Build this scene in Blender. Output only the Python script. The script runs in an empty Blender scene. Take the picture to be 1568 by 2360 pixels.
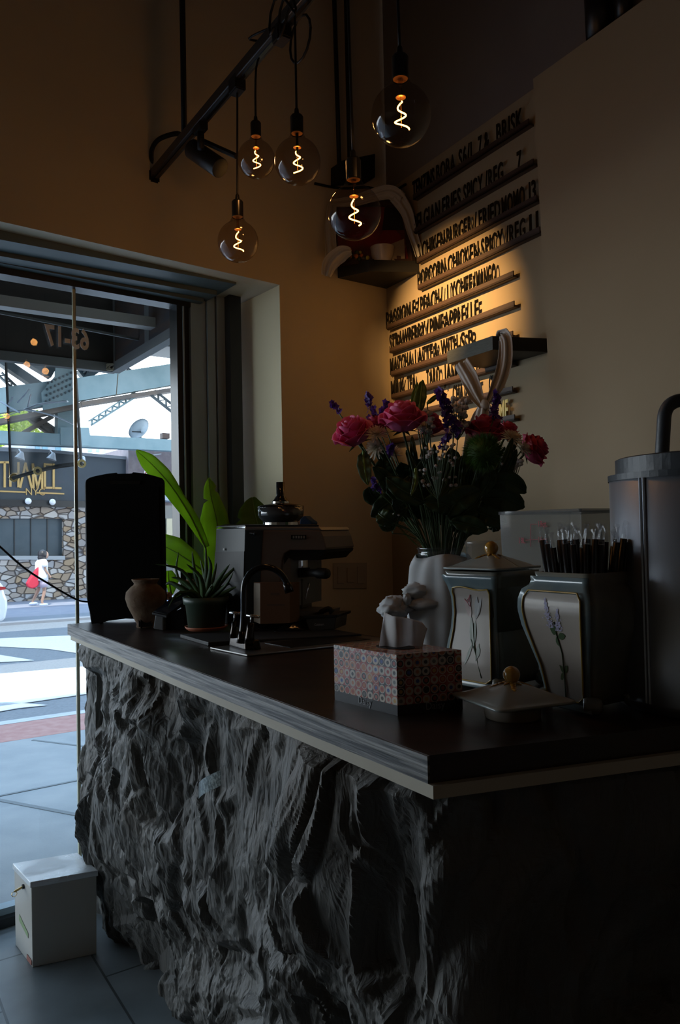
import bpy, bmesh, math, random
from mathutils import Vector, Matrix, noise
V = Vector
random.seed(7)
R = math.radians
SC = bpy.context.scene
COL = SC.collection

# ------------------------------------------------------------------ camera
FPX, W2, H2 = 1750.0, 784.0, 1180.0
CAM = V((0, 0, 1.45))
_th, _ph = math.atan(45 / FPX), math.atan(.02)
cf = V((0, math.cos(_th), math.sin(_th)))
_u0 = V((0, -math.sin(_th), math.cos(_th))); _r0 = V((1, 0, 0))
cr = math.cos(_ph) * _r0 - math.sin(_ph) * _u0
cu = math.sin(_ph) * _r0 + math.cos(_ph) * _u0
cam = bpy.data.cameras.new('camera'); camo = bpy.data.objects.new('camera', cam); COL.objects.link(camo)
camo.matrix_world = Matrix(((cr.x, cu.x, -cf.x, CAM.x), (cr.y, cu.y, -cf.y, CAM.y), (cr.z, cu.z, -cf.z, CAM.z), (0, 0, 0, 1)))
cam.sensor_fit = 'VERTICAL'; cam.sensor_height = 24.0; cam.lens = FPX / 2360.0 * 24.0
cam.clip_start = .02; cam.clip_end = 400
SC.camera = camo

def ray(px, py): return cf + cr * ((px - W2) / FPX) - cu * ((py - H2) / FPX)
def PD(px, py, D): return CAM + ray(px, py) * D
def PY(px, py, Y): r = ray(px, py); return CAM + r * (Y / r.y)
def PZ(px, py, z): r = ray(px, py); return CAM + r * ((z - CAM.z) / r.z)
def PV(px, py, P, d, off=0.0):
    n = V((-d.y, d.x, 0)); r = ray(px, py)
    return CAM + r * (((P - CAM).dot(n) + off) / r.dot(n))
def PG(px, py):  # street surface, falling gently away from the shop
    r = ray(px, py); n = V((0, .022, 1)); return CAM + r * ((V((0, 3, 0)) - CAM).dot(n) / r.dot(n))

# key frames of the place
dA = V((.81, .587, 0)).normalized(); nA = V((-dA.y, dA.x, 0))      # window wall, outward normal
dB = V((.512, -.859, 0)).normalized()                              # menu wall, corner towards the viewer
nB = V((dB.y, -dB.x, 0))                                           # menu wall normal into the room
ZC = 1.109
G0 = PZ(0, 2128, 0)                                                # foot of the glass
WA = G0 - nA * .34                                                 # inner face of the window wall
CORN = PV(891, 660, WA, dA); CORN = V((CORN.x, CORN.y, 0))
def A(px, py, off=0.0): return PV(px, py, WA, dA, off)             # off > 0 is outwards
def B(px, py, off=0.0):                                            # off > 0 is into the room
    return PV(px, py, CORN + nB * off, dB)
def GL(px, py, off=0.0): return PV(px, py, G0, dA, off)

# ------------------------------------------------------------------ light
SC.view_settings.view_transform = 'Standard'; SC.view_settings.look = 'None'
SC.view_settings.gamma = 1; SC.view_settings.use_curve_mapping = False
SC.view_settings.exposure = 0.0
SC.cycles.use_denoising = True
SC.cycles.max_bounces = 10; SC.cycles.diffuse_bounces = 4; SC.cycles.transparent_max_bounces = 24
SC.cycles.sample_clamp_indirect = 3.0; SC.cycles.caustics_reflective = False; SC.cycles.caustics_refractive = False
w = bpy.data.worlds.new('sky'); SC.world = w; w.use_nodes = True
wn = w.node_tree.nodes; wl = w.node_tree.links
bg = wn['Background']; tc = wn.new('ShaderNodeTexCoord'); sx = wn.new('ShaderNodeSeparateXYZ'); rp = wn.new('ShaderNodeValToRGB')
wl.new(tc.outputs['Generated'], sx.inputs[0]); wl.new(sx.outputs['Z'], rp.inputs[0]); wl.new(rp.outputs[0], bg.inputs[0])
rp.color_ramp.elements[0].position = 0.0; rp.color_ramp.elements[0].color = (.95, .98, 1, 1)
rp.color_ramp.elements[1].position = .6; rp.color_ramp.elements[1].color = (.48, .70, 1, 1)
bg.inputs[1].default_value = 6.5
sd = bpy.data.lights.new('sun', 'SUN'); so = bpy.data.objects.new('sun', sd); COL.objects.link(so)
sd.energy = 5.0; sd.color = (1, .95, .86); sd.angle = R(.6)
SUNDIR = (nA * math.cos(R(58)) * .93 + dA * math.cos(R(58)) * .36 - V((0, 0, math.sin(R(58))))).normalized()
so.rotation_euler = SUNDIR.to_track_quat('-Z', 'Y').to_euler(); so.location = (0, 0, 12)
pd_ = bpy.data.lights.new('window_portal', 'AREA'); po = bpy.data.objects.new('window_portal', pd_); COL.objects.link(po)
pd_.shape = 'RECTANGLE'; pd_.size = 3.5; pd_.size_y = 2.5; pd_.cycles.is_portal = True
_pc = G0 - dA * .75 + nA * .06; po.location = (_pc.x, _pc.y, 1.25)
po.rotation_euler = (-nA).to_track_quat('-Z', 'Z').to_euler()

# ------------------------------------------------------------------ materials
def newmat(name):
    m = bpy.data.materials.new(name); m.use_nodes = True
    return m, m.node_tree.nodes, m.node_tree.links, m.node_tree.nodes['Principled BSDF']
def c4(c): return (c[0], c[1], c[2], 1)
def mat(name, col, rough=.6, metal=0, col2=None, scale=8, bump=0, bscale=None, stretch=None, spec=None, coat=0, emit=None, alpha=None, detail=4, lo=.35, hi=.65, bdist=.01, sheen=0, wave=False):
    m, n, l, b = newmat(name)
    b.inputs['Base Color'].default_value = c4(col); b.inputs['Roughness'].default_value = rough; b.inputs['Metallic'].default_value = metal
    if spec is not None: b.inputs['Specular IOR Level'].default_value = spec
    if coat: b.inputs['Coat Weight'].default_value = coat; b.inputs['Coat Roughness'].default_value = .08
    if sheen: b.inputs['Sheen Weight'].default_value = sheen
    if emit: b.inputs['Emission Color'].default_value = c4(emit[0]); b.inputs['Emission Strength'].default_value = emit[1]
    if alpha is not None: b.inputs['Alpha'].default_value = alpha
    tcn = n.new('ShaderNodeTexCoord'); mp = n.new('ShaderNodeMapping'); l.new(tcn.outputs['Object'], mp.inputs[0])
    if stretch: mp.inputs['Scale'].default_value = stretch
    if col2 is not None:
        t = n.new('ShaderNodeTexNoise'); t.inputs['Scale'].default_value = scale; t.inputs['Detail'].default_value = detail
        l.new(mp.outputs[0], t.inputs[0]); r = n.new('ShaderNodeValToRGB'); l.new(t.outputs[0], r.inputs[0])
        r.color_ramp.elements[0].position = lo; r.color_ramp.elements[0].color = c4(col)
        r.color_ramp.elements[1].position = hi; r.color_ramp.elements[1].color = c4(col2)
        l.new(r.outputs[0], b.inputs['Base Color'])
    if bump:
        t = n.new('ShaderNodeTexNoise'); t.inputs['Scale'].default_value = bscale or scale; t.inputs['Detail'].default_value = 6
        l.new(mp.outputs[0], t.inputs[0]); u = n.new('ShaderNodeBump'); u.inputs['Strength'].default_value = bump; u.inputs['Distance'].default_value = bdist
        l.new(t.outputs[0], u.inputs['Height']); l.new(u.outputs[0], b.inputs['Normal'])
    return m
def leafmat(name, col, col2, trans=.45, rough=.45, scale=14):
    m, n, l, b = newmat(name)
    t = n.new('ShaderNodeTexNoise'); t.inputs['Scale'].default_value = scale
    tcn = n.new('ShaderNodeTexCoord'); l.new(tcn.outputs['Object'], t.inputs[0])
    r = n.new('ShaderNodeValToRGB'); l.new(t.outputs[0], r.inputs[0])
    r.color_ramp.elements[0].position = .35; r.color_ramp.elements[0].color = c4(col)
    r.color_ramp.elements[1].position = .65; r.color_ramp.elements[1].color = c4(col2)
    l.new(r.outputs[0], b.inputs['Base Color']); b.inputs['Roughness'].default_value = rough
    tr = n.new('ShaderNodeBsdfTranslucent'); l.new(r.outputs[0], tr.inputs[0])
    mx = n.new('ShaderNodeMixShader'); mx.inputs[0].default_value = trans
    l.new(b.outputs[0], mx.inputs[1]); l.new(tr.outputs[0], mx.inputs[2]); l.new(mx.outputs[0], n['Material Output'].inputs[0])
    return m
def thinglass(name, tint=(1, 1, 1), rough=.0, ior=1.5, base=0.0, k=1.0, haze=0.0, hazecol=(.7, .75, .8)):
    m, n, l, b = newmat(name); n.remove(b)
    tr = n.new('ShaderNodeBsdfTransparent'); tr.inputs[0].default_value = c4(tint)
    gl = n.new('ShaderNodeBsdfGlossy'); gl.inputs['Roughness'].default_value = rough
    fr = n.new('ShaderNodeFresnel'); fr.inputs[0].default_value = ior
    g2 = n.new('ShaderNodeNewGeometry')
    ad = n.new('ShaderNodeMath'); ad.operation = 'MULTIPLY_ADD'; ad.inputs[1].default_value = (1 - base) * k; ad.inputs[2].default_value = base
    bf = n.new('ShaderNodeMath'); bf.operation = 'SUBTRACT'; bf.inputs[0].default_value = 1; l.new(g2.outputs['Backfacing'], bf.inputs[1])
    mu = n.new('ShaderNodeMath'); mu.operation = 'MULTIPLY'; l.new(fr.outputs[0], ad.inputs[0]); l.new(ad.outputs[0], mu.inputs[0]); l.new(bf.outputs[0], mu.inputs[1])
    mx = n.new('ShaderNodeMixShader'); l.new(mu.outputs[0], mx.inputs[0]); l.new(tr.outputs[0], mx.inputs[1]); l.new(gl.outputs[0], mx.inputs[2])
    last = mx
    if haze:
        df = n.new('ShaderNodeBsdfDiffuse'); df.inputs[0].default_value = c4(hazecol)
        m2 = n.new('ShaderNodeMixShader'); m2.inputs[0].default_value = haze
        l.new(mx.outputs[0], m2.inputs[1]); l.new(df.outputs[0], m2.inputs[2]); last = m2
    l.new(last.outputs[0], n['Material Output'].inputs[0])
    return m

# ------------------------------------------------------------------ mesh building
def T(loc=(0, 0, 0), x=None, z=None, rz=0.0, s=1.0):
    """matrix: origin loc, local x axis along x (made square to z), local z axis along z"""
    z = V(z).normalized() if z is not None else V((0, 0, 1))
    x = V(x) if x is not None else V((math.cos(rz), math.sin(rz), 0))
    x = (x - z * x.dot(z)).normalized(); y = z.cross(x)
    return Matrix(((x.x * s, y.x * s, z.x * s, loc[0]), (x.y * s, y.y * s, z.y * s, loc[1]), (x.z * s, y.z * s, z.z * s, loc[2]), (0, 0, 0, 1)))
def frame(d):
    d = d.normalized(); a = V((0, 0, 1)) if abs(d.z) < .9 else V((1, 0, 0))
    x = a.cross(d).normalized(); return x, d.cross(x)
class MB:
    def __init__(s, M=None): s.v = []; s.f = []; s.M = M; s.mi = []; s.cur = 0
    def add(s, vs, fs):
        k = len(s.v); s.v += [V(p) for p in vs]; s.f += [tuple(i + k for i in f) for f in fs]; s.mi += [s.cur] * len(fs); return s
    def box(s, c, d, M=None, bev=0.0):
        hx, hy, hz = d[0] / 2, d[1] / 2, d[2] / 2; c = V(c)
        if bev > 0:
            b = min(bev, hx * .99, hy * .99, hz * .99); vs = []; 
            bm = bmesh.new(); bmesh.ops.create_cube(bm, size=1)
            for q in bm.verts: q.co = V((q.co.x * d[0], q.co.y * d[1], q.co.z * d[2]))
            bmesh.ops.bevel(bm, geom=bm.edges[:], offset=b, segments=2, affect='EDGES')
            bm.verts.index_update(); vs = [c + q.co for q in bm.verts]; fs = [tuple(q.index for q in f.verts) for f in bm.faces]; bm.free()
        else:
            vs = [c + V((x * hx, y * hy, z * hz)) for x in (-1, 1) for y in (-1, 1) for z in (-1, 1)]
            fs = [(0, 1, 3, 2), (4, 6, 7, 5), (0, 4, 5, 1), (2, 3, 7, 6), (0, 2, 6, 4), (1, 5, 7, 3)]
        if M is not None: vs = [M @ p for p in vs]
        return s.add(vs, fs)
    def hexa(s, b, t):   # four bottom corners, four top corners, same order
        return s.add(list(b) + list(t), [(3, 2, 1, 0), (4, 5, 6, 7)] + [(i, (i + 1) % 4, 4 + (i + 1) % 4, 4 + i) for i in range(4)])
    def prism(s, pts, ex):
        n = len(pts); ex = V(ex); pts = [V(p) for p in pts]
        nn = sum(((pts[i] - pts[0]).cross(pts[(i + 1) % n] - pts[0]) for i in range(n)), V((0, 0, 0)))
        if nn.dot(ex) > 0: pts = pts[::-1]
        return s.add(pts + [p + ex for p in pts], [tuple(range(n)), tuple(range(2 * n - 1, n - 1, -1))] + [(i, i + n, (i + 1) % n + n, (i + 1) % n) for i in range(n)])
    def beam(s, a, b, w, h, up=(0, 0, 1)):
        a, b = V(a), V(b); d = (b - a).normalized(); u = V(up); x = d.cross(u)
        if x.length < 1e-4: x = d.cross(V((1, .1, 0)))
        x.normalize(); u = x.cross(d); x *= w / 2; u *= h / 2
        return s.hexa([a - x - u, a + x - u, a + x + u, a - x + u], [b - x - u, b + x - u, b + x + u, b - x + u])
    def tube(s, pts, r, n=8, cap=True, sq=None):
        pts = [V(p) for p in pts]; rr = r if isinstance(r, (list, tuple)) else [r] * len(pts)
        x, y = frame(pts[1] - pts[0]); vs = []; fs = []
        for i, p in enumerate(pts):
            d = (pts[min(i + 1, len(pts) - 1)] - pts[max(i - 1, 0)]).normalized()
            x = (x - d * x.dot(d)); x = x.normalized() if x.length > 1e-5 else frame(d)[0]; y = d.cross(x)
            for k in range(n):
                a = 2 * math.pi * k / n; vs.append(p + (x * math.cos(a) + y * math.sin(a) * (sq or 1)) * rr[i])
        for i in range(len(pts) - 1):
            for k in range(n): fs.append((i * n + k, i * n + (k + 1) % n, (i + 1) * n + (k + 1) % n, (i + 1) * n + k))
        if cap: fs.append(tuple(range(n - 1, -1, -1))); fs.append(tuple((len(pts) - 1) * n + k for k in range(n)))
        return s.add(vs, fs)
    def lathe(s, prof, M=None, n=32, cap=False):   # prof: (r, z) list
        M = M or Matrix.Identity(4); vs = []; fs = []
        for r, z in prof:
            for k in range(n): a = 2 * math.pi * k / n; vs.append(M @ V((r * math.cos(a), r * math.sin(a), z)))
        for i in range(len(prof) - 1):
            for k in range(n): fs.append((i * n + k, i * n + (k + 1) % n, (i + 1) * n + (k + 1) % n, (i + 1) * n + k))
        if cap: fs.append(tuple(range(n - 1, -1, -1))); fs.append(tuple((len(prof) - 1) * n + k for k in range(n)))
        return s.add(vs, fs)
    def ball(s, c, r, M=None, n=16, m=10, sc=(1, 1, 1)):
        prof = [(math.sin(math.pi * i / m), -math.cos(math.pi * i / m)) for i in range(m + 1)]
        c = V(c); vs = []; fs = []
        for q, z in prof:
            for k in range(n):
                a = 2 * math.pi * k / n; p = V((q * math.cos(a) * sc[0], q * math.sin(a) * sc[1], z * sc[2])) * r
                vs.append(c + (M.to_3x3() @ p if M is not None else p))
        for i in range(m):
            for k in range(n): fs.append((i * n + k, i * n + (k + 1) % n, (i + 1) * n + (k + 1) % n, (i + 1) * n + k))
        return s.add(vs, fs)
    def grid(s, fn, nu, nv):
        vs = [fn(i / nu, j / nv) for j in range(nv + 1) for i in range(nu + 1)]
        fs = [(j * (nu + 1) + i, j * (nu + 1) + i + 1, (j + 1) * (nu + 1) + i + 1, (j + 1) * (nu + 1) + i) for j in range(nv) for i in range(nu)]
        return s.add(vs, fs)
    def build(s, name, m, parent=None, smooth=False, label=None, solid=0, bev=0, sub=0, merge=False):
        me = bpy.data.meshes.new(name); vs = s.v
        if s.M is not None: vs = [s.M @ p for p in vs]
        me.from_pydata([tuple(p) for p in vs], [], s.f)
        ms = m if isinstance(m, (list, tuple)) else [m]
        for q in ms: me.materials.append(q)
        if len(ms) > 1: me.polygons.foreach_set('material_index', s.mi)
        if merge:
            bm = bmesh.new(); bm.from_mesh(me); bmesh.ops.remove_doubles(bm, verts=bm.verts, dist=1e-5); bmesh.ops.recalc_face_normals(bm, faces=bm.faces); bm.to_mesh(me); bm.free()
        if smooth: me.shade_smooth() if hasattr(me, 'shade_smooth') else me.polygons.foreach_set('use_smooth', [True] * len(me.polygons))
        me.update()
        o = bpy.data.objects.new(name, me); COL.objects.link(o)
        if parent is not None: adopt(o, parent)
        if label: o['label'] = label
        if sub: q = o.modifiers.new('sub', 'SUBSURF'); q.levels = q.render_levels = sub
        if solid: q = o.modifiers.new('solid', 'SOLIDIFY'); q.thickness = solid; q.offset = 0
        if bev: q = o.modifiers.new('bevel', 'BEVEL'); q.width = bev; q.segments = 2; q.limit_method = 'ANGLE'; q.angle_limit = R(40)
        return o
def wmat(o):
    return (wmat(o.parent) @ o.matrix_parent_inverse @ o.matrix_basis) if o.parent else o.matrix_basis.copy()
def adopt(o, p): o.parent = p; o.matrix_parent_inverse = wmat(p).inverted()
def thing(name, label, cat, loc=(0, 0, 0), group=None):
    o = bpy.data.objects.new(name, None); COL.objects.link(o); o.location = loc; o.empty_display_size = .05
    o['label'] = label; o['category'] = cat
    if group: o['group'] = group
    return o
def tag(o, label, cat, group=None, kind=None):
    o['label'] = label; o['category'] = cat
    if group: o['group'] = group
    if kind: o['kind'] = kind
    return o
def struct(o): o['kind'] = 'structure'; return o
_tc = {}
def glyph(ch, bold=.0, depth=.05, res=3):
    k = (ch, bold, depth)
    if k not in _tc:
        cu_ = bpy.data.curves.new('t', 'FONT'); cu_.body = ch; cu_.size = 1; cu_.extrude = depth / 2; cu_.offset = bold; cu_.resolution_u = res
        ob = bpy.data.objects.new('t', cu_); me = bpy.data.meshes.new_from_object(ob)
        vs = [v.co.copy() for v in me.vertices]; fs = [tuple(p.vertices) for p in me.polygons]
        bpy.data.objects.remove(ob); bpy.data.curves.remove(cu_); bpy.data.meshes.remove(me); _tc[k] = (vs, fs)
    return _tc[k]
def text_mb(txt, P, xd, up, h, sx=1.0, depth=.002, bold=.0, align='L', mirror=False):
    """text as geometry: P start on base line, xd reading direction, up letter up, h cap height"""
    nrm = xd.cross(up).normalized(); vs, fs = glyph(txt, bold, .05)
    mb = MB(); k = h / .7; w_ = max(v.x for v in vs) if vs else 0; o = w_ / 2 if align == 'C' else 0
    mb.add([P + xd * ((v.x - o) * k * sx) + up * (v.y * k) + nrm * (v.z / .025 * depth / 2) for v in vs], fs)
    return mb
# ================================================================== the room
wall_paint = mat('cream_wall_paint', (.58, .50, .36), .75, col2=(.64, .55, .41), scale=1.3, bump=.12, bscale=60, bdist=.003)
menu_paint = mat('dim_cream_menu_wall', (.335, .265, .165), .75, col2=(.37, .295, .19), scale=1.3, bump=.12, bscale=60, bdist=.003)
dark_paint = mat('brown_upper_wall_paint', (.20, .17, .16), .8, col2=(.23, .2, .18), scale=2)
black_frame = mat('black_window_frame', (.012, .014, .015), .35)
slate_frame = mat('slate_green_window_frame', (.34, .45, .52), .45, col2=(.27, .37, .43), scale=5, stretch=(1, 1, .1))
floor_m, fn_, fl_, fb_ = newmat('slate_floor_tiles')
_br = fn_.new('ShaderNodeTexBrick'); _tc2 = fn_.new('ShaderNodeTexCoord'); _mp = fn_.new('ShaderNodeMapping')
fl_.new(_tc2.outputs['Object'], _mp.inputs[0]); fl_.new(_mp.outputs[0], _br.inputs[0]); _mp.inputs['Rotation'].default_value = (0, 0, R(56.5)); _mp.inputs['Location'].default_value = (.08, .2, 0)
_br.inputs['Color1'].default_value = (.26, .29, .30, 1); _br.inputs['Color2'].default_value = (.21, .24, .25, 1); _br.inputs['Mortar'].default_value = (.07, .08, .08, 1)
_br.inputs['Scale'].default_value = 1; _br.inputs['Mortar Size'].default_value = .004; _br.inputs['Brick Width'].default_value = .62; _br.inputs['Row Height'].default_value = .31
_nz = fn_.new('ShaderNodeTexNoise'); _nz.inputs['Scale'].default_value = 3.5; _nz.inputs['Detail'].default_value = 7; fl_.new(_tc2.outputs['Object'], _nz.inputs[0])
_mxc = fn_.new('ShaderNodeMix'); _mxc.data_type = 'RGBA'; _mxc.blend_type = 'MULTIPLY'; _mxc.inputs[0].default_value = .8
_rr = fn_.new('ShaderNodeValToRGB'); fl_.new(_nz.outputs[0], _rr.inputs[0]); _rr.color_ramp.elements[0].position = .3; _rr.color_ramp.elements[0].color = (.55, .55, .55, 1); _rr.color_ramp.elements[1].position = .6
fl_.new(_br.outputs[0], _mxc.inputs[6]); fl_.new(_rr.outputs[0], _mxc.inputs[7]); fl_.new(_mxc.outputs[2], fb_.inputs['Base Color'])
fb_.inputs['Roughness'].default_value = .32
_bu = fn_.new('ShaderNodeBump'); _bu.inputs['Strength'].default_value = .15; _bu.inputs['Distance'].default_value = .01; fl_.new(_nz.outputs[0], _bu.inputs['Height']); fl_.new(_bu.outputs[0], fb_.inputs['Normal'])

ZT = 4.3                                # ceiling
up = V((0, 0, 1))
def lift(p, z): return V((p.x, p.y, z))
UL = WA - dA * 4.2                       # left end of the window wall
UR = CORN
RB = CORN + dB * 5.6                     # far end of the menu wall, behind the viewer
LB = UL + dB * 5.8
# floor and ceiling
outer = [GL(0, 1240) - dA * 4.4, G0 + dA * 3.2, RB + dA * .6, LB - dA * .4]
struct(MB().hexa([lift(p, -.12) for p in outer], [lift(p, 0) for p in outer]).build('floor', floor_m))
_ol = [UL - dA * .3, UR + dA * .6, RB + dA * .6, LB - dA * .3]
struct(MB().hexa([lift(p, ZT) for p in _ol], [lift(p, ZT + .15) for p in _ol]).build('ceiling', dark_paint))
# window wall: header with a sloping soffit line and the pier beside the menu wall
JX = A(650, 900)                         # inner corner of the reveal
s1 = A(0, 510); s2 = A(648, 657)
zs = (s1.z + s2.z) / 2
_k = (s2.z - s1.z) / (lift(s2, 0) - lift(s1, 0)).length
J = lift(JX, 0)
def hz(p): return s2.z + _k * (lift(p, 0) - lift(s2, 0)).dot(dA)
mb = MB()
hA, hB = UL, J
mb.hexa([lift(hA, hz(hA)), lift(hB, hz(hB)), lift(hB, hz(hB)) + nA * .42, lift(hA, hz(hA)) + nA * .42], [lift(hA, ZT), lift(hB, ZT), lift(hB, ZT) + nA * .42, lift(hA, ZT) + nA * .42])
_w0, _w1 = UL, WA - dA * 2.4
mb.hexa([lift(p, 0) for p in (_w0, _w1, _w1 + nA * .42, _w0 + nA * .42)], [lift(_w0, hz(_w0) + .01), lift(_w1, hz(_w1) + .01), lift(_w1, hz(_w1) + .01) + nA * .42, lift(_w0, hz(_w0) + .01) + nA * .42])
RV = GL(556, 900); RV = lift(RV, 0)      # reveal meets the frame
C3 = CORN + dA * .25
mb.hexa([J, C3, C3 + nA * .42, RV + nA * .08], [lift(J, ZT), lift(C3, ZT), lift(C3 + nA * .42, ZT), lift(RV + nA * .08, ZT)])
struct(mb.build('wall_front', wall_paint))
_j = .003
struct(MB().hexa([J - dA * _j, J - dA * .0005, RV + nA * .04 - dA * .0005, RV + nA * .04 - dA * _j], [lift(p, hz(J) - .001) for p in (J - dA * _j, J - dA * .0005, RV + nA * .04 - dA * .0005, RV + nA * .04 - dA * _j)]).build('lit_reveal_1', mat('window_lit_reveal_tone', (.88, .82, .56), .7, col2=(.90, .84, .59), scale=2)))  # thin skin on the reveal, window light put into its paler colour
# menu wall: lit lower face and the darker wall above
hw1 = B(955, 412); hw2 = B(1228, 188); zB = (hw1.z + hw2.z) / 2
mb = MB(); q = -nB
mb.hexa([CORN, RB, RB + q * .2, CORN + q * .2], [lift(CORN, zB), lift(RB, zB), lift(RB + q * .2, zB), lift(CORN + q * .2, zB)])
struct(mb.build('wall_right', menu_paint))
mb = MB(); mb.hexa([lift(CORN + q * .012, zB), lift(RB + q * .012, zB), lift(RB + q * .2, zB), lift(CORN + q * .2, zB)], [lift(CORN + q * .012, ZT), lift(RB + q * .012, ZT), lift(RB + q * .2, ZT), lift(CORN + q * .2, ZT)])
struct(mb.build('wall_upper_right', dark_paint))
# projecting panel of wall in front of the menu wall
OC = .10
c1 = B(1229, 182, OC); c2 = B(1281, 1165, OC); cd = lift(c2 - c1, 0); sl = cd / (c2.z - c1.z)
pb = c2 + sl * (0 - c2.z); pt = c1; zP = c1.z; re = RB + nB * OC
mb = MB(); mb.hexa([lift(pb, 0), lift(re, 0), lift(re + q * (OC - .001), 0), lift(pb + q * (OC - .001), 0)], [lift(pt, zP), lift(re, zP), lift(re + q * (OC - .001), zP), lift(pt + q * (OC - .001), zP)])
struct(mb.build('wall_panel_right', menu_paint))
struct(MB().hexa([UL, LB, LB - dA * .2, UL - dA * .2], [lift(p, ZT) for p in (UL, LB, LB - dA * .2, UL - dA * .2)]).build('wall_left', wall_paint))
struct(MB().hexa([LB, RB, RB + dB * .2, LB + dB * .2], [lift(p, ZT) for p in (LB, RB, RB + dB * .2, LB + dB * .2)]).build('wall_back', dark_paint))
# dark pipes seen above the projecting panel
black_paint = mat('satin_black_paint', (.008, .008, .009), .35)
o = MB().tube([B(1384, 90, .02), B(1376, -60, .02)], .045, 14).build('drain_pipe', black_paint, smooth=True); tag(o, 'thick black pipe rising from the top of the projecting wall panel', 'pipe')
o = MB().tube([B(1441, 40, .02), B(1432, -60, .02)], .026, 12).build('water_pipe', black_paint, smooth=True); tag(o, 'thinner black pipe above the wall panel beside the thick pipe', 'pipe')

# ---- storefront window: stepped frame members and two frameless panes
win = bpy.data.objects.new('window_1', None); COL.objects.link(win); win.location = lift(GL(300, 1240), 0); win['kind'] = 'structure'
ztop = hz(GL(300, 1200)) 
def upright(px0, px1, o0, o1, m, name='window_frame', z0=-.1, z1=None):
    a, b = lift(GL(px0, 1100, o0), 0), lift(GL(px1, 1100, o0), 0)
    zt = (z1 if z1 is not None else hz(a) + .05)
    n_ = nA * (o1 - o0)
    return MB().hexa([lift(p, z0) for p in (a, b, b + n_, a + n_)], [lift(p, zt) for p in (a, b, b + n_, a + n_)]).build(name, m, win)
upright(536, 562, -.10, .1, black_frame)
upright(506, 537, -.05, .08, slate_frame)
upright(500, 507, -.03, .08, black_frame)
upright(484, 501, -.045, .08, slate_frame)
upright(478, 485, -.02, .08, black_frame)
upright(445, 479, -.03, .07, slate_frame)
upright(430, 446, -.01, .06, black_frame)
upright(413, 431, -.02, .06, black_frame)
upright(427, 430, -.028, -.018, slate_frame)
head_m = mat('dark_teal_window_head', (.11, .145, .15), .55)
# head of the frame: members running along the glass
def headrail(y0a, y0b, y1a, y1b, o0, o1, m, pe=430):      # upper edge y0a at px 0, y0b at px pe; lower edge y1a, y1b
    L = lambda y_a, y_b, o: (GL(0, y_a, o), GL(pe, y_b, o))
    a0, b0 = L(y0a, y0b, o0); a1, b1 = L(y1a, y1b, o0)
    ea = a0 - (b0 - a0) / lift(b0 - a0, 0).length * 3.2; e1 = a1 - (b1 - a1) / lift(b1 - a1, 0).length * 3.2
    n_ = nA * (o1 - o0)
    MB().hexa([e1, b1, b1 + n_, e1 + n_], [ea, b0, b0 + n_, ea + n_]).build('window_frame', m, win)
headrail(400, 550, 552, 655, -.26, .1, head_m, 545)
headrail(520, 630, 572, 664, -.17, .08, black_frame, 520)
headrail(540, 640, 590, 680, -.14, .08, head_m, 500)
headrail(560, 650, 606, 696, -.07, .06, head_m, 470)
headrail(590, 680, 630, 708, -.03, .05, black_frame, 440)
# sill at the floor
_a, _b = lift(G0, 0) - dA * 3.6, lift(GL(430, 1240), 0)
MB().hexa([p + nA * -.05 for p in (_a, _b)] + [p + nA * .07 for p in (_b, _a)], [lift(p, .035) + nA * -.05 for p in (_a, _b)] + [lift(p, .035) + nA * .07 for p in (_b, _a)]).build('window_sill', black_frame, win)
MB().hexa([p + nA * -.02 + up * .03 for p in (_a, _b)] + [p + nA * .03 + up * .03 for p in (_b, _a)], [lift(p, .06) + nA * -.02 for p in (_a, _b)] + [lift(p, .06) + nA * .03 for p in (_b, _a)]).build('window_sill', slate_frame, win)
pane_m = thinglass('storefront_glass', (.93, .98, .99), base=.008, k=.45)
edge_m = mat('pale_glass_edge', (.62, .60, .42), .25)
seam = lift(GL(178, 1200), 0); endp = lift(GL(428, 1200), 0)
def pane(a, b, off):
    a = a + nA * off; b = b + nA * off
    MB().add([lift(a, .05), lift(b, .05), lift(b, ztop + .1), lift(a, ztop + .1)], [(0, 1, 2, 3)]).build('pane', pane_m, win)
pane(seam, endp, 0); pane(seam - dA * 3.6, seam - dA * .004, .012)
MB().hexa([lift(p, .05) for p in (seam - dA * .008, seam + dA * .004, seam + dA * .004 + nA * .012, seam - dA * .008 + nA * .012)],
          [lift(p, ztop + .1) for p in (seam - dA * .008, seam + dA * .004, seam + dA * .004 + nA * .012, seam - dA * .008 + nA * .012)]).build('glass_edge', edge_m, win, label='pale vertical glass edge')
# house number on the glass, read from the street
vinyl = mat('white_vinyl', (.92, .95, .97), .5)
xm = GL(203, 820) - GL(100, 800); 
nb = GL(206, 806, -.003)
tb = text_mb('63-17', lift(nb, GL(203, 806).z), -dA, up, .08, sx=.66, depth=.001, bold=.03)
tb.build('house_number', vinyl, win, label='white reversed number 63-17')

# wall switch
plate = mat('ivory_plastic', (.42, .36, .29), .45)
sw = thing('light_switch', 'ivory triple switch plate on the brown wall beside the coffee machine', 'light switch', A(806, 1327))
def plate_at(x0, y0, x1, y1, o0, o1, nm, par, m):
    P = [A(x0, y1, o0), A(x1, y1, o0), A(x1, y0, o0), A(x0, y0, o0)]
    return MB().prism(P, nA * (o1 - o0)).build(nm, m, par, bev=.0015)
plate_at(769, 1297, 846, 1356, -.007, -.001, 'cover_plate', sw, plate)
plate_at(779, 1306, 793, 1345, -.011, -.006, 'switch_rocker', sw, plate)
plate_at(801, 1309, 817, 1342, -.011, -.006, 'dimmer_slide', sw, plate)
plate_at(825, 1306, 839, 1345, -.011, -.006, 'switch_rocker', sw, plate)
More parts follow.
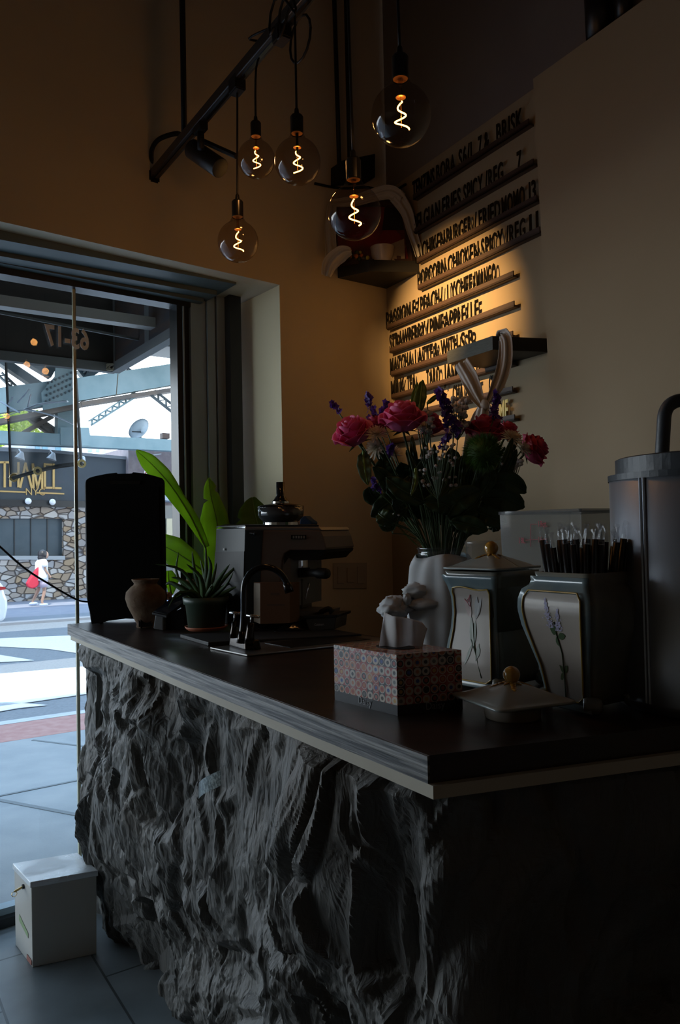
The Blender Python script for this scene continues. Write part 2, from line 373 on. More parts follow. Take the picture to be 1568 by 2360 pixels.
# ================================================================== the street
asphalt = mat('asphalt', (.17, .19, .21), .9, col2=(.21, .23, .25), scale=30, bump=.2, bscale=120)
conc = mat('pavement_concrete', (.25, .275, .285), .85, col2=(.30, .32, .325), scale=4, bump=.1, bscale=80, detail=8)
redpave = mat('red_brick_paving', (.36, .18, .16), .85, col2=(.42, .24, .21), scale=12)
kerbm = mat('kerb_stone', (.50, .53, .55), .8, col2=(.42, .45, .47), scale=9)
sunpatchw = mat('sun_patch_white', (.80, .82, .84), .7, col2=(.7, .72, .74), scale=25)  # white for the sunlight painted on the asphalt
def band(name, p0, p1, thick, m, z=0.0, ext=(14, 10)):
    """strip of ground between two street lines given by their pixels at the picture's edge x=0; runs along the street"""
    a, b = PG(0, p0), PG(0, p1)
    A_, B_ = a - dA * ext[0], a + dA * ext[1]; C_, D_ = b + dA * ext[1], b - dA * ext[0]
    def g(p, dz): return V((p.x, p.y, -.022 * (p.y - 3) + dz))
    return MB().hexa([g(p, z - thick) for p in (A_, B_, C_, D_)], [g(p, z) for p in (A_, B_, C_, D_)]).build(name, m)
g_near = lift(G0, 0) + nA * .07
def gg(p, dz=0): return V((p.x, p.y, -.022 * (p.y - 3) + dz))
mbp = MB(); a = g_near - dA * 12; b = g_near + dA * 14; e0 = PG(0, 1712)
mbp.hexa([gg(p, -.12) for p in (a, b, e0 + dA * 14, e0 - dA * 12)], [gg(p) for p in (a, b, e0 + dA * 14, e0 - dA * 12)])
o = mbp.build('pavement', conc); tag(o, 'grey concrete pavement outside the shop glass', 'pavement', kind='structure')
grm = mat('pavement_joint', (.16, .18, .19), .9)
mj = MB()
for (x0, y0, x1, y1) in ((0, 1835, 190, 1797), (75, 1706, 190, 1720), (0, 1845, 190, 1881)):
    pa, pb_ = gg(PG(x0, y0), .002), gg(PG(x1, y1), .002); d_ = pb_ - pa; mj.beam(pa - d_ * (.9 if y0 != 1706 else 0), pb_ + d_ * .6, .022 if y0 != 1845 else .03, .004)
o = mj.build('pavement_joint', grm); tag(o, 'dark joints between the pavement slabs', 'joint', kind='structure')
o = band('brick_strip', 1712, 1672, .12, redpave, .001); tag(o, 'reddish paving strip along the shop side kerb', 'paving', kind='structure')
o = band('kerb', 1672, 1664, .14, kerbm, .004); tag(o, 'pale kerb stone along the red paving strip', 'kerb', kind='structure')
o = band('road', 1664, 1437, .12, asphalt, -.05, (40, 30)); tag(o, 'grey asphalt road crossing outside', 'road', kind='structure')
o = band('far_kerb', 1437, 1425, .2, mat('far_kerb_stone', (.2, .22, .25), .8), .0, (40, 30)); tag(o, 'dark kerb on the other side of the road', 'kerb', kind='structure')
o = band('far_pavement', 1425, 1350, .12, mat('far_pavement_concrete', (.29, .29, .33), .85, col2=(.24, .25, .30), scale=3), .0, (40, 30)); tag(o, 'pavement across the road below the stone wall', 'pavement', kind='structure')
# sun patches on the road, sunlight painted as flat white shapes
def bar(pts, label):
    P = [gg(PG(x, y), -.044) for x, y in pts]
    o = MB().prism([p for p in P], V((0, 0, .006))).build('painted_sun_patch', sunpatchw); tag(o, label, 'sun patch')
bar([(-900, 1620), (-900, 1745), (170, 1594), (620, 1530), (620, 1490), (170, 1531)], 'wide white painted sun patch across the road, the one closer to the red paving')
bar([(-900, 1503), (-900, 1540), (0, 1484), (110, 1489), (280, 1512), (620, 1500), (620, 1444), (170, 1459)], 'white painted sun patch next to the far kerb')
bar([(-500, 1500), (-500, 1560), (0, 1519), (78, 1515), (0, 1503)], 'short tapering white painted sun patch between the wide sun patches')
bar([(-500, 1640), (-500, 1690), (0, 1629), (40, 1622), (110, 1615), (0, 1608)], 'small white painted sun patch on the road near the red paving')

# ---- buildings across the road
FB = PG(100, 1383)                                                    # foot of the stone facade
def F(px, py, off=0.0): return PV(px, py, FB, dA, off)
stone_m, sn, sl_, sb = newmat('rubble_stone')
_t = sn.new('ShaderNodeTexCoord'); _m = sn.new('ShaderNodeMapping'); sl_.new(_t.outputs['Object'], _m.inputs[0]); _m.inputs['Scale'].default_value = (1.6, 1.6, 2.6)
_nz = sn.new('ShaderNodeTexNoise'); _nz.inputs['Scale'].default_value = 2.2; sl_.new(_t.outputs['Object'], _nz.inputs[0])
_mm = sn.new('ShaderNodeMix'); _mm.data_type = 'RGBA'; _mm.inputs[0].default_value = .12; sl_.new(_m.outputs[0], _mm.inputs[6]); sl_.new(_nz.outputs[1], _mm.inputs[7])
_v = sn.new('ShaderNodeTexVoronoi'); _v.inputs['Scale'].default_value = 2.6; sl_.new(_mm.outputs[2], _v.inputs[0])
_e = sn.new('ShaderNodeTexVoronoi'); _e.feature = 'DISTANCE_TO_EDGE'; _e.inputs['Scale'].default_value = 2.6; sl_.new(_mm.outputs[2], _e.inputs[0])
_hs = sn.new('ShaderNodeSeparateColor'); sl_.new(_v.outputs['Color'], _hs.inputs[0])
_cr = sn.new('ShaderNodeValToRGB'); sl_.new(_hs.outputs[0], _cr.inputs[0]); _cr.color_ramp.elements[0].color = (.30, .27, .25, 1); _cr.color_ramp.elements[1].color = (.62, .59, .55, 1)
_el = _cr.color_ramp.elements.new(.35); _el.color = (.42, .31, .20, 1); _el = _cr.color_ramp.elements.new(.65); _el.color = (.38, .39, .41, 1)
_er = sn.new('ShaderNodeValToRGB'); sl_.new(_e.outputs[0], _er.inputs[0]); _er.color_ramp.elements[0].position = .02; _er.color_ramp.elements[0].color = (.28, .26, .26, 1); _er.color_ramp.elements[1].position = .09
_mu = sn.new('ShaderNodeMix'); _mu.data_type = 'RGBA'; _mu.blend_type = 'MULTIPLY'; _mu.inputs[0].default_value = 1; sl_.new(_cr.outputs[0], _mu.inputs[6]); sl_.new(_er.outputs[0], _mu.inputs[7]); sl_.new(_mu.outputs[2], sb.inputs['Base Color']); sb.inputs['Roughness'].default_value = .9
_bp = sn.new('ShaderNodeBump'); _bp.inputs['Strength'].default_value = .8; _bp.inputs['Distance'].default_value = .08; sl_.new(_er.outputs[0], _bp.inputs['Height']); sl_.new(_bp.outputs[0], sb.inputs['Normal'])
navy = mat('dark_navy_boarding', (.055, .07, .085), .6, col2=(.045, .058, .075), scale=2)
shutter = mat('blue_grey_shutter', (.075, .105, .125), .5, col2=(.06, .09, .11), scale=3)
gold = mat('gold_lettering', (.55, .35, .12), .4)
sillm = mat('pale_sill', (.42, .45, .47), .8)
rb_ = thing('restaurant_building', 'stone fronted building across the road with dark sign board and gold letters', 'building', FB)
def fpoly(name, pts, o0, o1, m, par=rb_, label=None):
    return MB().prism([F(x, y, o0) for x, y in pts], nA * (o1 - o0)).build(name, m, par, label=label)
L0, R0 = -1500, 302
# stone wall with an opening for the window: four blocks make one wall
mw_ = MB()
for pts in (([(L0, 1150), (R0, 1150), (R0, 1195), (L0, 1195)]), ([(L0, 1283), (R0, 1283), (R0, 1400), (L0, 1400)]), ([(147, 1195), (R0, 1195), (R0, 1283), (147, 1283)])):
    mw_.prism([F(x, y) for x, y in pts], nA * .5)
mw_.build('stone_wall', stone_m, rb_)
fpoly('shuttered_window', [(L0, 1195), (147, 1195), (147, 1284), (L0, 1284)], .2, .3, shutter)
for x in (32, 70, 108): fpoly('shutter_joint', [(x, 1196), (x + 2, 1196), (x + 2, 1283), (x, 1283)], .18, .21, black_frame)
fpoly('window_sill', [(L0, 1279), (150, 1281), (150, 1290), (L0, 1288)], -.12, .2, sillm)
fpoly('sign_board', [(L0, 1120), (L0, 960), (0, 1037), (110, 1040), (R0, 1058), (R0, 1158), (0, 1153)], -.12, .3, navy)
fpoly('sign_ledge', [(L0, 1150), (0, 1151), (R0, 1157), (R0, 1170), (0, 1166), (L0, 1164)], -.35, .3, black_frame)
fpoly('roof_edge', [(L0, 950), (0, 1030), (110, 1036), (R0, 1053), (R0, 1060), (110, 1043), (0, 1040), (L0, 962)], -.16, .3, mat('grey_coping', (.2, .21, .23), .7))
S_ = 1 / 5.618
def stroke(pts, w_=.055, nm='sign_letter'):
    q_ = [F(x * S_, 1000 + y * S_, -.15) for x, y in pts]; m_ = MB()
    for a, b in zip(q_[:-1], q_[1:]):
        d_ = (b - a).normalized() * w_ / 2; m_.beam(a - d_, b + d_, .05, w_, up=d_.cross(nA))
    return m_
def letter(strokes, w_=.06):
    m_ = MB()
    for st in strokes:
        t_ = stroke(st, w_); m_.add(t_.v, t_.f)
    m_.build('sign_letter', gold, rb_)
letter([[(0, 368), (115, 368)], [(60, 372), (60, 680)]])
letter([[(133, 380), (133, 672)], [(238, 378), (238, 680)], [(133, 520), (238, 514)]])
letter([[(262, 686), (330, 385)], [(330, 385), (408, 690)]])
letter([[(432, 690), (425, 395)], [(425, 395), (485, 692)], [(485, 692), (545, 480)], [(545, 480), (545, 695)]])
letter([[(580, 392), (580, 698)], [(580, 394), (662, 398)], [(580, 698), (664, 698)]])
letter([[(694, 398), (694, 702)], [(694, 702), (782, 704)]])
letter([[(-200, 735), (318, 755)]], .045)
letter([[(482, 762), (820, 776)]], .045)
p_ = F(325 * S_, 1000 + 792 * S_, -.14)
text_mb('NYC', p_, dA, up, .21, sx=.92, depth=.03).build('sign_letter', gold, rb_)
lampw = mat('white_lamp_shade', (.8, .82, .85), .3)
for i, (x, y) in enumerate(((65, 1155), (121, 1157))):
    o = MB().ball(F(x, y, -.45), .095, n=12, m=8).build('globe_lamp', lampw, smooth=True); tag(o, ('white globe lamp under the dark sign board, below the gold word of three letters', 'white globe lamp under the dark sign board, below the end of the gold word')[i], 'lamp', 'globe lamps under the sign')
for i, (x, y) in enumerate(((48, 1050), (121, 1052), (190, 1060))):
    p = F(x, y, -.55); m_ = MB(); m_.lathe([(.02, .12), (.05, .1), (.15, -.1)], T(p, z=(.3, .2, 1)), n=12); m_.tube([p + up * .1, p + up * .2 + nA * .2, p + nA * .45 + up * .1], .02, 6)
    o = m_.build('sign_lamp', mat('spot_shade', (.45, .47, .5), .4) if i == 0 else bpy.data.materials['spot_shade']); tag(o, ('cone lamp above the gold letters T and H', 'cone lamp above the gold letters E and L', 'cone lamp at the bare end of the sign board')[i], 'lamp', 'cone lamps over the sign')
# dark brick building to the side, brown shop below
bk = mat('dark_brown_brick', (.16, .13, .14), .85, col2=(.20, .17, .18), scale=6)
db = thing('brick_building', 'dark brown brick building next to the stone restaurant', 'building', F(380, 1375, -.4))
fpoly('wall', [(296, 1030), (900, 1100), (900, 1400), (296, 1400)], -.35, 4, bk, db)
fpoly('awning', [(368, 1140), (420, 1141), (420, 1156), (366, 1152)], -1.2, -.35, mat('pale_awning', (.42, .5, .58), .7), db)
fpoly('shop_window', [(300, 1165), (420, 1165), (420, 1375), (300, 1375)], -.42, -.34, mat('shop_glass', (.05, .07, .08), .2), db)
fpoly('panel', [(385, 1195), (404, 1195), (404, 1240), (385, 1240)], -.5, -.41, mat('cream_panel', (.62, .58, .42), .7), db)
fpoly('panel', [(404, 1202), (413, 1202), (413, 1212), (404, 1212)], -.5, -.41, mat('tan_panel', (.5, .33, .18), .7), db)
fpoly('lamp_arm', [(345, 1048), (372, 1045), (372, 1047), (345, 1051)], -1.1, -.36, sillm, db)
o = MB().tube([F(343, 1120, -1.6), F(343, 1066, -1.6)], [.18, .10], 10).build('wall_banner', mat('white_red_print', (.7, .68, .7), .7, col2=(.5, .12, .1), scale=14, lo=.5, hi=.56)); 
o2 = o; tag(o, 'white banner with a red print half hidden behind the tall leaf', 'banner')
# houses farther back
whitewall = mat('sunlit_white_render', (.78, .80, .82), .8)
def FF(px, py, off): return PV(px, py, FB + nA * off, dA)
def house(pts, off, depth, m, nm, label, wins, wm):
    t_ = thing(nm, label, 'building', FF(pts[0][0], 1240, off))
    MB().prism([FF(x, y, off) for x, y in pts], nA * depth).build('wall', m, t_)
    for (x0, y0, x1, y1) in wins: MB().prism([FF(x, y, off - .06) for x, y in ((x0, y0), (x1, y0), (x1, y1), (x0, y1))], nA * .08).build('window', wm, t_)
    return t_
blueglass = mat('sky_blue_window', (.25, .45, .55), .2)
house([(186, 1000), (245, 1003), (246, 1022), (226, 1060), (186, 1250), (246, 1250)][:4] + [(246, 1240), (186, 1240)], 9, 5, whitewall, 'white_house', 'sunlit white house over the roof edge of the restaurant', [(203, 1035, 213, 1041), (222, 1035, 230, 1041)], blueglass)
house([(244, 1026), (292, 1026), (292, 1240), (244, 1240)], 14, 5, mat('grey_render', (.35, .37, .4), .8), 'grey_house', 'grey house roofline beside the white house', [(256, 1030, 266, 1040), (266, 1028, 288, 1038)], whitewall)
house([(60, 1005), (150, 1000), (186, 1004), (186, 1240), (60, 1240)], 12, 6, mat('pale_blue_siding', (.5, .56, .6), .8), 'siding_house', 'pale blue house with several windows behind the sign board', [(82, 1024, 92, 1036), (98, 1024, 110, 1036), (128, 1024, 150, 1038), (155, 1024, 162, 1038)], blueglass)
house([(20, 930), (60, 926), (75, 940), (75, 1240), (20, 1240)], 26, 6, mat('tan_siding', (.42, .37, .33), .8), 'tan_house', 'tan house far behind the street trees', [(62, 985, 74, 996)], blueglass)
# trees
leafy = leafmat('sunlit_tree_leaves', (.22, .30, .03), (.45, .55, .10), .5)
bark = mat('tree_bark', (.10, .08, .06), .9)
def tree(p, r, h, label):
    t_ = thing('street_tree', label, 'tree', gg(lift(p, 0)), 'trees behind the restaurant')
    rnd = random.Random(int(p.x * 37)); m_ = MB()
    for i in range(900):
        d_ = V((rnd.gauss(0, 1), rnd.gauss(0, 1), rnd.gauss(0, .9))).normalized() * r * (.55 + .45 * rnd.random()); c = V((p.x, p.y, h)) + d_
        s_ = r * .085; x = V((rnd.uniform(-1, 1), rnd.uniform(-1, 1), rnd.uniform(-1, 1))).normalized() * s_; y = x.cross(d_).normalized() * s_
        m_.add([c - x, c + y, c + x, c - y], [(0, 1, 2, 3)])
    m_.build('crown', leafy, t_); MB().tube([gg(lift(p, 0)), V((p.x, p.y, h))], [.2, .08], 8).build('trunk', bark, t_)
for (x, y, off, r, lb) in ((-10, 985, 18, 1.7, 'bright green tree at the edge of the view behind the restaurant'), (38, 985, 20, 1.45, 'yellow green round tree behind the banner'), (84, 1030, 17, .9, 'small yellow green tree between the blue house and the sign board')):
    p = FF(x, y, off); tree(p, r, p.z, lb)

# ---- elevated railway steel work
teal = mat('blue_green_painted_steel', (.22, .34, .38), .6, col2=(.30, .42, .46), scale=1.5)
teal2 = mat('dark_painted_steel', (.07, .10, .12), .6)
rust = mat('brown_painted_steel', (.20, .16, .13), .7, col2=(.13, .12, .12), scale=2)
EL = FB - nA * 3.2
def E(px, py, off=0.0): return PV(px, py, EL, dA, off)
el = thing('railway_viaduct', 'blue green riveted steel viaduct over the road', 'viaduct', gg(lift(E(165, 1240), 0)))
def gird(x0, y0, x1, y1, wpx, m=teal, dep=.35, off=0.0, nm='girder', par=None):
    a, b = E(x0, y0, off), E(x1, y1, off); k = a.y / FPX; u_ = (b - a).normalized().cross(nA)
    return MB().beam(a, b, dep, wpx * k, up=u_).build(nm, m, par or el)
gird(-400, 990, 700, 1042, 33)                                     # lower flange level
gird(-300, 968, 170, 900, 62, off=.05)                               # upper girder
gird(150, 904, 700, 815, 52, off=.05)
gird(180, 934, 700, 852, 9, rust, .6, off=.15)
gird(-60, 985, 180, 937, 12, rust, .6, off=.15)
gird(-90, 735, 120, 862, 26, teal2, .3, .1); gird(-60, 790, 110, 905, 20, teal2, .3, .25)
gird(150, 700, 150, 1010, 40, teal, .3, .3, nm='column')
# gusset plate with rivets
gp = MB().prism([E(x, y, -.25) for x, y in ((95, 905), (128, 866), (130, 800), (172, 800), (176, 870), (176, 930), (100, 945))], nA * .05).build('gusset_plate', teal, el)
rv = MB(); rnd = random.Random(3)
for i in range(8):
    for j in range(4): rv.ball(E(106 + i * 9 + j * 1.5, 925 - j * 14 - i * 4, -.28), .035, n=6, m=4)
rv.build('rivet_rows', teal2, gp)['kind'] = 'stuff'
MB().prism([E(x, y, -.2) for x, y in ((140, 985), (205, 985), (212, 1028), (140, 1025))], nA * .05).build('gusset_plate', teal, el)
MB().prism([E(x, y, .35) for x, y in ((128, 860), (175, 850), (176, 1010), (140, 1010))], nA * .05).build('web_plate', teal2, el)
def lattice(x0, y0, x1, y1, gap, n, off, m=teal):
    a, b = V((x0, y0)), V((x1, y1)); d_ = (b - a).normalized(); nn = V((-d_.y, d_.x)) * gap / 2; m_ = MB()
    def bm_(p, q_, w_):
        A_, B_ = E(p.x, p.y, off), E(q_.x, q_.y, off); m_.beam(A_, B_, .12, w_ * A_.y / FPX, up=(B_ - A_).normalized().cross(nA))
    bm_(a + nn, b + nn, 4); bm_(a - nn, b - nn, 3)
    for i in range(n):
        t0, t1 = i / n, (i + .5) / n; bm_(a + (b - a) * t0 + nn, a + (b - a) * t1 - nn, 2); bm_(a + (b - a) * t1 - nn, a + (b - a) * (i + 1) / n + nn, 2)
    m_.build('lattice_brace', m, el)
lattice(208, 975, 318, 905, 11, 7, .1); lattice(352, 905, 440, 975, 14, 5, .1, teal2); lattice(280, 845, 330, 880, 10, 3, .3, teal2)
lattice(195, 862, 250, 820, 9, 3, .3, teal2); lattice(0, 862, 60, 918, 10, 4, .2, teal2); lattice(60, 950, 150, 1010, 12, 4, .6, rust)
gird(186, 868, 238, 832, 30, teal2, .25, .5); gird(50, 1000, 120, 960, 10, rust, .2, .5); gird(62, 955, 130, 1005, 18, rust, .2, .7)
# track deck high over the road, shading it
deck = MB()
for v0, v1 in ((3.4, 7.6), (9.6, 13.4), (15.0, 19.0)):
    c_ = lift(G0, 7.2) + nA * ((v0 + v1) / 2); deck.beam(c_ - dA * 40, c_ + dA * 40, v1 - v0, .5)
deck.build('track_deck', teal2, el)
dish = thing('satellite_dish', 'grey satellite dish above the steel girder', 'satellite dish', E(325, 1015, .3))
dp = E(322, 990, .2); M_ = T(dp, z=(-.35, -.8, .42)); rr_ = 27 * dp.y / FPX
MB(M_).lathe([(.001, -.07), (rr_ * .5, -.05), (rr_ * .85, 0), (rr_, .05), (rr_ * .98, .055)], n=24).build('reflector', mat('dish_grey', (.36, .42, .46), .5), dish, smooth=True, solid=.01)
MB(M_).tube([(0, -.05, -.05), (0, -rr_ * .8, .3)], .02, 6).build('feed_arm', black_frame, dish)
MB().tube([dp - up * .1 + nA * .1, E(328, 1018, .2)], .05, 8).build('mast', sillm, dish)
tag(MB().box((0, 0, 0), (.22, .2, .16), M=T(E(380, 1005, .2), x=dA)).build('junction_box', mat('brown_box', (.12, .08, .07), .7)), 'small brown box on the steel girder beside the satellite dish', 'box')

# ---- canopy over the shop front
can_d = mat('dark_canopy_sheet', (.022, .02, .02), .8, col2=(.03, .027, .026), scale=2)
can_e = mat('canopy_edge', (.09, .10, .105), .6)
cb = PD(265, 850, 4.35); zc_ = cb.z
cn = thing('shop_canopy', 'dark awning frame projecting over the pavement outside the glass', 'canopy', lift(cb, 0))
cw = lift(cb, 0) - nA * ((lift(cb, 0) - G0).dot(nA) - .12)                # wall end below the corner
cl = cb - dA * 5
MB().beam(cl, cb, .05, .05).build('edge_bar', can_e, cn); MB().beam(lift(cb, zc_), lift(cw, zc_ + .02), .05, .05).build('edge_bar', can_e, cn)
fh = .40
MB().beam(cl + up * (fh / 2 + .02), cb + up * (fh / 2 + .02), .012, fh).build('front_fascia', can_d, cn)
MB().beam(cb + up * (fh / 2 + .02), lift(cw, zc_ + fh / 2 + .02), .012, fh).build('side_fascia', mat('brown_canopy_side', (.05, .03, .022), .8, col2=(.02, .022, .03), scale=5, stretch=(1, 1, 6)), cn)
rz_ = zc_ + fh + .02
MB().hexa([lift(cl, rz_), lift(cb, rz_), lift(cw, rz_ + .45), lift(cw - dA * 5, rz_ + .45)], [lift(cl, rz_ + .02), lift(cb, rz_ + .02), lift(cw, rz_ + .47), lift(cw - dA * 5, rz_ + .47)]).build('roof_sheet', can_d, cn)
MB().beam(GL(-200, 668, .55), GL(425, 757, .55), .07, .05).build('light_batten', mat('pale_batten', (.42, .40, .38), .5), cn)
MB().beam(GL(-200, 682, .75), GL(425, 803, .75), .012, .012).build('tie_rod', can_e, cn)
for x, yt in ((267, 735), (345, 745)):
    p = PD(x, 848 if x < 300 else 815, 4.35 if x < 300 else 3.95); q_ = lift(p, p.z + .42); MB().beam(p, q_, .03, .06, up=nA).build('strut', can_e, cn)
MB().tube([PD(250 + 14 * math.cos(t_) + t_, 846 + 7 * math.sin(t_ * 1.0) , 4.30) for t_ in [k * .7 for k in range(28)]], .006, 6).build('rope_knot', mat('pale_rope', (.3, .28, .22), .8), cn)
MB().tube([PD(272, 862, 4.3), PD(268, 912, 4.3)], .003, 5).build('rope_end', bpy.data.materials['pale_rope'], cn)
# building mass above the shop, only there to shade as the real one does
o = MB().hexa([lift(p, 4.5) for p in (WA - dA * 14 + nA * .42, WA + dA * 14 + nA * .42, WA + dA * 14 - nA * 5, WA - dA * 14 - nA * 5)],
          [lift(p, 8) for p in (WA - dA * 14 + nA * .42, WA + dA * 14 + nA * .42, WA + dA * 14 - nA * 5, WA - dA * 14 - nA * 5)]).build('wall_upper_floor', bk); struct(o)
sm = MB()
for (s0, s1_) in ((-18, -4.4), (2.6, 14)):
    a_, b_ = G0 + dA * s0 + nA * .06, G0 + dA * s1_ + nA * .06; sm.hexa([lift(p, -.3) for p in (a_, b_, b_ - nA * .2, a_ - nA * .2)], [lift(p, 3.4) for p in (a_, b_, b_ - nA * .2, a_ - nA * .2)])
struct(sm.build('wall_street_side', bk))

# ---- hanging mesh banner with white tape strands
net, nn_, nl, nbs = newmat('dark_shade_netting'); nbs.inputs['Base Color'].default_value = (.03, .035, .035, 1); nbs.inputs['Alpha'].default_value = .62
hem = mat('banner_hem', (.018, .018, .016), .8)
bn = thing('mesh_banner', 'torn dark mesh banner hanging under the canopy with a curled hem', 'banner', PD(100, 1100, 4.2))
def bf(i, j):   # i across 0..1, j down 0..1
    xl, xr = 12 + 14 * j, 170 + 18 * j; x = xl + (xr - xl) * i; yb = 1108 - 34 * math.sin(i * 1.45) ; y = 800 + (yb - 800) * j
    return PD(x, y, 4.2 + .05 * math.sin(i * 7 + j * 3))
MB().grid(bf, 16, 18).build('mesh_sheet', net, bn, smooth=True)
MB().tube([bf(i / 16, 1) + up * .012 for i in range(17)], .028, 6, sq=.25).build('hem', hem, bn)
MB().tube([bf(0, j / 10) for j in range(11)], .016, 6, sq=.3).build('hem', hem, bn); MB().tube([bf(1, j / 10) for j in range(11)], .02, 6, sq=.3).build('hem', hem, bn)
for i in (.02, .36, .985):
    MB().lathe([(.012, 0), (.012, .006), (.024, .006), (.024, 0), (.012, 0)], T(bf(i, 1) + up * .012 - nA * .02, z=-nA), n=12).build('eyelet', mat('brass_eyelet', (.6, .5, .25), .35, .8) if 'brass_eyelet' not in bpy.data.materials else bpy.data.materials['brass_eyelet'], bn)
tape = mat('pale_blue_tape', (.45, .52, .60), .5)
for pts, r_ in (([(58, 944), (85, 933), (120, 927), (156, 925)], .02), ([(58, 944), (90, 949), (130, 960), (170, 978)], .02), ([(2, 926), (22, 938), (45, 951)], .018), ([(63, 942), (68, 920), (71, 908)], .014), ([(40, 928), (55, 912), (68, 896)], .012), ([(19, 932), (30, 914)], .012), ([(0, 960), (20, 956), (58, 944)], .008)):
    MB().tube([PD(x, y, 4.1) for x, y in pts], r_ * .8, 6, sq=.3).build('tape_strand', tape, bn)

# ---- white car, only its tail in view
car = thing('white_car', 'white car parked by the far kerb with a red tail lamp', 'car', gg(PG(-60, 1440)))
cy = PG(0, 1432); 
def Kc(px, py, off=0.0): return PV(px, py, lift(cy, 0), dA, off)
carw = mat('white_car_paint', (.85, .88, .9), .2, coat=.5)
prof = [(-340, 1440), (-340, 1350), (-240, 1345), (-190, 1318), (-80, 1316), (-20, 1340), (4, 1343), (9, 1352), (12, 1368), (18, 1382), (19, 1400), (14, 1425), (6, 1434), (-20, 1438)]
MB().prism([Kc(x, y) for x, y in prof], nA * 1.7).build('body', carw, car, bev=.06)
MB().prism([Kc(x, y, -.03) for x, y in ((-230, 1345), (-186, 1322), (-84, 1320), (-30, 1343))], nA * .04).build('side_window', shutter, car)
MB().prism([Kc(x, y, -.03) for x, y in ((-12, 1351), (12, 1353), (14, 1358), (-12, 1362))], nA * .3).build('tail_lamp', mat('red_lamp', (.45, .03, .03), .3), car)
for x in (-60, -280): MB().lathe([(0.001, -.1), (.3, -.1), (.3, .1), (.001, .1)], T(Kc(x, 1425, .1), z=nA), n=20).build('wheel', black_frame, car)
# ================================================================== counter
cN = PZ(990, 1741, ZC); cF = PZ(158, 1438, ZC); cR = PZ(1568, 1672, ZC)
d1 = (cN - cF).normalized()                                         # along the front edge, towards the viewer
dR = (cR - cN).normalized()                                         # along the short end
bk0 = PZ(860, 1466, ZC)
cBk = cN + d1 * 0
# back edge: parallel to the front edge through bk0
n1 = V((-d1.y, d1.x, 0)); 
if (bk0 - cN).dot(n1) < 0: n1 = -n1
wdt = (bk0 - cN).dot(n1)
bN = bk0 + d1 * ((cN - bk0).dot(d1) + .5); bF = bk0 + d1 * ((cF - bk0).dot(d1))
# keep the back corner clear of the window
bF = bF + d1 * max(0, (bF - G0).dot(nA) + .03); cR2 = cN + dR * ((bN - cN).dot(n1) / dR.dot(n1)); bN = cR2
top_m, tn, tl, tb_ = newmat('dark_stained_wood')
_t = tn.new('ShaderNodeTexCoord'); _mp = tn.new('ShaderNodeMapping'); tl.new(_t.outputs['Object'], _mp.inputs[0]); _mp.inputs['Rotation'].default_value = (0, 0, -math.atan2(d1.y, d1.x)); _mp.inputs['Scale'].default_value = (1.2, 9, 9)
_n1 = tn.new('ShaderNodeTexNoise'); _n1.inputs['Scale'].default_value = 2.5; _n1.inputs['Detail'].default_value = 8; tl.new(_mp.outputs[0], _n1.inputs[0])
_r = tn.new('ShaderNodeValToRGB'); tl.new(_n1.outputs[0], _r.inputs[0]); _r.color_ramp.elements[0].position = .35; _r.color_ramp.elements[0].color = (.016, .010, .008, 1); _r.color_ramp.elements[1].position = .7; _r.color_ramp.elements[1].color = (.045, .022, .016, 1)
tl.new(_r.outputs[0], tb_.inputs['Base Color'])
_n2 = tn.new('ShaderNodeTexNoise'); _n2.inputs['Scale'].default_value = 6; _n2.inputs['Detail'].default_value = 5; tl.new(_t.outputs['Object'], _n2.inputs[0])
_r2 = tn.new('ShaderNodeMapRange'); tl.new(_n2.outputs[0], _r2.inputs[0]); _r2.inputs[3].default_value = .22; _r2.inputs[4].default_value = .42; tl.new(_r2.outputs[0], tb_.inputs['Roughness'])
_b = tn.new('ShaderNodeBump'); _b.inputs['Strength'].default_value = .08; _b.inputs['Distance'].default_value = .005; tl.new(_n2.outputs[0], _b.inputs['Height']); tl.new(_b.outputs[0], tb_.inputs['Normal'])
ply_m, tn, tl, tb_ = newmat('weathered_plywood_edge')
_t = tn.new('ShaderNodeTexCoord'); _mp = tn.new('ShaderNodeMapping'); tl.new(_t.outputs['Object'], _mp.inputs[0]); _mp.inputs['Rotation'].default_value = (0, 0, -math.atan2(d1.y, d1.x)); _mp.inputs['Scale'].default_value = (1.1, 1.1, 32)
_n1 = tn.new('ShaderNodeTexNoise'); _n1.inputs['Scale'].default_value = 4; _n1.inputs['Detail'].default_value = 5; tl.new(_mp.outputs[0], _n1.inputs[0])
_r = tn.new('ShaderNodeValToRGB'); tl.new(_n1.outputs[0], _r.inputs[0]); _r.color_ramp.elements[0].position = .40; _r.color_ramp.elements[0].color = (.018, .015, .013, 1); _r.color_ramp.elements[1].position = .56; _r.color_ramp.elements[1].color = (.20, .19, .175, 1)
tl.new(_r.outputs[0], tb_.inputs['Base Color']); tb_.inputs['Roughness'].default_value = .5
_b = tn.new('ShaderNodeBump'); _b.inputs['Strength'].default_value = .5; _b.inputs['Distance'].default_value = .003; tl.new(_n1.outputs[0], _b.inputs['Height']); tl.new(_b.outputs[0], tb_.inputs['Normal'])
strip_m = mat('pale_timber_strip', (.42, .37, .28), .6, col2=(.50, .45, .35), scale=3, stretch=(1, 1, .2))
ct = thing('counter', 'shop counter with dark wooden top, layered plywood edge and rough grey rock front', 'counter', lift(cN, 0))
TH = .042; P4 = [cF, cN, cR2, bF]
MB().hexa([p - up * TH for p in P4], list(P4)).build('top_board', top_m, ct)
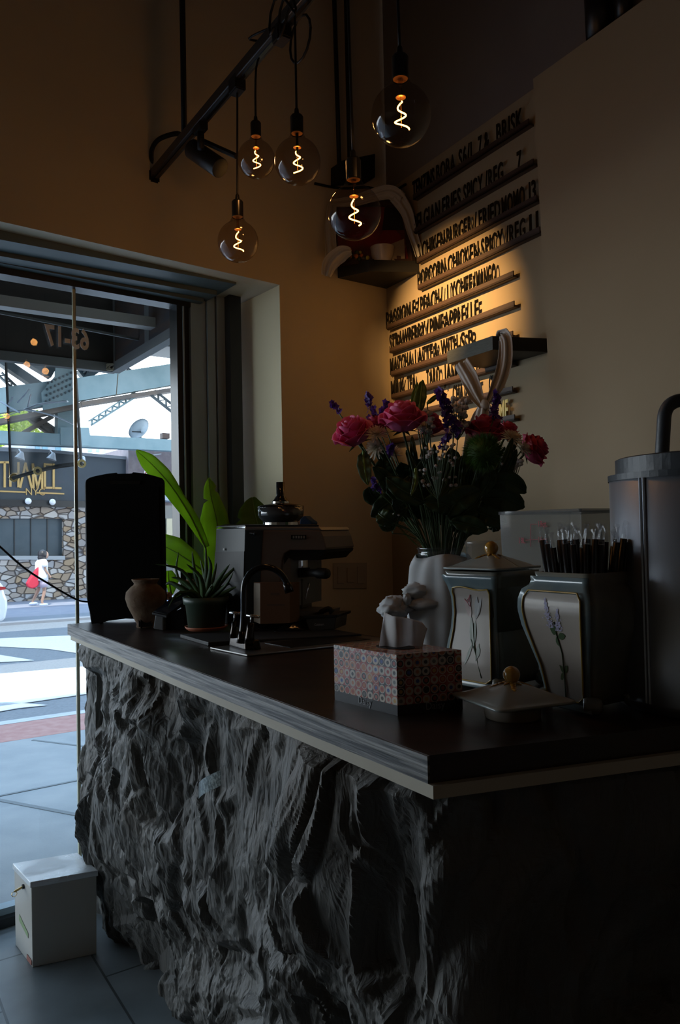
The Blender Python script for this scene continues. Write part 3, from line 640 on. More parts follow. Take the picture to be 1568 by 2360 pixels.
# plywood lipping along the long front edge
o_ = -n1 * .004
MB().hexa([cF - up * TH + o_, cN - up * TH + o_, cN - up * TH, cF - up * TH], [cF + o_ - up * .001, cN + o_ - up * .001, cN - up * .001, cF - up * .001]).build('plywood_edge', ply_m, ct)
ins = lambda p, a, b: p + n1 * a - dR * 0 + d1 * b
Q4 = [ins(cF, .006, .006), ins(cN, -.004, .012), ins(cR2, 0, .012), ins(bF, -.02, .006)]
MB().hexa([p - up * (TH + .020) for p in Q4], [p - up * TH for p in Q4]).build('timber_strip', strip_m, ct)

# ---- the rock face under the counter
rock_m, tn, tl, tb_ = newmat('grey_split_rock')
_t = tn.new('ShaderNodeTexCoord'); _mp = tn.new('ShaderNodeMapping'); tl.new(_t.outputs['Object'], _mp.inputs[0]); _mp.inputs['Scale'].default_value = (1, 1, .35)
_n1 = tn.new('ShaderNodeTexNoise'); _n1.inputs['Scale'].default_value = 7; _n1.inputs['Detail'].default_value = 9; _n1.inputs['Distortion'].default_value = .6; tl.new(_mp.outputs[0], _n1.inputs[0])
_r = tn.new('ShaderNodeValToRGB'); tl.new(_n1.outputs[0], _r.inputs[0]); _r.color_ramp.elements[0].position = .3; _r.color_ramp.elements[0].color = (.082, .08, .073, 1); _r.color_ramp.elements[1].position = .7; _r.color_ramp.elements[1].color = (.15, .147, .137, 1)
_n3 = tn.new('ShaderNodeTexNoise'); _n3.inputs['Scale'].default_value = 1.6; _n3.inputs['Detail'].default_value = 3; tl.new(_t.outputs['Object'], _n3.inputs[0])
_r3 = tn.new('ShaderNodeValToRGB'); tl.new(_n3.outputs[0], _r3.inputs[0]); _r3.color_ramp.elements[0].position = .52; _r3.color_ramp.elements[1].position = .66
_mx = tn.new('ShaderNodeMix'); _mx.data_type = 'RGBA'; tl.new(_r3.outputs[0], _mx.inputs[0]); tl.new(_r.outputs[0], _mx.inputs[6]); _mx.inputs[7].default_value = (.085, .07, .055, 1)
tl.new(_mx.outputs[2], tb_.inputs['Base Color']); tb_.inputs['Roughness'].default_value = .62
_n2 = tn.new('ShaderNodeTexNoise'); _n2.inputs['Scale'].default_value = 30; _n2.inputs['Detail'].default_value = 8; _n2.inputs['Distortion'].default_value = 1.2; tl.new(_mp.outputs[0], _n2.inputs[0])
_b = tn.new('ShaderNodeBump'); _b.inputs['Strength'].default_value = .9; _b.inputs['Distance'].default_value = .014; tl.new(_n2.outputs[0], _b.inputs['Height']); tl.new(_b.outputs[0], tb_.inputs['Normal'])
ztopR = ZC - TH - .018
# plan path of the rock: back corner by the glass, front run, near corner, short end
ent = .03
pa = cF + n1 * .30 + d1 * .02; pb2 = cF + n1 * .0 + d1 * .0; pc_ = cN + n1 * ent * 1.6 - d1 * .035; pd2 = pc_ + dR * 1.5
def path_pts():
    segs = [(pa, pb2, 36), (pb2, pc_, 360), (pc_, pd2, 110)]; out = []
    for a, b, n in segs:
        for i in range(n): out.append(a + (b - a) * (i / n))
    out.append(pd2); return out
raw = path_pts()
rad = 9; sm_ = [sum((raw[min(max(i + k, 0), len(raw) - 1)] for k in range(-rad, rad + 1)), V((0, 0, 0))) / (2 * rad + 1) for i in range(len(raw))]
NZ = 270; Nn = len(sm_); vs, fs = [], []
def facets(x, y, s, o):
    dd, pp = noise.voronoi(V((x * s, y * s, o)))
    c = pp[0]; h1 = noise.cell(V((c.x * 7.1 + .3, c.y * 5.3 + .1, o + .5))); tx = noise.cell(V((c.x * 3.7 + 9, c.y * 8.9, o + 2.5))); ty = noise.cell(V((c.x * 9.1, c.y * 2.9 + 4, o + 4.5)))
    return (h1 * .9 + (x * s - c.x) * tx * 1.4 + (y * s - c.y) * ty * 1.2) * min(1, (dd[1] - dd[0]) * 5)
def ridged(p, o, l=2.05, g=.5):
    a = 1.0; s = 0.0
    for _ in range(o): s += a * (1 - abs(noise.noise(p)) * 2.0); p = p * l; a *= g
    return s
cum = 0.0
for i in range(Nn):
    p = sm_[i]; t = (sm_[min(i + 1, Nn - 1)] - sm_[max(i - 1, 0)]); t.z = 0; t.normalize(); nrm = V((t.y, -t.x, 0))
    if i > 0: cum += (sm_[i] - sm_[i - 1]).length
    for j in range(NZ + 1):
        v = j / NZ; z = ztopR * (1 - v)
        w0 = noise.noise_vector(V((cum * 1.5, z * 1.5, 3.1))); w1 = noise.noise_vector(V((cum * 4.1, z * 4.1, 8.1)))
        x_ = cum + w0.x * .16 + w1.x * .045 - (z - .5) * .22; y_ = (z + w0.y * .18 + w1.y * .06)
        big = noise.noise(V((cum * 1.7 + 5, z * 1.5, 1.7))) * .060 + noise.noise(V((x_ * 4.0, y_ * 2.6, 7.7))) * .052
        f1 = facets(x_ * 1.0, y_ * .62, 5.5, 1.0) * .034
        f2 = facets(x_ * 1.0 + y_ * .3, y_ * .6, 13.0, 5.0) * .018
        rr = ridged(V((x_ * 12 + y_ * 3, y_ * 6, 9.3)), 4) / 1.9
        fine = ridged(V((x_ * 40, y_ * 18, 2.2)), 3) / 1.8
        d = big + f1 + f2 + (rr - .55) * .009 + (fine - .5) * .0045
        edge = min(1, v / .03); rec = -.05 * v * v - .015
        d = max(-.13, min(.085 if i > 70 else .035, d * edge * (1 if i > 70 else .6) + rec))
        vs.append(p + nrm * d + V((0, 0, z - p.z)))
for i in range(Nn - 1):
    for j in range(NZ):
        a = i * (NZ + 1) + j; fs.append((a, a + 1, a + NZ + 2, a + NZ + 1))
rk = MB(); rk.v = vs; rk.f = fs
rk.build('rock_face', rock_m, ct, smooth=False)
# glittering sticker on the rock
sp = PV(516, 1797, cN - n1 * .035, d1)
o = MB().grid(lambda i, j: PV(490 + 52 * i, 1818 - 30 * i - 36 * (1 - j) + 16, cN, d1, 0) - n1 * (.035 + .012 * math.sin(i * 3.1)), 8, 4).build('foil_sticker', mat('shiny_foil', (.10, .11, .10), .3, .5, col2=(.28, .30, .27), scale=150, lo=.45, hi=.6), solid=.001)
tag(o, 'small shiny curved foil sticker on the rock face', 'sticker')
# body behind the rock, so that it carries the top
body = [pb2 + n1 * .16 + d1 * .08, pc_ + n1 * .16 - d1 * .16 + dR * .05, pc_ + dR * (wdt * .9) - d1 * .16, bF + d1 * .1 - n1 * .1]
o = MB().hexa([lift(p, 0) for p in body], [lift(p, ztopR) for p in body]).build('carcass', mat('dark_counter_carcass', (.05, .045, .04), .8), ct)

# ---- white metal box on the floor
bx = thing('metal_box', 'white enamelled steel box with a keyed lid standing on the tiles beside the rock', 'box', PZ(75, 2230, 0))
c0, c1_, cl_ = PZ(75, 2230, 0), PZ(223, 2198, 0), PZ(36, 2178, 0); c3_ = c1_ + (cl_ - c0)
hb = (2230 - 2042) * c0.y / FPX * 1.0
box_m = mat('white_enamel', (.62, .60, .55), .35, col2=(.58, .56, .51), scale=2)
lid_m, ln, ll, lb = newmat('scratched_silver_lid')
lb.inputs['Base Color'].default_value = (.92, .94, .95, 1); lb.inputs['Metallic'].default_value = .35
_t = ln.new('ShaderNodeTexCoord'); _n1 = ln.new('ShaderNodeTexNoise'); _n1.inputs['Scale'].default_value = 9; _n1.inputs['Detail'].default_value = 6; ll.new(_t.outputs['Object'], _n1.inputs[0])
_r = ln.new('ShaderNodeMapRange'); ll.new(_n1.outputs[0], _r.inputs[0]); _r.inputs[1].default_value = .4; _r.inputs[2].default_value = .62; _r.inputs[3].default_value = .12; _r.inputs[4].default_value = .32; ll.new(_r.outputs[0], lb.inputs['Roughness'])
_b = ln.new('ShaderNodeBump'); _b.inputs['Strength'].default_value = .25; _b.inputs['Distance'].default_value = .006; ll.new(_n1.outputs[0], _b.inputs['Height']); ll.new(_b.outputs[0], lb.inputs['Normal'])
B4 = [c0, c1_, c3_, cl_]; cen = sum(B4, V((0, 0, 0))) / 4
O4 = [p + (p - cen) * .0 for p in B4]; T4 = [p + (p - cen) * .02 + up * hb for p in B4]
MB().hexa(O4, T4).build('body', box_m, bx, bev=.002)
L4 = [p + (p - cen) * .06 for p in B4]
MB().hexa([p + up * (hb - .012) for p in L4], [p + up * (hb + .008) for p in L4]).build('lid', [lid_m], bx, bev=.002)
ul = (cl_ - c0).normalized(); kp = c0 + (cl_ - c0) * .42 + up * (hb - .035); on = ul.cross(up).normalized(); on = on if on.x < 0 else -on
MB().lathe([(.001, .0), (.008, 0), (.008, .008), (.001, .008)], T(kp, z=on), n=16).build('lock', black_frame, bx)
brass = mat('brass_key', (.65, .45, .18), .3, .9)
kk = MB().beam(kp + on * .006, kp + on * .034 - up * .008, .003, .007); kk.add(*(lambda t: (t.v, t.f))(MB().tube([kp + on * .034 - up * .016 + (on * math.cos(a * .8) + up * math.sin(a * .8)) * .009 for a in range(9)], .0012, 5)))
kk.build('key', brass, bx)
sc_ = mat('green_decal', (.30, .42, .22), .6)
def side(u_, v_, o_=.0008): return c0 + (cl_ - c0) * u_ + up * hb * v_ + on * o_ + (c0 - cen) * 0
MB().prism([side(.2, .30, .002), side(.72, .38, .002), side(.72, .46, .002), side(.2, .36, .002)], on * .0006).build('decal', sc_, bx, label='faded green decal')
MB().prism([side(0.02, .02, .002), side(.3, .02, .002), side(.28, .09, .002), side(0.02, .08, .002)], on * .0006).build('decal', mat('red_decal', (.45, .18, .14), .6), bx, label='worn red corner mark')

# ================================================================== things on the counter
def base(px, py): return PZ(px, py, ZC)
blackp = mat('black_plastic', (.006, .006, .007), .55, spec=.3); blackg = mat('gloss_black', (.008, .008, .009), .12)
# --- portable speaker
spk = thing('speaker', 'tall black speaker seen from behind at the window end of the counter', 'speaker', base(290, 1438))
Ys = base(290, 1440).y
sp_pts = [(209, 1425), (209, 1418), (204, 1400), (201, 1380), (197, 1112), (199, 1106), (206, 1101), (220, 1097), (245, 1092), (270, 1089), (271, 1092), (305, 1091), (306, 1088), (335, 1091), (358, 1097), (374, 1102), (379, 1108), (380, 1113), (384, 1330), (385, 1385), (380, 1420), (378, 1434)]
m_ = MB(); m_.prism([PY(x, y, Ys) for x, y in sp_pts + [(330, 1427), (290, 1426), (250, 1431), (232, 1436), (211, 1438)]], V((-.07, .2, 0)))
sb_ = m_.build('cabinet', mat('speaker_black', (.003, .003, .003), .75, spec=.12), spk, bev=.008)
MB().prism([PY(x, y, Ys - .004) for x, y in ((212, 1125), (366, 1122), (371, 1370), (216, 1376))], V((0, .006, 0))).build('back_panel', mat('black_grille', (.003, .003, .003), .8, spec=.1), sb_)
MB().prism([PY(x, y, Ys - .006) for x, y in ((250, 1108), (325, 1108), (322, 1116), (254, 1116))], V((0, .006, 0))).build('handle_recess', blackg, sb_)
for x in (229, 346, 320): MB().tube([PY(x, 1431, Ys + (.03 if x != 320 else .2)), V((PY(x, 1440, Ys).x, Ys + (.03 if x != 320 else .2), ZC))], .009, 10).build('foot', blackp, spk)
cpts = [PY(-60, 1205, 2.2), PY(0, 1260, 2.35), PY(60, 1312, 2.5), PY(120, 1350, 2.65), PY(165, 1376, 2.75), PY(185, 1385, Ys - .02), PY(206, 1387, Ys + .02)]
def smooth(pts, n=6):
    out = []; P = [pts[0]] + list(pts) + [pts[-1]]
    for i in range(1, len(P) - 2):
        for k in range(n):
            t = k / n; p0, p1, p2, p3 = P[i - 1], P[i], P[i + 1], P[i + 2]
            out.append(.5 * ((2 * p1) + (p2 - p0) * t + (2 * p0 - 5 * p1 + 4 * p2 - p3) * t * t + (3 * p1 - p0 - 3 * p2 + p3) * t ** 3))
    out.append(P[-2]); return out
o = MB().tube(smooth(cpts), .0035, 8).build('cable', blackp, smooth=True); tag(o, 'thin black cable running across the glass to the black speaker', 'cable')
# --- clay vase
clay = mat('mottled_clay', (.12, .065, .035), .85, col2=(.20, .135, .08), scale=22, bump=.4, bscale=50)
vb = base(337, 1446); s_ = vb.y / FPX
vs_ = MB(T(vb)).lathe([(.001, 0), (20 * s_, 0), (22 * s_, 2 * s_), (21 * s_, 9 * s_), (30 * s_, 28 * s_), (41 * s_, 50 * s_), (46 * s_, 68 * s_), (44 * s_, 82 * s_), (33 * s_, 94 * s_), (27 * s_, 98 * s_), (26 * s_, 102 * s_), (31 * s_, 109 * s_), (31.5 * s_, 111 * s_), (28 * s_, 111 * s_), (23 * s_, 100 * s_), (20 * s_, 85 * s_)], n=36).build('clay_vase', clay, smooth=True)
tag(vs_, 'small brown unglazed clay vase in front of the black speaker', 'vase')
# --- small black device
db_ = base(335, 1447); m_ = MB(T(db_, rz=R(20))); m_.box((0, 0, .022), (.05, .05, .042), bev=.006)
gd = thing('card_reader', 'small black puck shaped reader beside the clay vase', 'card reader', db_); m_.build('body', blackp, gd); MB(T(db_, rz=R(20))).box((0, 0, .047), (.042, .042, .008), bev=.003).build('cap', mat('dark_grey_rubber', (.03, .035, .04), .5), gd)
# --- payment terminal with tilted screen
pt_ = thing('payment_terminal', 'tilted dark tablet terminal on a grey wedge foot beside the potted aloe', 'payment terminal', base(375, 1452))
Yt = base(372, 1453).y; gp_ = mat('grey_plastic', (.34, .36, .38), .45)
MB().prism([PY(x, y, Yt) for x, y in ((353, 1449), (376, 1453), (377, 1420), (358, 1416))], V((.03, .06, 0))).build('foot', gp_, pt_, bev=.003)
MB().prism([PY(x, y, Yt + .012) for x, y in ((376, 1453), (425, 1452), (424, 1400), (377, 1420))], V((.03, .10, 0))).build('stand', blackp, pt_)
q0, q1, q2, q3 = PY(350, 1412, Yt - .02), PY(384, 1420, Yt - .05), PY(448, 1372, Yt + .02), PY(414, 1364, Yt + .06)
MB().prism([q0, q1, q2, q3], V((0, .002, -.008))).build('tablet', blackp, pt_, bev=.002)
MB().prism([q0 + (q2 - q0) * .05 + V((0, -.001, .001)), q1 + (q3 - q1) * .05 + V((0, -.001, .001)), q2 + (q0 - q2) * .05 + V((0, -.001, .001)), q3 + (q1 - q3) * .05 + V((0, -.001, .001))], V((0, 0, .001))).build('screen', mat('dark_screen', (.01, .012, .016), .06), pt_)
# --- drain mat
mt = mat('black_rubber_mat', (.014, .015, .017), .6, bump=.5, bscale=260, bdist=.004)
m0, m1_, m2_, m3_ = base(480, 1489), base(834, 1470), base(700, 1448), base(414, 1470)
m3_ = base(415, 1470); m2_ = m3_ + (m1_ - m0) * .97
o = MB().hexa([m0, m1_, m2_, m3_], [p + up * .012 for p in (m0, m1_, m2_, m3_)]).build('rubber_mat', mt, bev=.002); tag(o, 'black textured bar mat under the coffee machine', 'bar mat')
ZM = ZC + .012
def onmat(px, py): return PZ(px, py, ZM)
# --- aloe
apot = thing('potted_aloe', 'spiky aloe in a dark green plastic pot on an orange saucer', 'potted plant', onmat(476, 1450))
ab = onmat(476, 1451); s_ = ab.y / FPX; pg = mat('dark_green_plastic', (.055, .085, .06), .4); terr = mat('orange_terracotta', (.45, .13, .06), .6)
MB(T(ab)).lathe([(.001, 0), (41 * s_, 0), (47 * s_, 5 * s_), (49 * s_, 9 * s_), (46 * s_, 9 * s_), (40 * s_, 3 * s_), (.001, 3 * s_)], n=36).build('saucer', terr, apot, smooth=True)
MB(T(ab + up * 3 * s_)).lathe([(.001, 0), (41 * s_, 0), (47 * s_, 56 * s_), (51 * s_, 57 * s_), (53 * s_, 73 * s_), (50 * s_, 73 * s_), (46 * s_, 58 * s_), (44 * s_, 50 * s_)], n=40).build('pot', pg, apot, smooth=True)
soil = mat('dark_soil', (.02, .014, .01), .95, bump=.6, bscale=90)
MB(T(ab + up * 66 * s_)).lathe([(.001, 0), (47 * s_, 0)], n=24).build('soil', soil, apot)
aloe = leafmat('aloe_green', (.035, .085, .03), (.07, .15, .04), .15, .6, 20)
crown = ab + up * 66 * s_
def blade(mb, pts, w, th=.25, side=None, n=10):
    """tapering fleshy blade along pts"""
    P = smooth(pts, 4); N = len(P); vs = []; fs = []
    for i, p in enumerate(P):
        t = i / (N - 1); d = (P[min(i + 1, N - 1)] - P[max(i - 1, 0)]).normalized(); x = d.cross(side or V((0, -1, 0)))
        x = x.normalized() if x.length > .05 else V((1, 0, 0)); y = x.cross(d).normalized(); ww = w * (1 - t) ** .75 * (0.75 + .5 * min(t * 4, 1) * .5) + .0004
        vs += [p - x * ww + y * ww * th, p + y * ww * -.1 - x * ww * .4, p + y * -ww * .18, p - y * ww * .1 + x * ww * .4, p + x * ww + y * ww * th, p + y * ww * .45]
    for i in range(N - 1):
        for k in range(6): fs.append((i * 6 + k, i * 6 + (k + 1) % 6, (i + 1) * 6 + (k + 1) % 6, (i + 1) * 6 + k))
    fs.append((0, 1, 2, 3, 4, 5)); mb.add(vs, fs)
aleaves = [((468, 1378), (420, 1315), (356, 1300), -.03), ((470, 1375), (450, 1320), (443, 1270), -.01), ((474, 1372), (476, 1320), (474, 1268), .0), ((468, 1378), (410, 1330), (412, 1272), .03), ((478, 1378), (520, 1330), (560, 1292), .02),
           ((478, 1375), (505, 1335), (530, 1300), -.05), ((482, 1380), (520, 1350), (538, 1318), -.08), ((484, 1382), (525, 1362), (545, 1352), -.03), ((484, 1385), (520, 1370), (536, 1372), .02), ((462, 1378), (415, 1365), (387, 1402), -.1),
           ((466, 1376), (425, 1340), (395, 1330), .0), ((460, 1380), (400, 1345), (382, 1348), .03), ((474, 1374), (490, 1350), (484, 1356), -.12), ((476, 1374), (492, 1330), (500, 1296), .04), ((470, 1376), (462, 1330), (430, 1300), -.06),
           ((480, 1380), (508, 1356), (542, 1340), .05), ((465, 1380), (440, 1362), (402, 1380), -.06), ((472, 1378), (474, 1340), (462, 1290), .06), ((478, 1378), (500, 1352), (522, 1322), .06), ((474, 1370), (486, 1310), (480, 1282), -.05)]
for i, (a, b, c, dy) in enumerate(aleaves):
    m_ = MB(); Y0 = crown.y; m_.M = None
    blade(m_, [PY(a[0], a[1] + 4, Y0), PY(b[0], b[1], Y0 + dy * .6), PY(c[0], c[1], Y0 + dy)], .0085 + .002 * (i % 3))
    m_.build('leaf', aloe, apot, smooth=True)
# --- bird of paradise leaves behind
bop = thing('banana_leaf_plant', 'tall plant with broad bright green paddle leaves behind the aloe', 'potted plant', base(455, 1425))
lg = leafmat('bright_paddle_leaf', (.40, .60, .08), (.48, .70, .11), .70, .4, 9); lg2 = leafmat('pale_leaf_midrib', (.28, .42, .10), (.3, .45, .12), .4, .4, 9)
stemg = leafmat('plant_stem_green', (.08, .16, .03), (.12, .2, .05), .2)
def paddle(par, mid, wids, twist=0.0, m=lg, notch=(), fold=.25, nm='leaf'):
    """broad blade along mid-rib points with left/right half widths"""
    P = smooth(mid, 8); N = len(P); vs = []; fs = []; L = len(wids) - 1
    for i, p in enumerate(P):
        t = i / (N - 1); k = min(int(t * L), L - 1); f = t * L - k; wl_, wr = [(wids[k][q] * (1 - f) + wids[k + 1][q] * f) for q in (0, 1)]
        d = (P[min(i + 1, N - 1)] - P[max(i - 1, 0)]).normalized(); a = twist * t
        vd = (p - CAM).normalized(); x = vd.cross(d).normalized(); y = x.cross(d).normalized()
        x = x * math.cos(a) + y * math.sin(a); y = x.cross(d).normalized()
        for nt, ns, nw in notch:
            if abs(t - nt) < .02: 
                if ns < 0: wl_ *= nw
                else: wr *= nw
        cv = [-1, -.66, -.33, 0, .33, .66, 1]
        for c in cv: ww = (wl_ if c < 0 else wr); vs.append(p + x * c * ww + y * (abs(c) * ww * fold) + y * .004 * math.sin(t * 26 + c * 2) * abs(c))
    for i in range(N - 1):
        for k in range(6): fs.append((i * 7 + k, i * 7 + k + 1, (i + 1) * 7 + k + 1, (i + 1) * 7 + k))
    mb = MB(); mb.add(vs, fs); o = mb.build(nm, m, par, smooth=True, solid=.0012)
    MB().tube([q + (CAM - q).normalized() * .002 for q in P], [.0035 * (1 - i / N) + .0008 for i in range(N)], 6).build('midrib', lg2 if m is not bpy.data.materials.get('dark_bouquet_leaf') else m, o, smooth=True)
    return o
px_ = lambda n, D: n * D / FPX
D0 = base(455, 1420).y
def pyl(pts): return [PY(x, y, Y) for x, y, Y in pts]
W_ = lambda ls, D: [(px_(a, D), px_(b, D)) for a, b in ls]
paddle(bop, pyl([(474, 1262, D0), (440, 1190, D0), (395, 1120, D0), (350, 1070, D0), (314, 1038, D0)]), W_([(1, 10), (14, 14), (22, 12), (26, 20), (20, 18), (2, 2)], D0), 0, fold=.35)
paddle(bop, pyl([(497, 1340, D0 + .05), (508, 1260, D0 + .05), (498, 1190, D0 + .06), (486, 1140, D0 + .07), (482, 1101, D0 + .08)]), W_([(18, 4), (36, 24), (41, 28), (37, 27), (20, 20), (14, 16), (2, 2)], D0), 0, notch=((.69, -1, .45), (.80, 1, .7), (.93, 1, .6)))
paddle(bop, pyl([(478, 1322, D0 + .03), (440, 1295, D0 + .03), (400, 1270, D0 + .05), (360, 1250, D0 + .08)]), W_([(4, 4), (28, 26), (34, 34), (20, 24)], D0), 0, fold=.1)
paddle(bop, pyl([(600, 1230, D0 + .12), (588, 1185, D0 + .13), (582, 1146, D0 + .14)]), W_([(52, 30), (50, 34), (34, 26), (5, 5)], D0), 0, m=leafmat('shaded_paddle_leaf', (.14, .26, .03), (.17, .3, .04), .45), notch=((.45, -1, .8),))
paddle(bop, pyl([(395, 1370, D0 + .05), (390, 1340, D0 + .05), (388, 1315, D0 + .05)]), W_([(4, 4), (10, 24), (4, 8)], D0), 0)
potp = base(470, 1424); 
MB(T(base(470, 1425))).lathe([(.001, 0), (.06, 0), (.07, .09), (.075, .09), (.075, .11), (.068, .11), (.062, .09)], n=24).build('pot', blackp, bop, smooth=True)
rt = base(470, 1425) + up * .08
for q in (PY(474, 1262, D0), PY(497, 1340, D0 + .05), PY(478, 1322, D0 + .03), PY(600, 1230, D0 + .12)):
    MB().tube(smooth([rt, (rt + q) / 2 + V((.01, 0, 0)), q]), [.006] * 6 + [.004] * 7, 7).build('stem', stemg, bop, smooth=True)
# pale coral like flower
fl_ = thing('coral_flower', 'pale peach flower with many blunt petals between vase and aloe', 'flower', base(385, 1440))
rnd = random.Random(5); m_ = MB(); c_ = PY(382, 1378, D0 - .02)
for i in range(34):
    a = rnd.uniform(0, 6.28); e = rnd.uniform(-.2, 1.2); d = V((math.cos(a) * math.cos(e), -abs(math.sin(a)) * math.cos(e), math.sin(e))); L_ = rnd.uniform(.018, .034)
    m_.tube([c_, c_ + d * L_ * .6, c_ + d * L_], [.003, .0055, .003], 6)
m_.build('petals', mat('peach_petal', (.55, .38, .28), .6), fl_, smooth=True); MB().tube([base(388, 1440), c_], .004, 6).build('stem', stemg, fl_)
m_ = MB(); c_ = PY(438, 1350, D0 + .02)
for i in range(24):
    a = rnd.uniform(0, 6.28); e = rnd.uniform(-.2, 1.2); d = V((math.cos(a) * math.cos(e), -abs(math.sin(a)) * math.cos(e), math.sin(e))); m_.tube([c_, c_ + d * .018, c_ + d * rnd.uniform(.024, .034)], [.003, .005, .003], 6)
fl2 = thing('coral_flower', 'peach flower glimpsed behind the aloe leaves', 'flower', base(438, 1430)); m_.build('petals', bpy.data.materials['peach_petal'], fl2, smooth=True); MB().tube([base(440, 1430), c_], .004, 6).build('stem', stemg, fl2)
# ---- sink and tap
steel = mat('brushed_steel', (.50, .50, .49), .28, 1, bump=.05, bscale=200, stretch=(1, 1, 12)); steel_d = mat('dull_steel', (.30, .29, .28), .35, .9)
bronze = mat('dark_bronze', (.035, .028, .025), .18, .8); chrome = mat('chrome', (.75, .75, .76), .12, 1)
sk = thing('sink', 'steel drop-in sink deck carrying the black gooseneck tap', 'sink', base(570, 1513))
k0, k1, k3 = base(570, 1514), base(905, 1478), base(484, 1496); k2 = k1 + (k3 - k0) * .6; 
def quadring(P, w_, h0, h1, nm, m, par, fr=.06):
    c = sum(P, V((0, 0, 0))) / 4; Q = [p + (c - p) * w_ for p in P]; m_ = MB()
    for i in range(4):
        j = (i + 1) % 4; m_.hexa([P[i] + up * h0, P[j] + up * h0, Q[j] + up * h0, Q[i] + up * h0], [P[i] + up * h1, P[j] + up * h1, Q[j] + up * (h1 + .001), Q[i] + up * (h1 + .001)])
    return m_.build(nm, m, par)
deckp = [k0, k1, k1 + (k3 - k0), k3]
MB().hexa([p + up * .0005 for p in deckp], [p + up * .006 for p in deckp]).build('deck', steel_d, sk, bev=.002)
MB().hexa([p + up * .006 for p in (k0 + (k1 - k0) * .33 + (k3 - k0) * .2, k1 - (k1 - k0) * .1 + (k3 - k0) * .2, k1 - (k1 - k0) * .1 + (k3 - k0) * .85, k0 + (k1 - k0) * .33 + (k3 - k0) * .85)],
          [p + up * .0075 for p in (k0 + (k1 - k0) * .33 + (k3 - k0) * .2, k1 - (k1 - k0) * .1 + (k3 - k0) * .2, k1 - (k1 - k0) * .1 + (k3 - k0) * .85, k0 + (k1 - k0) * .33 + (k3 - k0) * .85)]).build('basin_shade', mat('shadowed_basin', (.02, .02, .02), .3, .5), sk)  # flat dark sheet, shade of the open basin put into its colour
ZS = ZC + .006
tp = thing('tap', 'black gooseneck tap with two lever handles on a bronze base plate', 'tap', PZ(565, 1496, ZS))
tb0, tb1, tb3 = PZ(565, 1499, ZS), PZ(604, 1497, ZS), PZ(527, 1488, ZS); Yf = tb0.y; sf = Yf / FPX
tb2 = tb1 + (tb3 - tb0); bh = 27 * sf
cc_ = (tb0 + tb1 + tb2 + tb3) / 4
MB().hexa([tb0, tb1, tb2, tb3], [p + (cc_ - p) * .12 + up * bh * .85 for p in (tb0, tb1, tb2, tb3)]).build('base_plate', bronze, tp, bev=.004)
ys = Yf + .01
arch = [(556, 1478), (560, 1440), (562, 1400), (562, 1370), (562, 1345), (566, 1330), (577, 1315), (592, 1306), (610, 1302), (628, 1306), (644, 1316), (655, 1331), (662, 1346), (668, 1360)]
arch = [(556, 1480), (560, 1445), (562, 1412), (562, 1375), (563, 1352), (568, 1336), (578, 1321), (593, 1311), (611, 1307), (629, 1310), (645, 1320), (656, 1334), (664, 1350)]
MB().tube(smooth([PY(x, y, ys) for x, y in arch], 4), 7.6 * sf, 14).build('spout', blackg, tp, smooth=True)
MB().tube([PY(661, 1344, ys), PY(664, 1352, ys), PY(668, 1365, ys)], [9.5 * sf, 10.5 * sf, 11 * sf], 14).build('nozzle', bronze, tp, smooth=True)
MB().tube([PY(556, 1482, ys), PY(557, 1470, ys), PY(559, 1455, ys)], [11 * sf, 9 * sf, 7.8 * sf], 14).build('spout_collar', bronze, tp, smooth=True)
for (x, yb, yt, hx0, hx1, hy0, hy1, dy) in ((540, 1470, 1414, 530, 553, 1412, 1414, .045), (578, 1482, 1418, 569, 598, 1418, 1422, -.01)):
    b_ = PY(x - 3, yb, Yf + dy); t_ = PY(x, yt + 18, Yf + dy)
    MB().tube([b_, b_ + (t_ - b_) * .3, b_ + (t_ - b_) * .7, t_], [13 * sf, 10.5 * sf, 8.6 * sf, 8.4 * sf] if dy < 0 else [9 * sf, 7 * sf, 5.6 * sf, 5.4 * sf], 16).build('valve_body', bronze, tp, smooth=True)
    MB().tube([t_, PY(x + 1, yt, Yf + dy)], 1.8 * sf, 8).build('valve_stem', chrome, tp, smooth=True)
    MB().tube([PY(hx0, hy0, Yf + dy), PY(hx1, hy1, Yf + dy - .01)], 3.6 * sf, 12).build('lever', chrome, tp, smooth=True)
# ---- espresso machine
em = thing('espresso_machine', 'cream and black espresso machine with a bean hopper on the bar mat', 'coffee machine', onmat(640, 1440))
Ye = onmat(565, 1452).y; se = Ye / FPX
cream = mat('satin_champagne_metal', (.13, .10, .083), .4, .15); smoke = mat('smoked_plastic', (.03, .04, .045), .3, spec=.12); dgrey = mat('dark_grey_plastic', (.022, .026, .03), .4, spec=.2)
dep = V((.10, .24, 0)); 
def emp(nm, pts, m, y0=0.0, d=None, par=em, bev=0, label=None): return MB().prism([PY(x, y, Ye + y0) for x, y in pts], d if d is not None else dep).build(nm, m, par, bev=bev, label=label)
body = [(606, 1222), (738, 1222), (745, 1236), (752, 1262), (750, 1268), (668, 1268), (655, 1276), (649, 1292), (646, 1340), (646, 1430), (598, 1436), (598, 1350)]
emp('body', body, cream, bev=.003)
emp('top_plate', [(565, 1214), (735, 1214), (742, 1222), (565, 1222)], steel_d, bev=.002)
emp('head_underside', [(655, 1268), (751, 1268), (749, 1274), (742, 1280), (732, 1291), (678, 1291), (665, 1285), (655, 1300)], blackp, .01)
emp('inner_column', [(647, 1340), (649, 1292), (655, 1276), (672, 1268), (674, 1275), (670, 1290), (670, 1400), (647, 1400)], mat('grey_column', (.15, .15, .15), .4), .012)
emp('tank_side', [(565, 1222), (606, 1222), (602, 1290), (600, 1343), (565, 1343)], smoke, -.002, bev=.002)
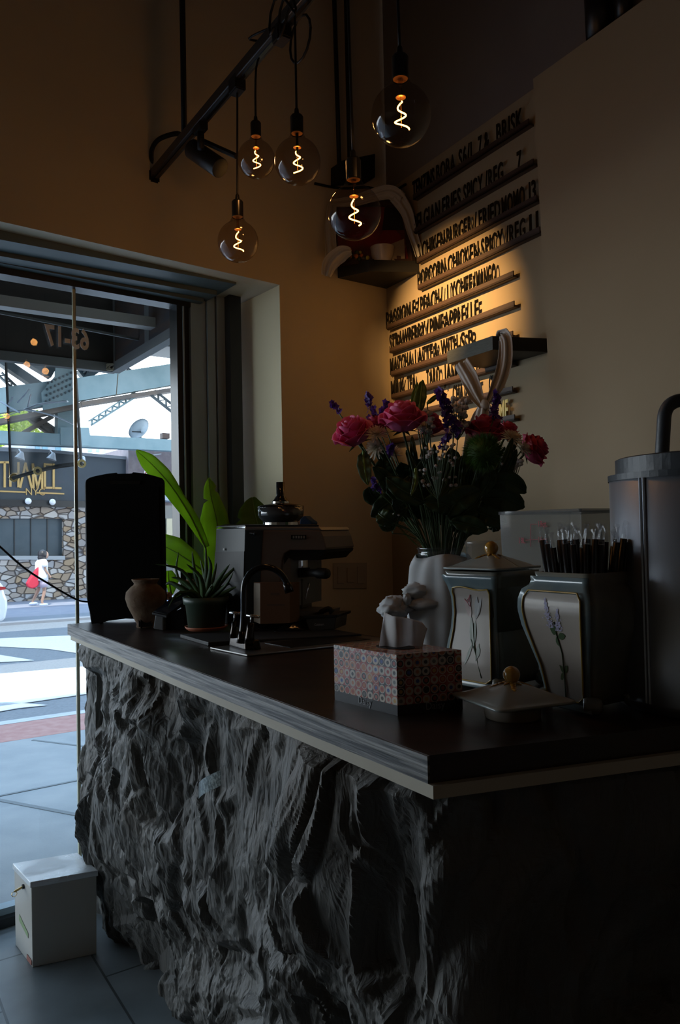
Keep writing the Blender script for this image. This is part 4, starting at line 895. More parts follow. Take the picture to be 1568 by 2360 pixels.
emp('lower_side', [(562, 1343), (600, 1343), (598, 1448), (562, 1448)], dgrey, 0)
# tank face turned to the window
tl_, tr_ = PY(499, 1219, Ye + .16), PY(565, 1216, Ye); tbl, tbr = PY(494, 1335, Ye + .16), PY(562, 1343, Ye); bl_, br_ = PY(494, 1428, Ye + .16), PY(562, 1450, Ye)
def quadp(nm, P, m, th=.004, par=em, label=None):
    n_ = (P[1] - P[0]).cross(P[3] - P[0]).normalized(); n_ = n_ if n_.dot(CAM - P[0]) < 0 else -n_
    return MB().prism(P, n_ * th).build(nm, m, par, label=label)
def mixp(a, b, t): return a + (b - a) * t
quadp('water_tank', [tl_, tr_, tbr, tbl], smoke, .02); quadp('lower_side', [tbl, tbr, br_, bl_], dgrey, .02)
wl1, wr1 = mixp(tl_, tbl, .46), mixp(tr_, tbr, .43); 
quadp('water_level', [wl1 - V((.001, .003, 0)), wr1 - V((.001, .003, 0)), tbr - V((.001, .003, 0)), tbl - V((.001, .003, 0))], mat('dark_water', (.012, .014, .016), .35, spec=.12), .002)
quadp('top_bevel', [PY(499, 1219, Ye + .155), PY(504, 1213, Ye + .16), PY(566, 1210, Ye), PY(565, 1217, Ye - .002)], chrome, .01)
MB().prism([PY(499, 1213, Ye + .17), PY(565, 1210, Ye), PY(735, 1210, Ye), PY(720, 1208, Ye + .25), PY(520, 1208, Ye + .25)], V((0, 0, -.006))).build('top_deck', dgrey, em)
ux = (tr_ - tl_).normalized()
text_mb('bab', mixp(mixp(tl_, tr_, .30), mixp(tbl, tbr, .30), .42) - V((.002, .006, 0)), ux, up, 6.5 * se, sx=.55, depth=.0008, bold=.03).build('logo', mat('silver_print', (.6, .6, .6), .4), em)
emp('dial_frame', [(671, 1233), (706, 1233), (706, 1243), (671, 1243)], blackg, -.004, V((0, .006, 0)))
for i in range(5): emp('dial_segment', [(675 + i * 6, 1235), (679 + i * 6, 1235), (679 + i * 6, 1241), (675 + i * 6, 1241)], steel, -.006, V((0, .004, 0)))
for i, (x, tx) in enumerate(((688, '-'), (661, '-'), (711, '+'))): text_mb(tx, PY(x, (1230, 1239, 1239)[i], Ye - .002), V((1, 0, 0)), up, 2.4 * se, depth=.0006).build('dial_marking', blackp, em)
p = PY(588, 1230, Ye - .008); MB().ball(p, 4 * se).build('tank_knob', dgrey, em, smooth=True); MB().tube([PY(576, 1228, Ye - .003), p], 2 * se, 8).build('knob_stem', chrome, em)
gh = PY(691, 1300, Ye + .10)
MB(T(gh)).lathe([(20 * se, -8 * se), (20 * se, 9 * se), (.001, 9 * se)], n=28).build('group_head', chrome, em, smooth=False)
MB(T(PY(691, 1319, Ye + .10))).lathe([(.001, -12 * se), (24 * se, -11 * se), (25 * se, 11 * se), (.001, 12 * se)], n=28).build('portafilter', blackp, em, smooth=False)
MB().tube([PY(700, 1320, Ye + .06), PY(728, 1320, Ye + .0), PY(733, 1321, Ye - .005), PY(752, 1322, Ye - .02), PY(757, 1322, Ye - .025)], [9 * se, 9 * se, 12.5 * se, 12.5 * se, 10 * se], 16).build('portafilter_handle', blackp, em, smooth=True)
MB().tube(smooth([PY(712, 1345, Ye + .05), PY(710, 1356, Ye + .04), PY(704, 1382, Ye + .04)]), 2.4 * se, 8).build('steam_wand', chrome, em, smooth=True)
MB().tube([PY(690, 1335, Ye + .1), PY(691, 1402, Ye + .1)], [10 * se, 8 * se], 14).build('water_column', mat('dull_grey_column', (.07, .07, .065), .4), em, smooth=True)
emp('drip_tray', [(668, 1408), (745, 1410), (742, 1420), (668, 1420)], steel_d, .03, dep * .6); emp('base', [(598, 1420), (728, 1420), (728, 1446), (598, 1448)], blackp, .03, dep * .8)
# bean hopper
hp = PY(648, 1212, Ye + .10); sh_ = (Ye + .1) / FPX; sm2 = mat('smoked_hopper', (.04, .042, .045), .08, spec=.9)
MB(T(hp)).lathe([(42 * sh_, -2 * sh_), (42 * sh_, 8 * sh_), (30 * sh_, 10 * sh_)], n=40).build('hopper_collar', chrome, em, smooth=False)
MB(T(hp)).lathe([(40 * sh_, 9 * sh_), (51 * sh_, 20 * sh_), (53 * sh_, 25 * sh_), (54 * sh_, 43 * sh_), (51 * sh_, 43 * sh_), (49 * sh_, 25 * sh_)], n=44).build('hopper_bowl', sm2, em, smooth=True)
MB(T(hp)).lathe([(54 * sh_, 42 * sh_), (54 * sh_, 45 * sh_), (46 * sh_, 48 * sh_), (22 * sh_, 51 * sh_), (20 * sh_, 52 * sh_), (20 * sh_, 57 * sh_), (16 * sh_, 60 * sh_), (9.5 * sh_, 70 * sh_), (9.5 * sh_, 101 * sh_), (.001, 101 * sh_)], n=40).build('hopper_lid', blackg, em, smooth=True)
MB(T(hp)).lathe([(20.6 * sh_, 51.5 * sh_), (20.6 * sh_, 56 * sh_)], n=36).build('lid_ring', chrome, em, smooth=True)
o = MB().prism([PY(x, y, Ye + .2) for x, y in ((692, 1195), (702, 1188), (710, 1196), (720, 1203), (719, 1210), (706, 1214), (690, 1212))], V((.02, .04, 0))).build('blue_cloth', mat('blue_fabric', (.02, .07, .20), .8), bev=.004); tag(o, 'folded blue cloth on top of the coffee machine', 'cloth')
# ---- brown carton
cb_ = thing('carton', 'plain brown carton box in front of the coffee machine', 'box', onmat(603, 1436))
Yc = Ye - .055; crt = mat('brown_card', (.15, .075, .038), .8); 
MB().prism([PY(x, y, Yc) for x, y in ((600, 1345), (668, 1344), (668, 1436), (600, 1438))], V((.03, .05, 0))).build('carton_front', crt, cb_)
quadp('carton_side', [PY(585, 1344, Yc + .05), PY(600, 1345, Yc), PY(600, 1438, Yc), PY(585, 1432, Yc + .05)], mat('pale_card', (.26, .21, .16), .8), .008, cb_)
MB().prism([PY(585, 1343, Yc + .05), PY(600, 1345, Yc), PY(668, 1344, Yc), PY(660, 1342, Yc + .05)], V((0, 0, .002))).build('carton_lid', crt, cb_)
MB().prism([PY(x, y, Yc - .0006) for x, y in ((616, 1392), (656, 1392), (656, 1396), (616, 1396))], V((0, .0006, 0))).build('carton_print', mat('dark_brown_ink', (.10, .06, .04), .8), cb_)
MB().prism([PY(x, y, Yc - .0006) for x, y in ((624, 1366), (645, 1366), (645, 1372), (624, 1372))], V((0, .0006, 0))).build('carton_print', bpy.data.materials['dark_brown_ink'], cb_)
# ---- counter top tray
qb = thing('plastic_tub', 'clear smoky tub with a printed word beside the coffee machine', 'tub', onmat(738, 1450)); Yq = onmat(738, 1452).y
smk = mat('smoky_tub_plastic', (.06, .06, .055), .2)
MB().prism([PY(x, y, Yq) for x, y in ((703, 1424), (775, 1422), (771, 1451), (713, 1454))], V((.04, .12, 0))).build('body', smk, qb, bev=.003)
MB().prism([PY(x, y, Yq - .006) for x, y in ((699, 1419), (777, 1417), (776, 1424), (700, 1426))], V((.05, .135, 0))).build('rim', dgrey, qb, bev=.002)
text_mb('Cuisinart', PY(725, 1442, Yq - .002), V((1, 0, .02)), up, 5 * Yq / FPX, depth=.0006, sx=.85).build('print', bpy.data.materials['silver_print'], qb)
tm = thing('coffee_scoop', 'black handled scoop lying across the smoky tub', 'scoop', PY(745, 1412, Yq)); 
MB().tube(smooth([PY(705, 1424, Yq + .03), PY(735, 1413, Yq + .03), PY(757, 1403, Yq + .03), PY(766, 1412, Yq + .03)]), [.005] * 7 + [.009] * 9 + [.011] * 3, 10).build('handle', blackp, tm, smooth=True)
MB().ball(PY(702, 1426, Yq + .03), .018, sc=(1, 1, .5)).build('bowl', blackp, tm, smooth=True)
for i, (x, y, w_, h_, lb) in enumerate(((612, 1452, .07, .03, 'crumpled black pouch on the bar mat in front of the carton'), (676, 1452, .06, .035, 'dark knobbly pouch on the bar mat between the carton and the tub'))):
    m_ = MB(); c_ = onmat(x, y) 
    m_.grid(lambda u, v: c_ + V(((u - .5) * w_ * 2, (v - .5) * .07, math.sin(u * 3.14) * math.sin(v * 3.14) * h_ * (.8 + .4 * noise.noise(V((u * 5, v * 5, i)))))), 14, 8)
    tag(m_.build('coffee_pouch', blackg, smooth=True, solid=.002), lb, 'pouch', 'pouches on the bar mat')

# ---- tissue box
tN, tL, tR = base(917, 1650), base(772, 1613), base(1067, 1634); tB = tL + tR - tN; hT = 139 * tN.y / FPX
patt, pn, pl, pb = newmat('retro_circle_print')
def circles(M0, ux_, cell):   # procedural rings printed on card, in the box's own directions
    pass
_t = pn.new('ShaderNodeTexCoord'); _m = pn.new('ShaderNodeMapping'); pl.new(_t.outputs['UV'], _m.inputs[0])
def vm(op, a, b=None, sc=None):
    q = pn.new('ShaderNodeVectorMath'); q.operation = op
    if hasattr(a, 'is_output'): pl.new(a, q.inputs[0])
    else: q.inputs[0].default_value = a
    if b is not None:
        if hasattr(b, 'is_output'): pl.new(b, q.inputs[1])
        else: q.inputs[1].default_value = b
    return q.outputs[1] if op == 'LENGTH' else q.outputs[0]
def mn(op, a, b=None, c=None):
    q = pn.new('ShaderNodeMath'); q.operation = op
    for i, x in enumerate((a, b, c)):
        if x is None: continue
        if hasattr(x, 'is_output'): pl.new(x, q.inputs[i])
        else: q.inputs[i].default_value = x
    return q.outputs[0]
cell = .0172
sc3 = vm('SCALE', _m.outputs[0]); pn[-1] if False else None
_s = [x for x in pn if x.type == 'VECT_MATH'][-1]; _s.inputs['Scale'].default_value = 1 / cell
flr = vm('FLOOR', sc3); loc_ = vm('SUBTRACT', vm('SUBTRACT', sc3, flr), (.5, .5, 0))
loc2 = vm('MULTIPLY', loc_, (1, 1, 0)); rad_ = vm('LENGTH', loc2); cellid = flr
wnz = pn.new('ShaderNodeTexWhiteNoise'); pl.new(cellid, wnz.inputs[0])
sep = pn.new('ShaderNodeSeparateColor'); pl.new(wnz.outputs['Color'], sep.inputs[0])
def ramp(src, cols):
    r = pn.new('ShaderNodeValToRGB'); r.color_ramp.interpolation = 'CONSTANT'; pl.new(src, r.inputs[0]); n = len(cols)
    r.color_ramp.elements[0].color = c4(cols[0]); r.color_ramp.elements[1].position = 1 / n; r.color_ramp.elements[1].color = c4(cols[1])
    for i in range(2, n): e = r.color_ramp.elements.new(i / n); e.color = c4(cols[i])
    return r.outputs[0]
RED, BLK, ORG, PNK, GRY, CRM, BLU, YEL = (.38, .06, .04), (.03, .025, .02), (.50, .19, .08), (.44, .13, .11), (.15, .15, .14), (.55, .48, .40), (.04, .08, .28), (.55, .33, .10)
bgc = ramp(sep.outputs[0], [RED, BLK, PNK, RED, ORG, BLK]); inner = ramp(sep.outputs[1], [BLK, RED, GRY, ORG, YEL, BLU, PNK, BLK]); mid_ = ramp(sep.outputs[2], [ORG, CRM, RED, BLK, CRM])
def mixc(f, a, b):
    q = pn.new('ShaderNodeMix'); q.data_type = 'RGBA'; pl.new(f, q.inputs[0])
    for i, x in ((6, a), (7, b)):
        if hasattr(x, 'is_output'): pl.new(x, q.inputs[i])
        else: q.inputs[i].default_value = c4(x)
    return q.outputs[2]
cc1 = mixc(mn('LESS_THAN', rad_, .46), bgc, CRM); cc2 = mixc(mn('LESS_THAN', rad_, .37), cc1, mid_); cc3 = mixc(mn('LESS_THAN', rad_, .21), cc2, inner)
pl.new(cc3, pb.inputs['Base Color']); pb.inputs['Roughness'].default_value = .32; pb.inputs['Coat Weight'].default_value = .3
tx_ = (tN - tL).normalized(); Mt = T(tL, x=tx_); Mi = Mt.inverted()
tbx = thing('tissue_box', 'tissue box printed with red orange and black retro circles near the counter corner', 'tissue box', tN)
loc4 = [Mi @ p for p in (tL, tN, tR, tB)]
band_h = hT * .17
m_ = MB(); m_.hexa([p + V((0, 0, band_h)) for p in loc4], [V((p.x, p.y, hT)) for p in loc4]); bo = m_.build('carton', patt); bo.matrix_world = Mt; adopt(bo, tbx) if False else None
bo.parent = tbx; bo.matrix_parent_inverse = wmat(tbx).inverted(); bo.matrix_basis = Mt
_me = bo.data; _uv = _me.uv_layers.new(name='UVMap')
for _p in _me.polygons:
    _n = _p.normal
    for _li in _p.loop_indices:
        _c = _me.vertices[_me.loops[_li].vertex_index].co
        if abs(_n.z) > .5: _uv.data[_li].uv = (_c.x + .3, _c.y + .7)
        else:
            _e = V((-_n.y, _n.x, 0)).normalized(); _uv.data[_li].uv = (_c.dot(_e) + 1.0 + 2 * _n.x, _c.z)
navyb = mat('black_navy_card', (.02, .022, .028), .3)
MB().hexa([tL, tN, tR, tB], [p + up * band_h for p in (tL, tN, tR, tB)]).build('base_band', navyb, tbx)
fa = (tN - tL); fb2 = (tR - tN); on1 = V((fa.y, -fa.x, 0)).normalized(); on2 = V((fb2.y, -fb2.x, 0)).normalized()
silv = mat('pale_script_print', (.30, .32, .34), .4)
text_mb('Daisy', tL + fa * .40 + on1 * .0008 + up * band_h * .30, fa.normalized(), up, .014, sx=.9, depth=.0006).build('lettering', silv, tbx)
text_mb('Daisy', tN + fb2 * .42 + on2 * .0008 + up * band_h * .30, fb2.normalized(), up, .014, sx=.9, depth=.0006).build('lettering', silv, tbx)
ctr = (tL + tN + tR + tB) / 4 + up * (hT + .0006); sd_ = (fa - fb2).normalized()
slot = [ctr + (fa.normalized() * math.cos(a) * .040 + fb2.normalized() * math.sin(a) * .03 + (tB - tN).normalized() * .0) for a in [k * math.pi / 10 for k in range(20)]]
MB().prism(slot, V((0, 0, .0006))).build('slot', blackp, tbx)
tissue, tn_, tl2, tbb = newmat('white_tissue'); tbb.inputs['Base Color'].default_value = (.72, .70, .70, 1); tbb.inputs['Roughness'].default_value = .9
_tr = tn_.new('ShaderNodeBsdfTranslucent'); _tr.inputs[0].default_value = (.8, .78, .78, 1); _mx = tn_.new('ShaderNodeMixShader'); _mx.inputs[0].default_value = .35
tl2.new(tbb.outputs[0], _mx.inputs[1]); tl2.new(_tr.outputs[0], _mx.inputs[2]); tl2.new(_mx.outputs[0], tn_['Material Output'].inputs[0])
Yi = ctr.y
def tis(u, v):    # u across, v from slot to top
    xb = 873 + 98 * u; yb = 1497 + 2 * u
    tops = [(886, 1411), (905, 1420), (928, 1422), (950, 1427), (972, 1433), (985, 1449)]; k = min(int(u * 5), 4); f = u * 5 - k
    xt = tops[k][0] * (1 - f) + tops[k + 1][0] * f; yt = tops[k][1] * (1 - f) + tops[k + 1][1] * f
    x = xb + (xt - xb) * v; y = yb + (yt - yb) * v
    fold = math.sin(u * 9.5 + v * 1.6 + .4) * (.010 + .012 * v)
    return PY(x, y, Yi + fold)
o = MB().grid(tis, 40, 16).build('tissue', tissue, smooth=True, solid=.0006); tag(o, 'white tissue pulled up out of the printed tissue box', 'tissue')

# ---- ceramic canisters
glz = mat('blue_grey_glaze', (.13, .18, .20), .18, col2=(.17, .215, .22), scale=22, coat=.6); glz2 = mat('olive_grey_glaze', (.18, .18, .15), .24, col2=(.12, .135, .12), scale=9, coat=.5)
crm_p = mat('cream_glaze_panel', (.40, .35, .31), .3, col2=(.36, .32, .28), scale=5, coat=.12, spec=.25, bump=.12, bscale=26, bdist=.003); ygl = mat('ochre_glaze', (.42, .22, .035), .15, coat=.6); gline = mat('gold_line', (.38, .25, .05), .2)
def canister(lab, ctrpx, w_, h_, prof, phi, flower, depth=None, name='canister'):
    """square ceramic jar; prof = [(half width factor, z factor)], front face normal turned by phi"""
    c = ctrpx; t_ = thing(name, lab, 'canister', c); Mx = T(c, rz=phi); hw = w_ / 2; dd = depth or 1.0
    def sect(f, z, k, n=7, g=1.0):   # rounded square ring
        out = []; rr = .24
        for q in range(4):
            for i in range(n):
                a = (q + i / (n - 1)) * math.pi / 2 - math.pi / 4 + math.pi / 4
                a = q * math.pi / 2 + (i / (n - 1)) * math.pi / 2
                sx = 1 if q in (0, 3) else -1; sy = 1 if q in (0, 1) else -1
                out.append(V(((sx * (1 - rr) + rr * math.cos(a)) * hw * f, (sy * (1 - rr) + rr * math.sin(a)) * hw * f * dd, z * h_)))
        return out
    n = 7; rings = [sect(f, z, 0) for f, z in prof]; L = len(rings[0]); m_ = MB(Mx); vs = [p for r in rings for p in r]; fs = []
    for i in range(len(rings) - 1):
        for k in range(L): fs.append((i * L + k, i * L + (k + 1) % L, (i + 1) * L + (k + 1) % L, (i + 1) * L + k))
    inn = [V((p.x * .86, p.y * .86, p.z)) for p in rings[-1]]; inn2 = [V((p.x * .84, p.y * .84, p.z - h_ * .5)) for p in rings[-1]]; k0_ = len(vs); vs += inn + inn2
    for k in range(L): fs.append(((len(rings) - 1) * L + k, (len(rings) - 1) * L + (k + 1) % L, k0_ + (k + 1) % L, k0_ + k)); fs.append((k0_ + k, k0_ + (k + 1) % L, k0_ + L + (k + 1) % L, k0_ + L + k))
    fs.append(tuple(range(L - 1, -1, -1))); fs.append(tuple(k0_ + L + k for k in range(L)))
    m_.add(vs, fs).build('jar', glz2, t_, smooth=True)
    # framed panel on the front face (local -y)
    def wide(z):
        for (f0, z0), (f1, z1) in zip(prof[:-1], prof[1:]):
            if z0 <= z <= z1: return f0 + (f1 - f0) * (z - z0) / max(z1 - z0, 1e-6)
        return prof[-1][0]
    def face(u, v, o_=0.0, m1=0.0):   # u -1..1, v 0..1
        z = .03 + .94 * v; f = wide(z); return V((u * hw * f * (1 - m1), -hw * f * dd - .0035 - o_, z * h_))
    MB(Mx).grid(lambda i, j: face(i * 2 - 1, j), 10, 28).build('front_frame', glz, t_, smooth=True, solid=.003)
    v0, v1 = .05, .88
    MB(Mx).grid(lambda i, j: face((i * 2 - 1) * .80 * (1 - .16 * max(0, (j - .93) / .07) ** 2 - .25 * max(0, (.06 - j) / .06) ** 2), v0 + (v1 - v0) * j, .0050), 12, 34).build('front_panel', crm_p, t_, smooth=True)
    def bu(s): return s * .80 
    ring = [face(-.8, v0 + (v1 - v0) * k / 20, .0068) for k in range(1, 20)] + [face(-.72 + 1.44 * k / 8, v1 + (.012 * math.sin(k / 8 * 6.28) if flower == 'tulip' else .012), .0068) for k in range(9)] + [face(.8, v1 - (v1 - v0) * k / 20, .0068) for k in range(1, 20)] + [face(.6 - 1.2 * k / 6, v0, .0068) for k in range(7)]
    ring.append(ring[0]); MB(Mx).tube(ring, .0017, 6).build('gold_border', gline, t_, smooth=True)
    def fp(u, v, o_=.0060): return face(u, v0 + (v1 - v0) * v, o_)
    sgr = mat('painted_stem_green', (.06, .10, .05), .3) if 'painted_stem_green' not in bpy.data.materials else bpy.data.materials['painted_stem_green']
    def petal(m2, u, v, du, dv, wdt_):
        a = V((du, dv)); l_ = a.length; a /= l_; pr = V((-a.y, a.x)); pts = [fp(u + a.x * l_ * s + pr.x * wdt_ * math.sin(3.14 * s), v + a.y * l_ * s + pr.y * wdt_ * math.sin(3.14 * s) * .5) for s in (0, .25, .5, .75, 1)] + [fp(u + a.x * l_ * s - pr.x * wdt_ * math.sin(3.14 * s), v + a.y * l_ * s - pr.y * wdt_ * math.sin(3.14 * s) * .5) for s in (.75, .5, .25)]
        m2.add(pts, [tuple(range(8))])
    if flower == 'lilac':
        st = MB(Mx); st.tube([fp(.02, .02), fp(.08, .25), fp(.14, .45), fp(.08, .62), fp(.06, .74)], .0011, 5)
        for (u, v, du, dv, q) in ((.08, .25, -.14, .08, .05), (.08, .25, -.18, -.06, .06), (.09, .26, .16, .07, .06), (.08, .63, -.16, .04, .07), (.1, .6, .24, .02, .07), (.06, .6, .02, -.09, .06), (.04, .64, .05, .06, .06)): petal(st, u, v, du, dv, q)
        st.build('painted_stem', sgr, t_)
        fl = MB(Mx); rnd = random.Random(2)
        for i in range(230):
            s_ = rnd.random(); left = rnd.random() < .55
            if left: u = -.02 - .13 * s_ + rnd.gauss(0, .06 * (1.1 - s_)); v = .68 + .27 * s_
            else: u = .17 + .02 * s_ + rnd.gauss(0, .05 * (1.1 - s_)); v = .66 + .20 * s_
            p = fp(u, v, .0064); r_ = .0016; fl.add([p + V((r_ * math.cos(a), 0, r_ * math.sin(a))) for a in (0, 1.57, 3.14, 4.71)], [(0, 1, 2, 3)])
        fl.build('painted_blossom', mat('lilac_paint', (.10, .11, .26), .3, col2=(.16, .10, .22), scale=300), t_)
    else:
        st = MB(Mx); st.tube([fp(.42, .05), fp(.22, .3), fp(.12, .45), fp(.05, .62)], .0011, 5); st.tube([fp(.0, .45), fp(.1, .38), fp(.22, .3)], .0009, 5)
        for (u, v, du, dv, q) in ((.05, .38, -.1, .32, .09), (.12, .36, .02, .3, .08), (.1, .42, -.3, -.26, .05), (.22, .22, .12, .2, .06), (.25, .25, .14, .12, .05)): petal(st, u, v, du, dv, q)
        st.build('painted_stem', sgr, t_)
        pk = MB(Mx); 
        for (u, v, du, dv, q) in ((-.05, .68, -.28, .18, .10), (-.05, .68, -.12, .2, .08)): petal(pk, u, v, du, dv, q)
        pk.build('painted_blossom', mat('faded_pink_paint', (.40, .30, .27), .3), t_)
        rd = MB(Mx); rd.tube([fp(-.32, .88), fp(-.18, .84), fp(-.05, .93), fp(-.08, .80), fp(-.24, .86), fp(-.1, .9)], .0009, 5); rd.build('painted_outline', mat('pink_line', (.45, .10, .12), .3), t_)
        wt = MB(Mx)
        for (u, v, du, dv, q) in ((.15, .66, .10, .26, .10), (.15, .66, .3, .24, .08)): petal(wt, u, v, du, dv, q)
        wt.build('painted_blossom', mat('grey_tulip_paint', (.30, .30, .29), .3), t_)
    # scroll feet
    for sx in (-1, 1):
        for sy in (-1, 1):
            f0 = prof[0][0]; fc = V((sx * hw * f0 * .92, sy * hw * f0 * dd * .92, .017)); dr = V((sx, sy, 0)).normalized()
            sp = [fc + dr * (.004 + .0) + up * .012] ; m3 = MB(Mx); m3.lathe([(.001, -.016), (.013, -.016), (.016, -.010), (.016, .010), (.013, .016), (.001, .016)], T(fc + dr * .010, x=up, z=V((-dr.y, dr.x, 0))), n=20)
            m3.box(fc - dr * .008 + up * .006, (.03, .03, .02), bev=.008); m3.build('scroll_foot', glz2, t_, smooth=True)
            MB(Mx).lathe([(.005, .0), (.0085, .0015), (.010, 0)], T(fc + dr * .010 + V((-dr.y, dr.x, 0)) * (.0165 if (sx * sy) < 0 else -.0165), x=up, z=V((-dr.y, dr.x, 0)) * (1 if (sx * sy) < 0 else -1)), n=18).build('foot_spiral', glz, t_, smooth=True)
    return t_, Mx
profB = [(.60, .05), (.63, .15), (.70, .30), (.82, .45), (.94, .60), (1.0, .72), (.99, .80), (.93, .87), (.79, .91), (.78, .945), (.81, 1.0)]
profA = [(.93, .05), (.97, .12), (.98, .22), (.92, .36), (.84, .50), (.80, .64), (.82, .78), (.90, .88), (1.0, .95), (1.04, 1.0)]
def lid(c, w_, phi, lab, ktop=True, s0=1.0, under=True, name='ceramic_lid', par=None):
    t_ = thing(name, lab, 'lid', c) if par is None else None; Mx = T(c, rz=phi); hw = w_ / 2; m_ = MB(Mx)
    def fn(i, j):
        a = i * 2 * math.pi; r = 1 - j; sq = 1 / max(abs(math.cos(a)), abs(math.sin(a))); sq = 1 + (min(sq, 1.34) - 1) * min(1, r * 1.3)
        return V((math.cos(a) * hw * r * sq, math.sin(a) * hw * r * sq, (.028 if under else 0) + .034 * (1 - r ** 1.5) + (.006 * max(0, r - .85) / .15)))
    m_.grid(fn, 64, 16).build('dome' if par is None else 'lid', glz3, t_ or par, smooth=True, solid=.004)
    t_ = t_ or bpy.data.objects[[o.name for o in par.children if o.name.startswith('lid')][-1]]
    if under: MB(Mx).lathe([(hw * .66, .030), (hw * .60, .024), (hw * .62, .018), (hw * .60, .002), (hw * .58, 0), (.001, 0)], n=44).build('seat_ring', mat('unglazed_ring', (.20, .165, .13), .5), t_, smooth=True)
    z1 = (.062 if under else .034)
    MB(Mx).ball((0, 0, z1 + .014), .0155, n=24, m=14).build('knob', ygl, t_, smooth=True)
    yl = MB(Mx)
    for k in range(8):
        a = k * math.pi / 4 + .3; d = V((math.cos(a), math.sin(a), 0)); s_ = V((-d.y, d.x, 0))
        def at(r, w__): z = (.028 if under else 0) + .034 * (1 - (r / hw) ** 1.5) + .0032; return (d * r + s_ * w__ + up * z, d * r - s_ * w__ + up * z)
        rs = [(.006, .003), (.016, .006), (.024, .004), (.032, .006), (.040, .001)] if k % 2 else [(.006, .003), (.014, .005), (.022, .001)]
        P = [at(r, q) for r, q in rs]
        for (a0, a1), (b0, b1) in zip(P[:-1], P[1:]): yl.add([a0, a1, b1, b0], [(0, 1, 2, 3)])
    yl.build('painted_leaves', ygl, t_, smooth=True, solid=.0012)
    return t_
phiF = R(-57)
glz3 = mat('pale_grey_green_glaze', (.25, .30, .30), .3, col2=(.30, .31, .28), scale=14, coat=.25)
cBc = PZ(1357, 1216 + 597 / 1.455, ZC)
canister('open ceramic canister painted with lilac blossom and holding black straws', cBc, .172, .256, profB, phiF, 'lilac', 1.04)
cAc = PZ(1141, 1218 + 597 / 1.66, ZC)
canA, _mA = canister('lidded ceramic canister painted with tulips behind the patterned tissue box', cAc, .150, .250, profA, R(-50), 'tulip', 1.0)
lid(cAc + up * .250, .158, R(-50), '', under=False, par=canA)
lid(base(1182, 1652), .165, R(22), 'loose domed canister lid with ochre knob lying on the counter')
# ---- straws
stw = mat('black_straw', (.007, .006, .006), .3, spec=.3); wrap = thinglass('clear_straw_wrapper', (.90, .90, .90), .12, base=.0, k=.6, haze=.03)
rnd = random.Random(11); ct_ = cBc + up * .10; Mc = T(cBc, rz=phiF)
for i in range(40):
    u, v = (i % 8) / 7 * 2 - 1, (i // 8) / 4 * 2 - 1; jx = rnd.uniform(-.12, .12); b_ = Mc @ V((u * .034, v * .030, .06)); t_ = Mc @ V(((u + jx) * .060 + .002, (v + rnd.uniform(-.2, .2)) * .05, rnd.uniform(.300, .318)))
    tt = thing('straw', 'black plastic straw in a clear wrapper standing in the lilac canister', 'straw', b_, 'wrapped straws in the lilac canister')
    d = (t_ - b_).normalized(); MB().tube([b_, t_], .0064, 10).build('tube', stw, tt, smooth=True)
    wp = MB(); s_ = frame(d)[0]; P = []
    wp.tube([b_ + d * .1, t_ + d * .002, t_ + d * .008, t_ + d * .020 + s_ * rnd.uniform(-.006, .006), t_ + d * .03 + s_ * rnd.uniform(-.01, .01)], [.0068, .0068, .006, .003, .007], 8, cap=False, sq=.8)
    wp.build('wrapper', wrap, tt)
# ---- clear measuring container
clr = thinglass('clear_polycarbonate', (.88, .90, .91), .04, base=.0, k=.35, haze=.17, hazecol=(.62, .64, .62))
cm = thing('food_container', 'clear square food container with red quart markings behind the canisters', 'container', base(1300, 1545))
Dq = 1.86; def_ = lambda x, y, Y: PY(x, y, Y)
qa, qb_, qc = PY(1153, 1183, Dq + .05), PY(1313, 1171, Dq + .19), PY(1500, 1178, Dq + .02); qd = qa + qc - qb_ ; zt_ = qa.z; P = [lift(q, zt_) for q in (qa, qb_, qc, qd)]
def wallp(a, b, nm): c_ = sum(P, V((0, 0, 0))) / 4; a2, b2 = a + (c_ - a) * .06, b + (c_ - b) * .06; MB().add([lift(a2, ZC + .002), lift(b2, ZC + .002), b, a], [(0, 1, 2, 3)]).build(nm, clr, cm, solid=.002)
for i in range(4): wallp(P[i], P[(i + 1) % 4], 'side_wall')
rim = MB()
for i in range(4): rim.beam(P[i], P[(i + 1) % 4], .012, .008)
rim.build('rim', thinglass('clear_rim', (.75, .77, .78), .05, base=.15, haze=.25, hazecol=(.35, .36, .38)), cm)
MB().add([lift(P[0] + (P[2] - P[0]) * .06, ZC + .003), lift(P[1] + (P[3] - P[1]) * .06, ZC + .003), lift(P[2] + (P[0] - P[2]) * .06, ZC + .003), lift(P[3] + (P[1] - P[3]) * .06, ZC + .003)], [(0, 1, 2, 3)]).build('bottom', clr, cm)
redp = mat('red_print', (.42, .03, .05), .5)
fw = (P[3] - P[0]).normalized(); fo = P[0]; Ym = fo.y
def cp(x, y): return PV(x, y, fo - V((-fw.y, fw.x, 0)) * -.004, fw, 0)
if True:
    n_ = V((-fw.y, fw.x, 0)); n_ = n_ if n_.y < 0 else -n_
    def cp(x, y): return PV(x, y, fo + n_ * .004, fw)
    mk = MB()
    for a, b in (((1224, 1208), (1224, 1260)), ((1223, 1208), (1238, 1208)), ((1212, 1245), (1240, 1243))): mk.beam(cp(*a), cp(*b), .0012, .0012)
    mk.build('scale_line', redp, cm)
    for tx, x, y in (('18qt.', 1239, 1214), ('16qt.', 1240, 1250), ('18L', 1195, 1252)):
        a = cp(x, y); text_mb(tx, a, fw, up, 13 * a.y / FPX, sx=.7, depth=.0006, bold=.01).build('scale_text', redp, cm)
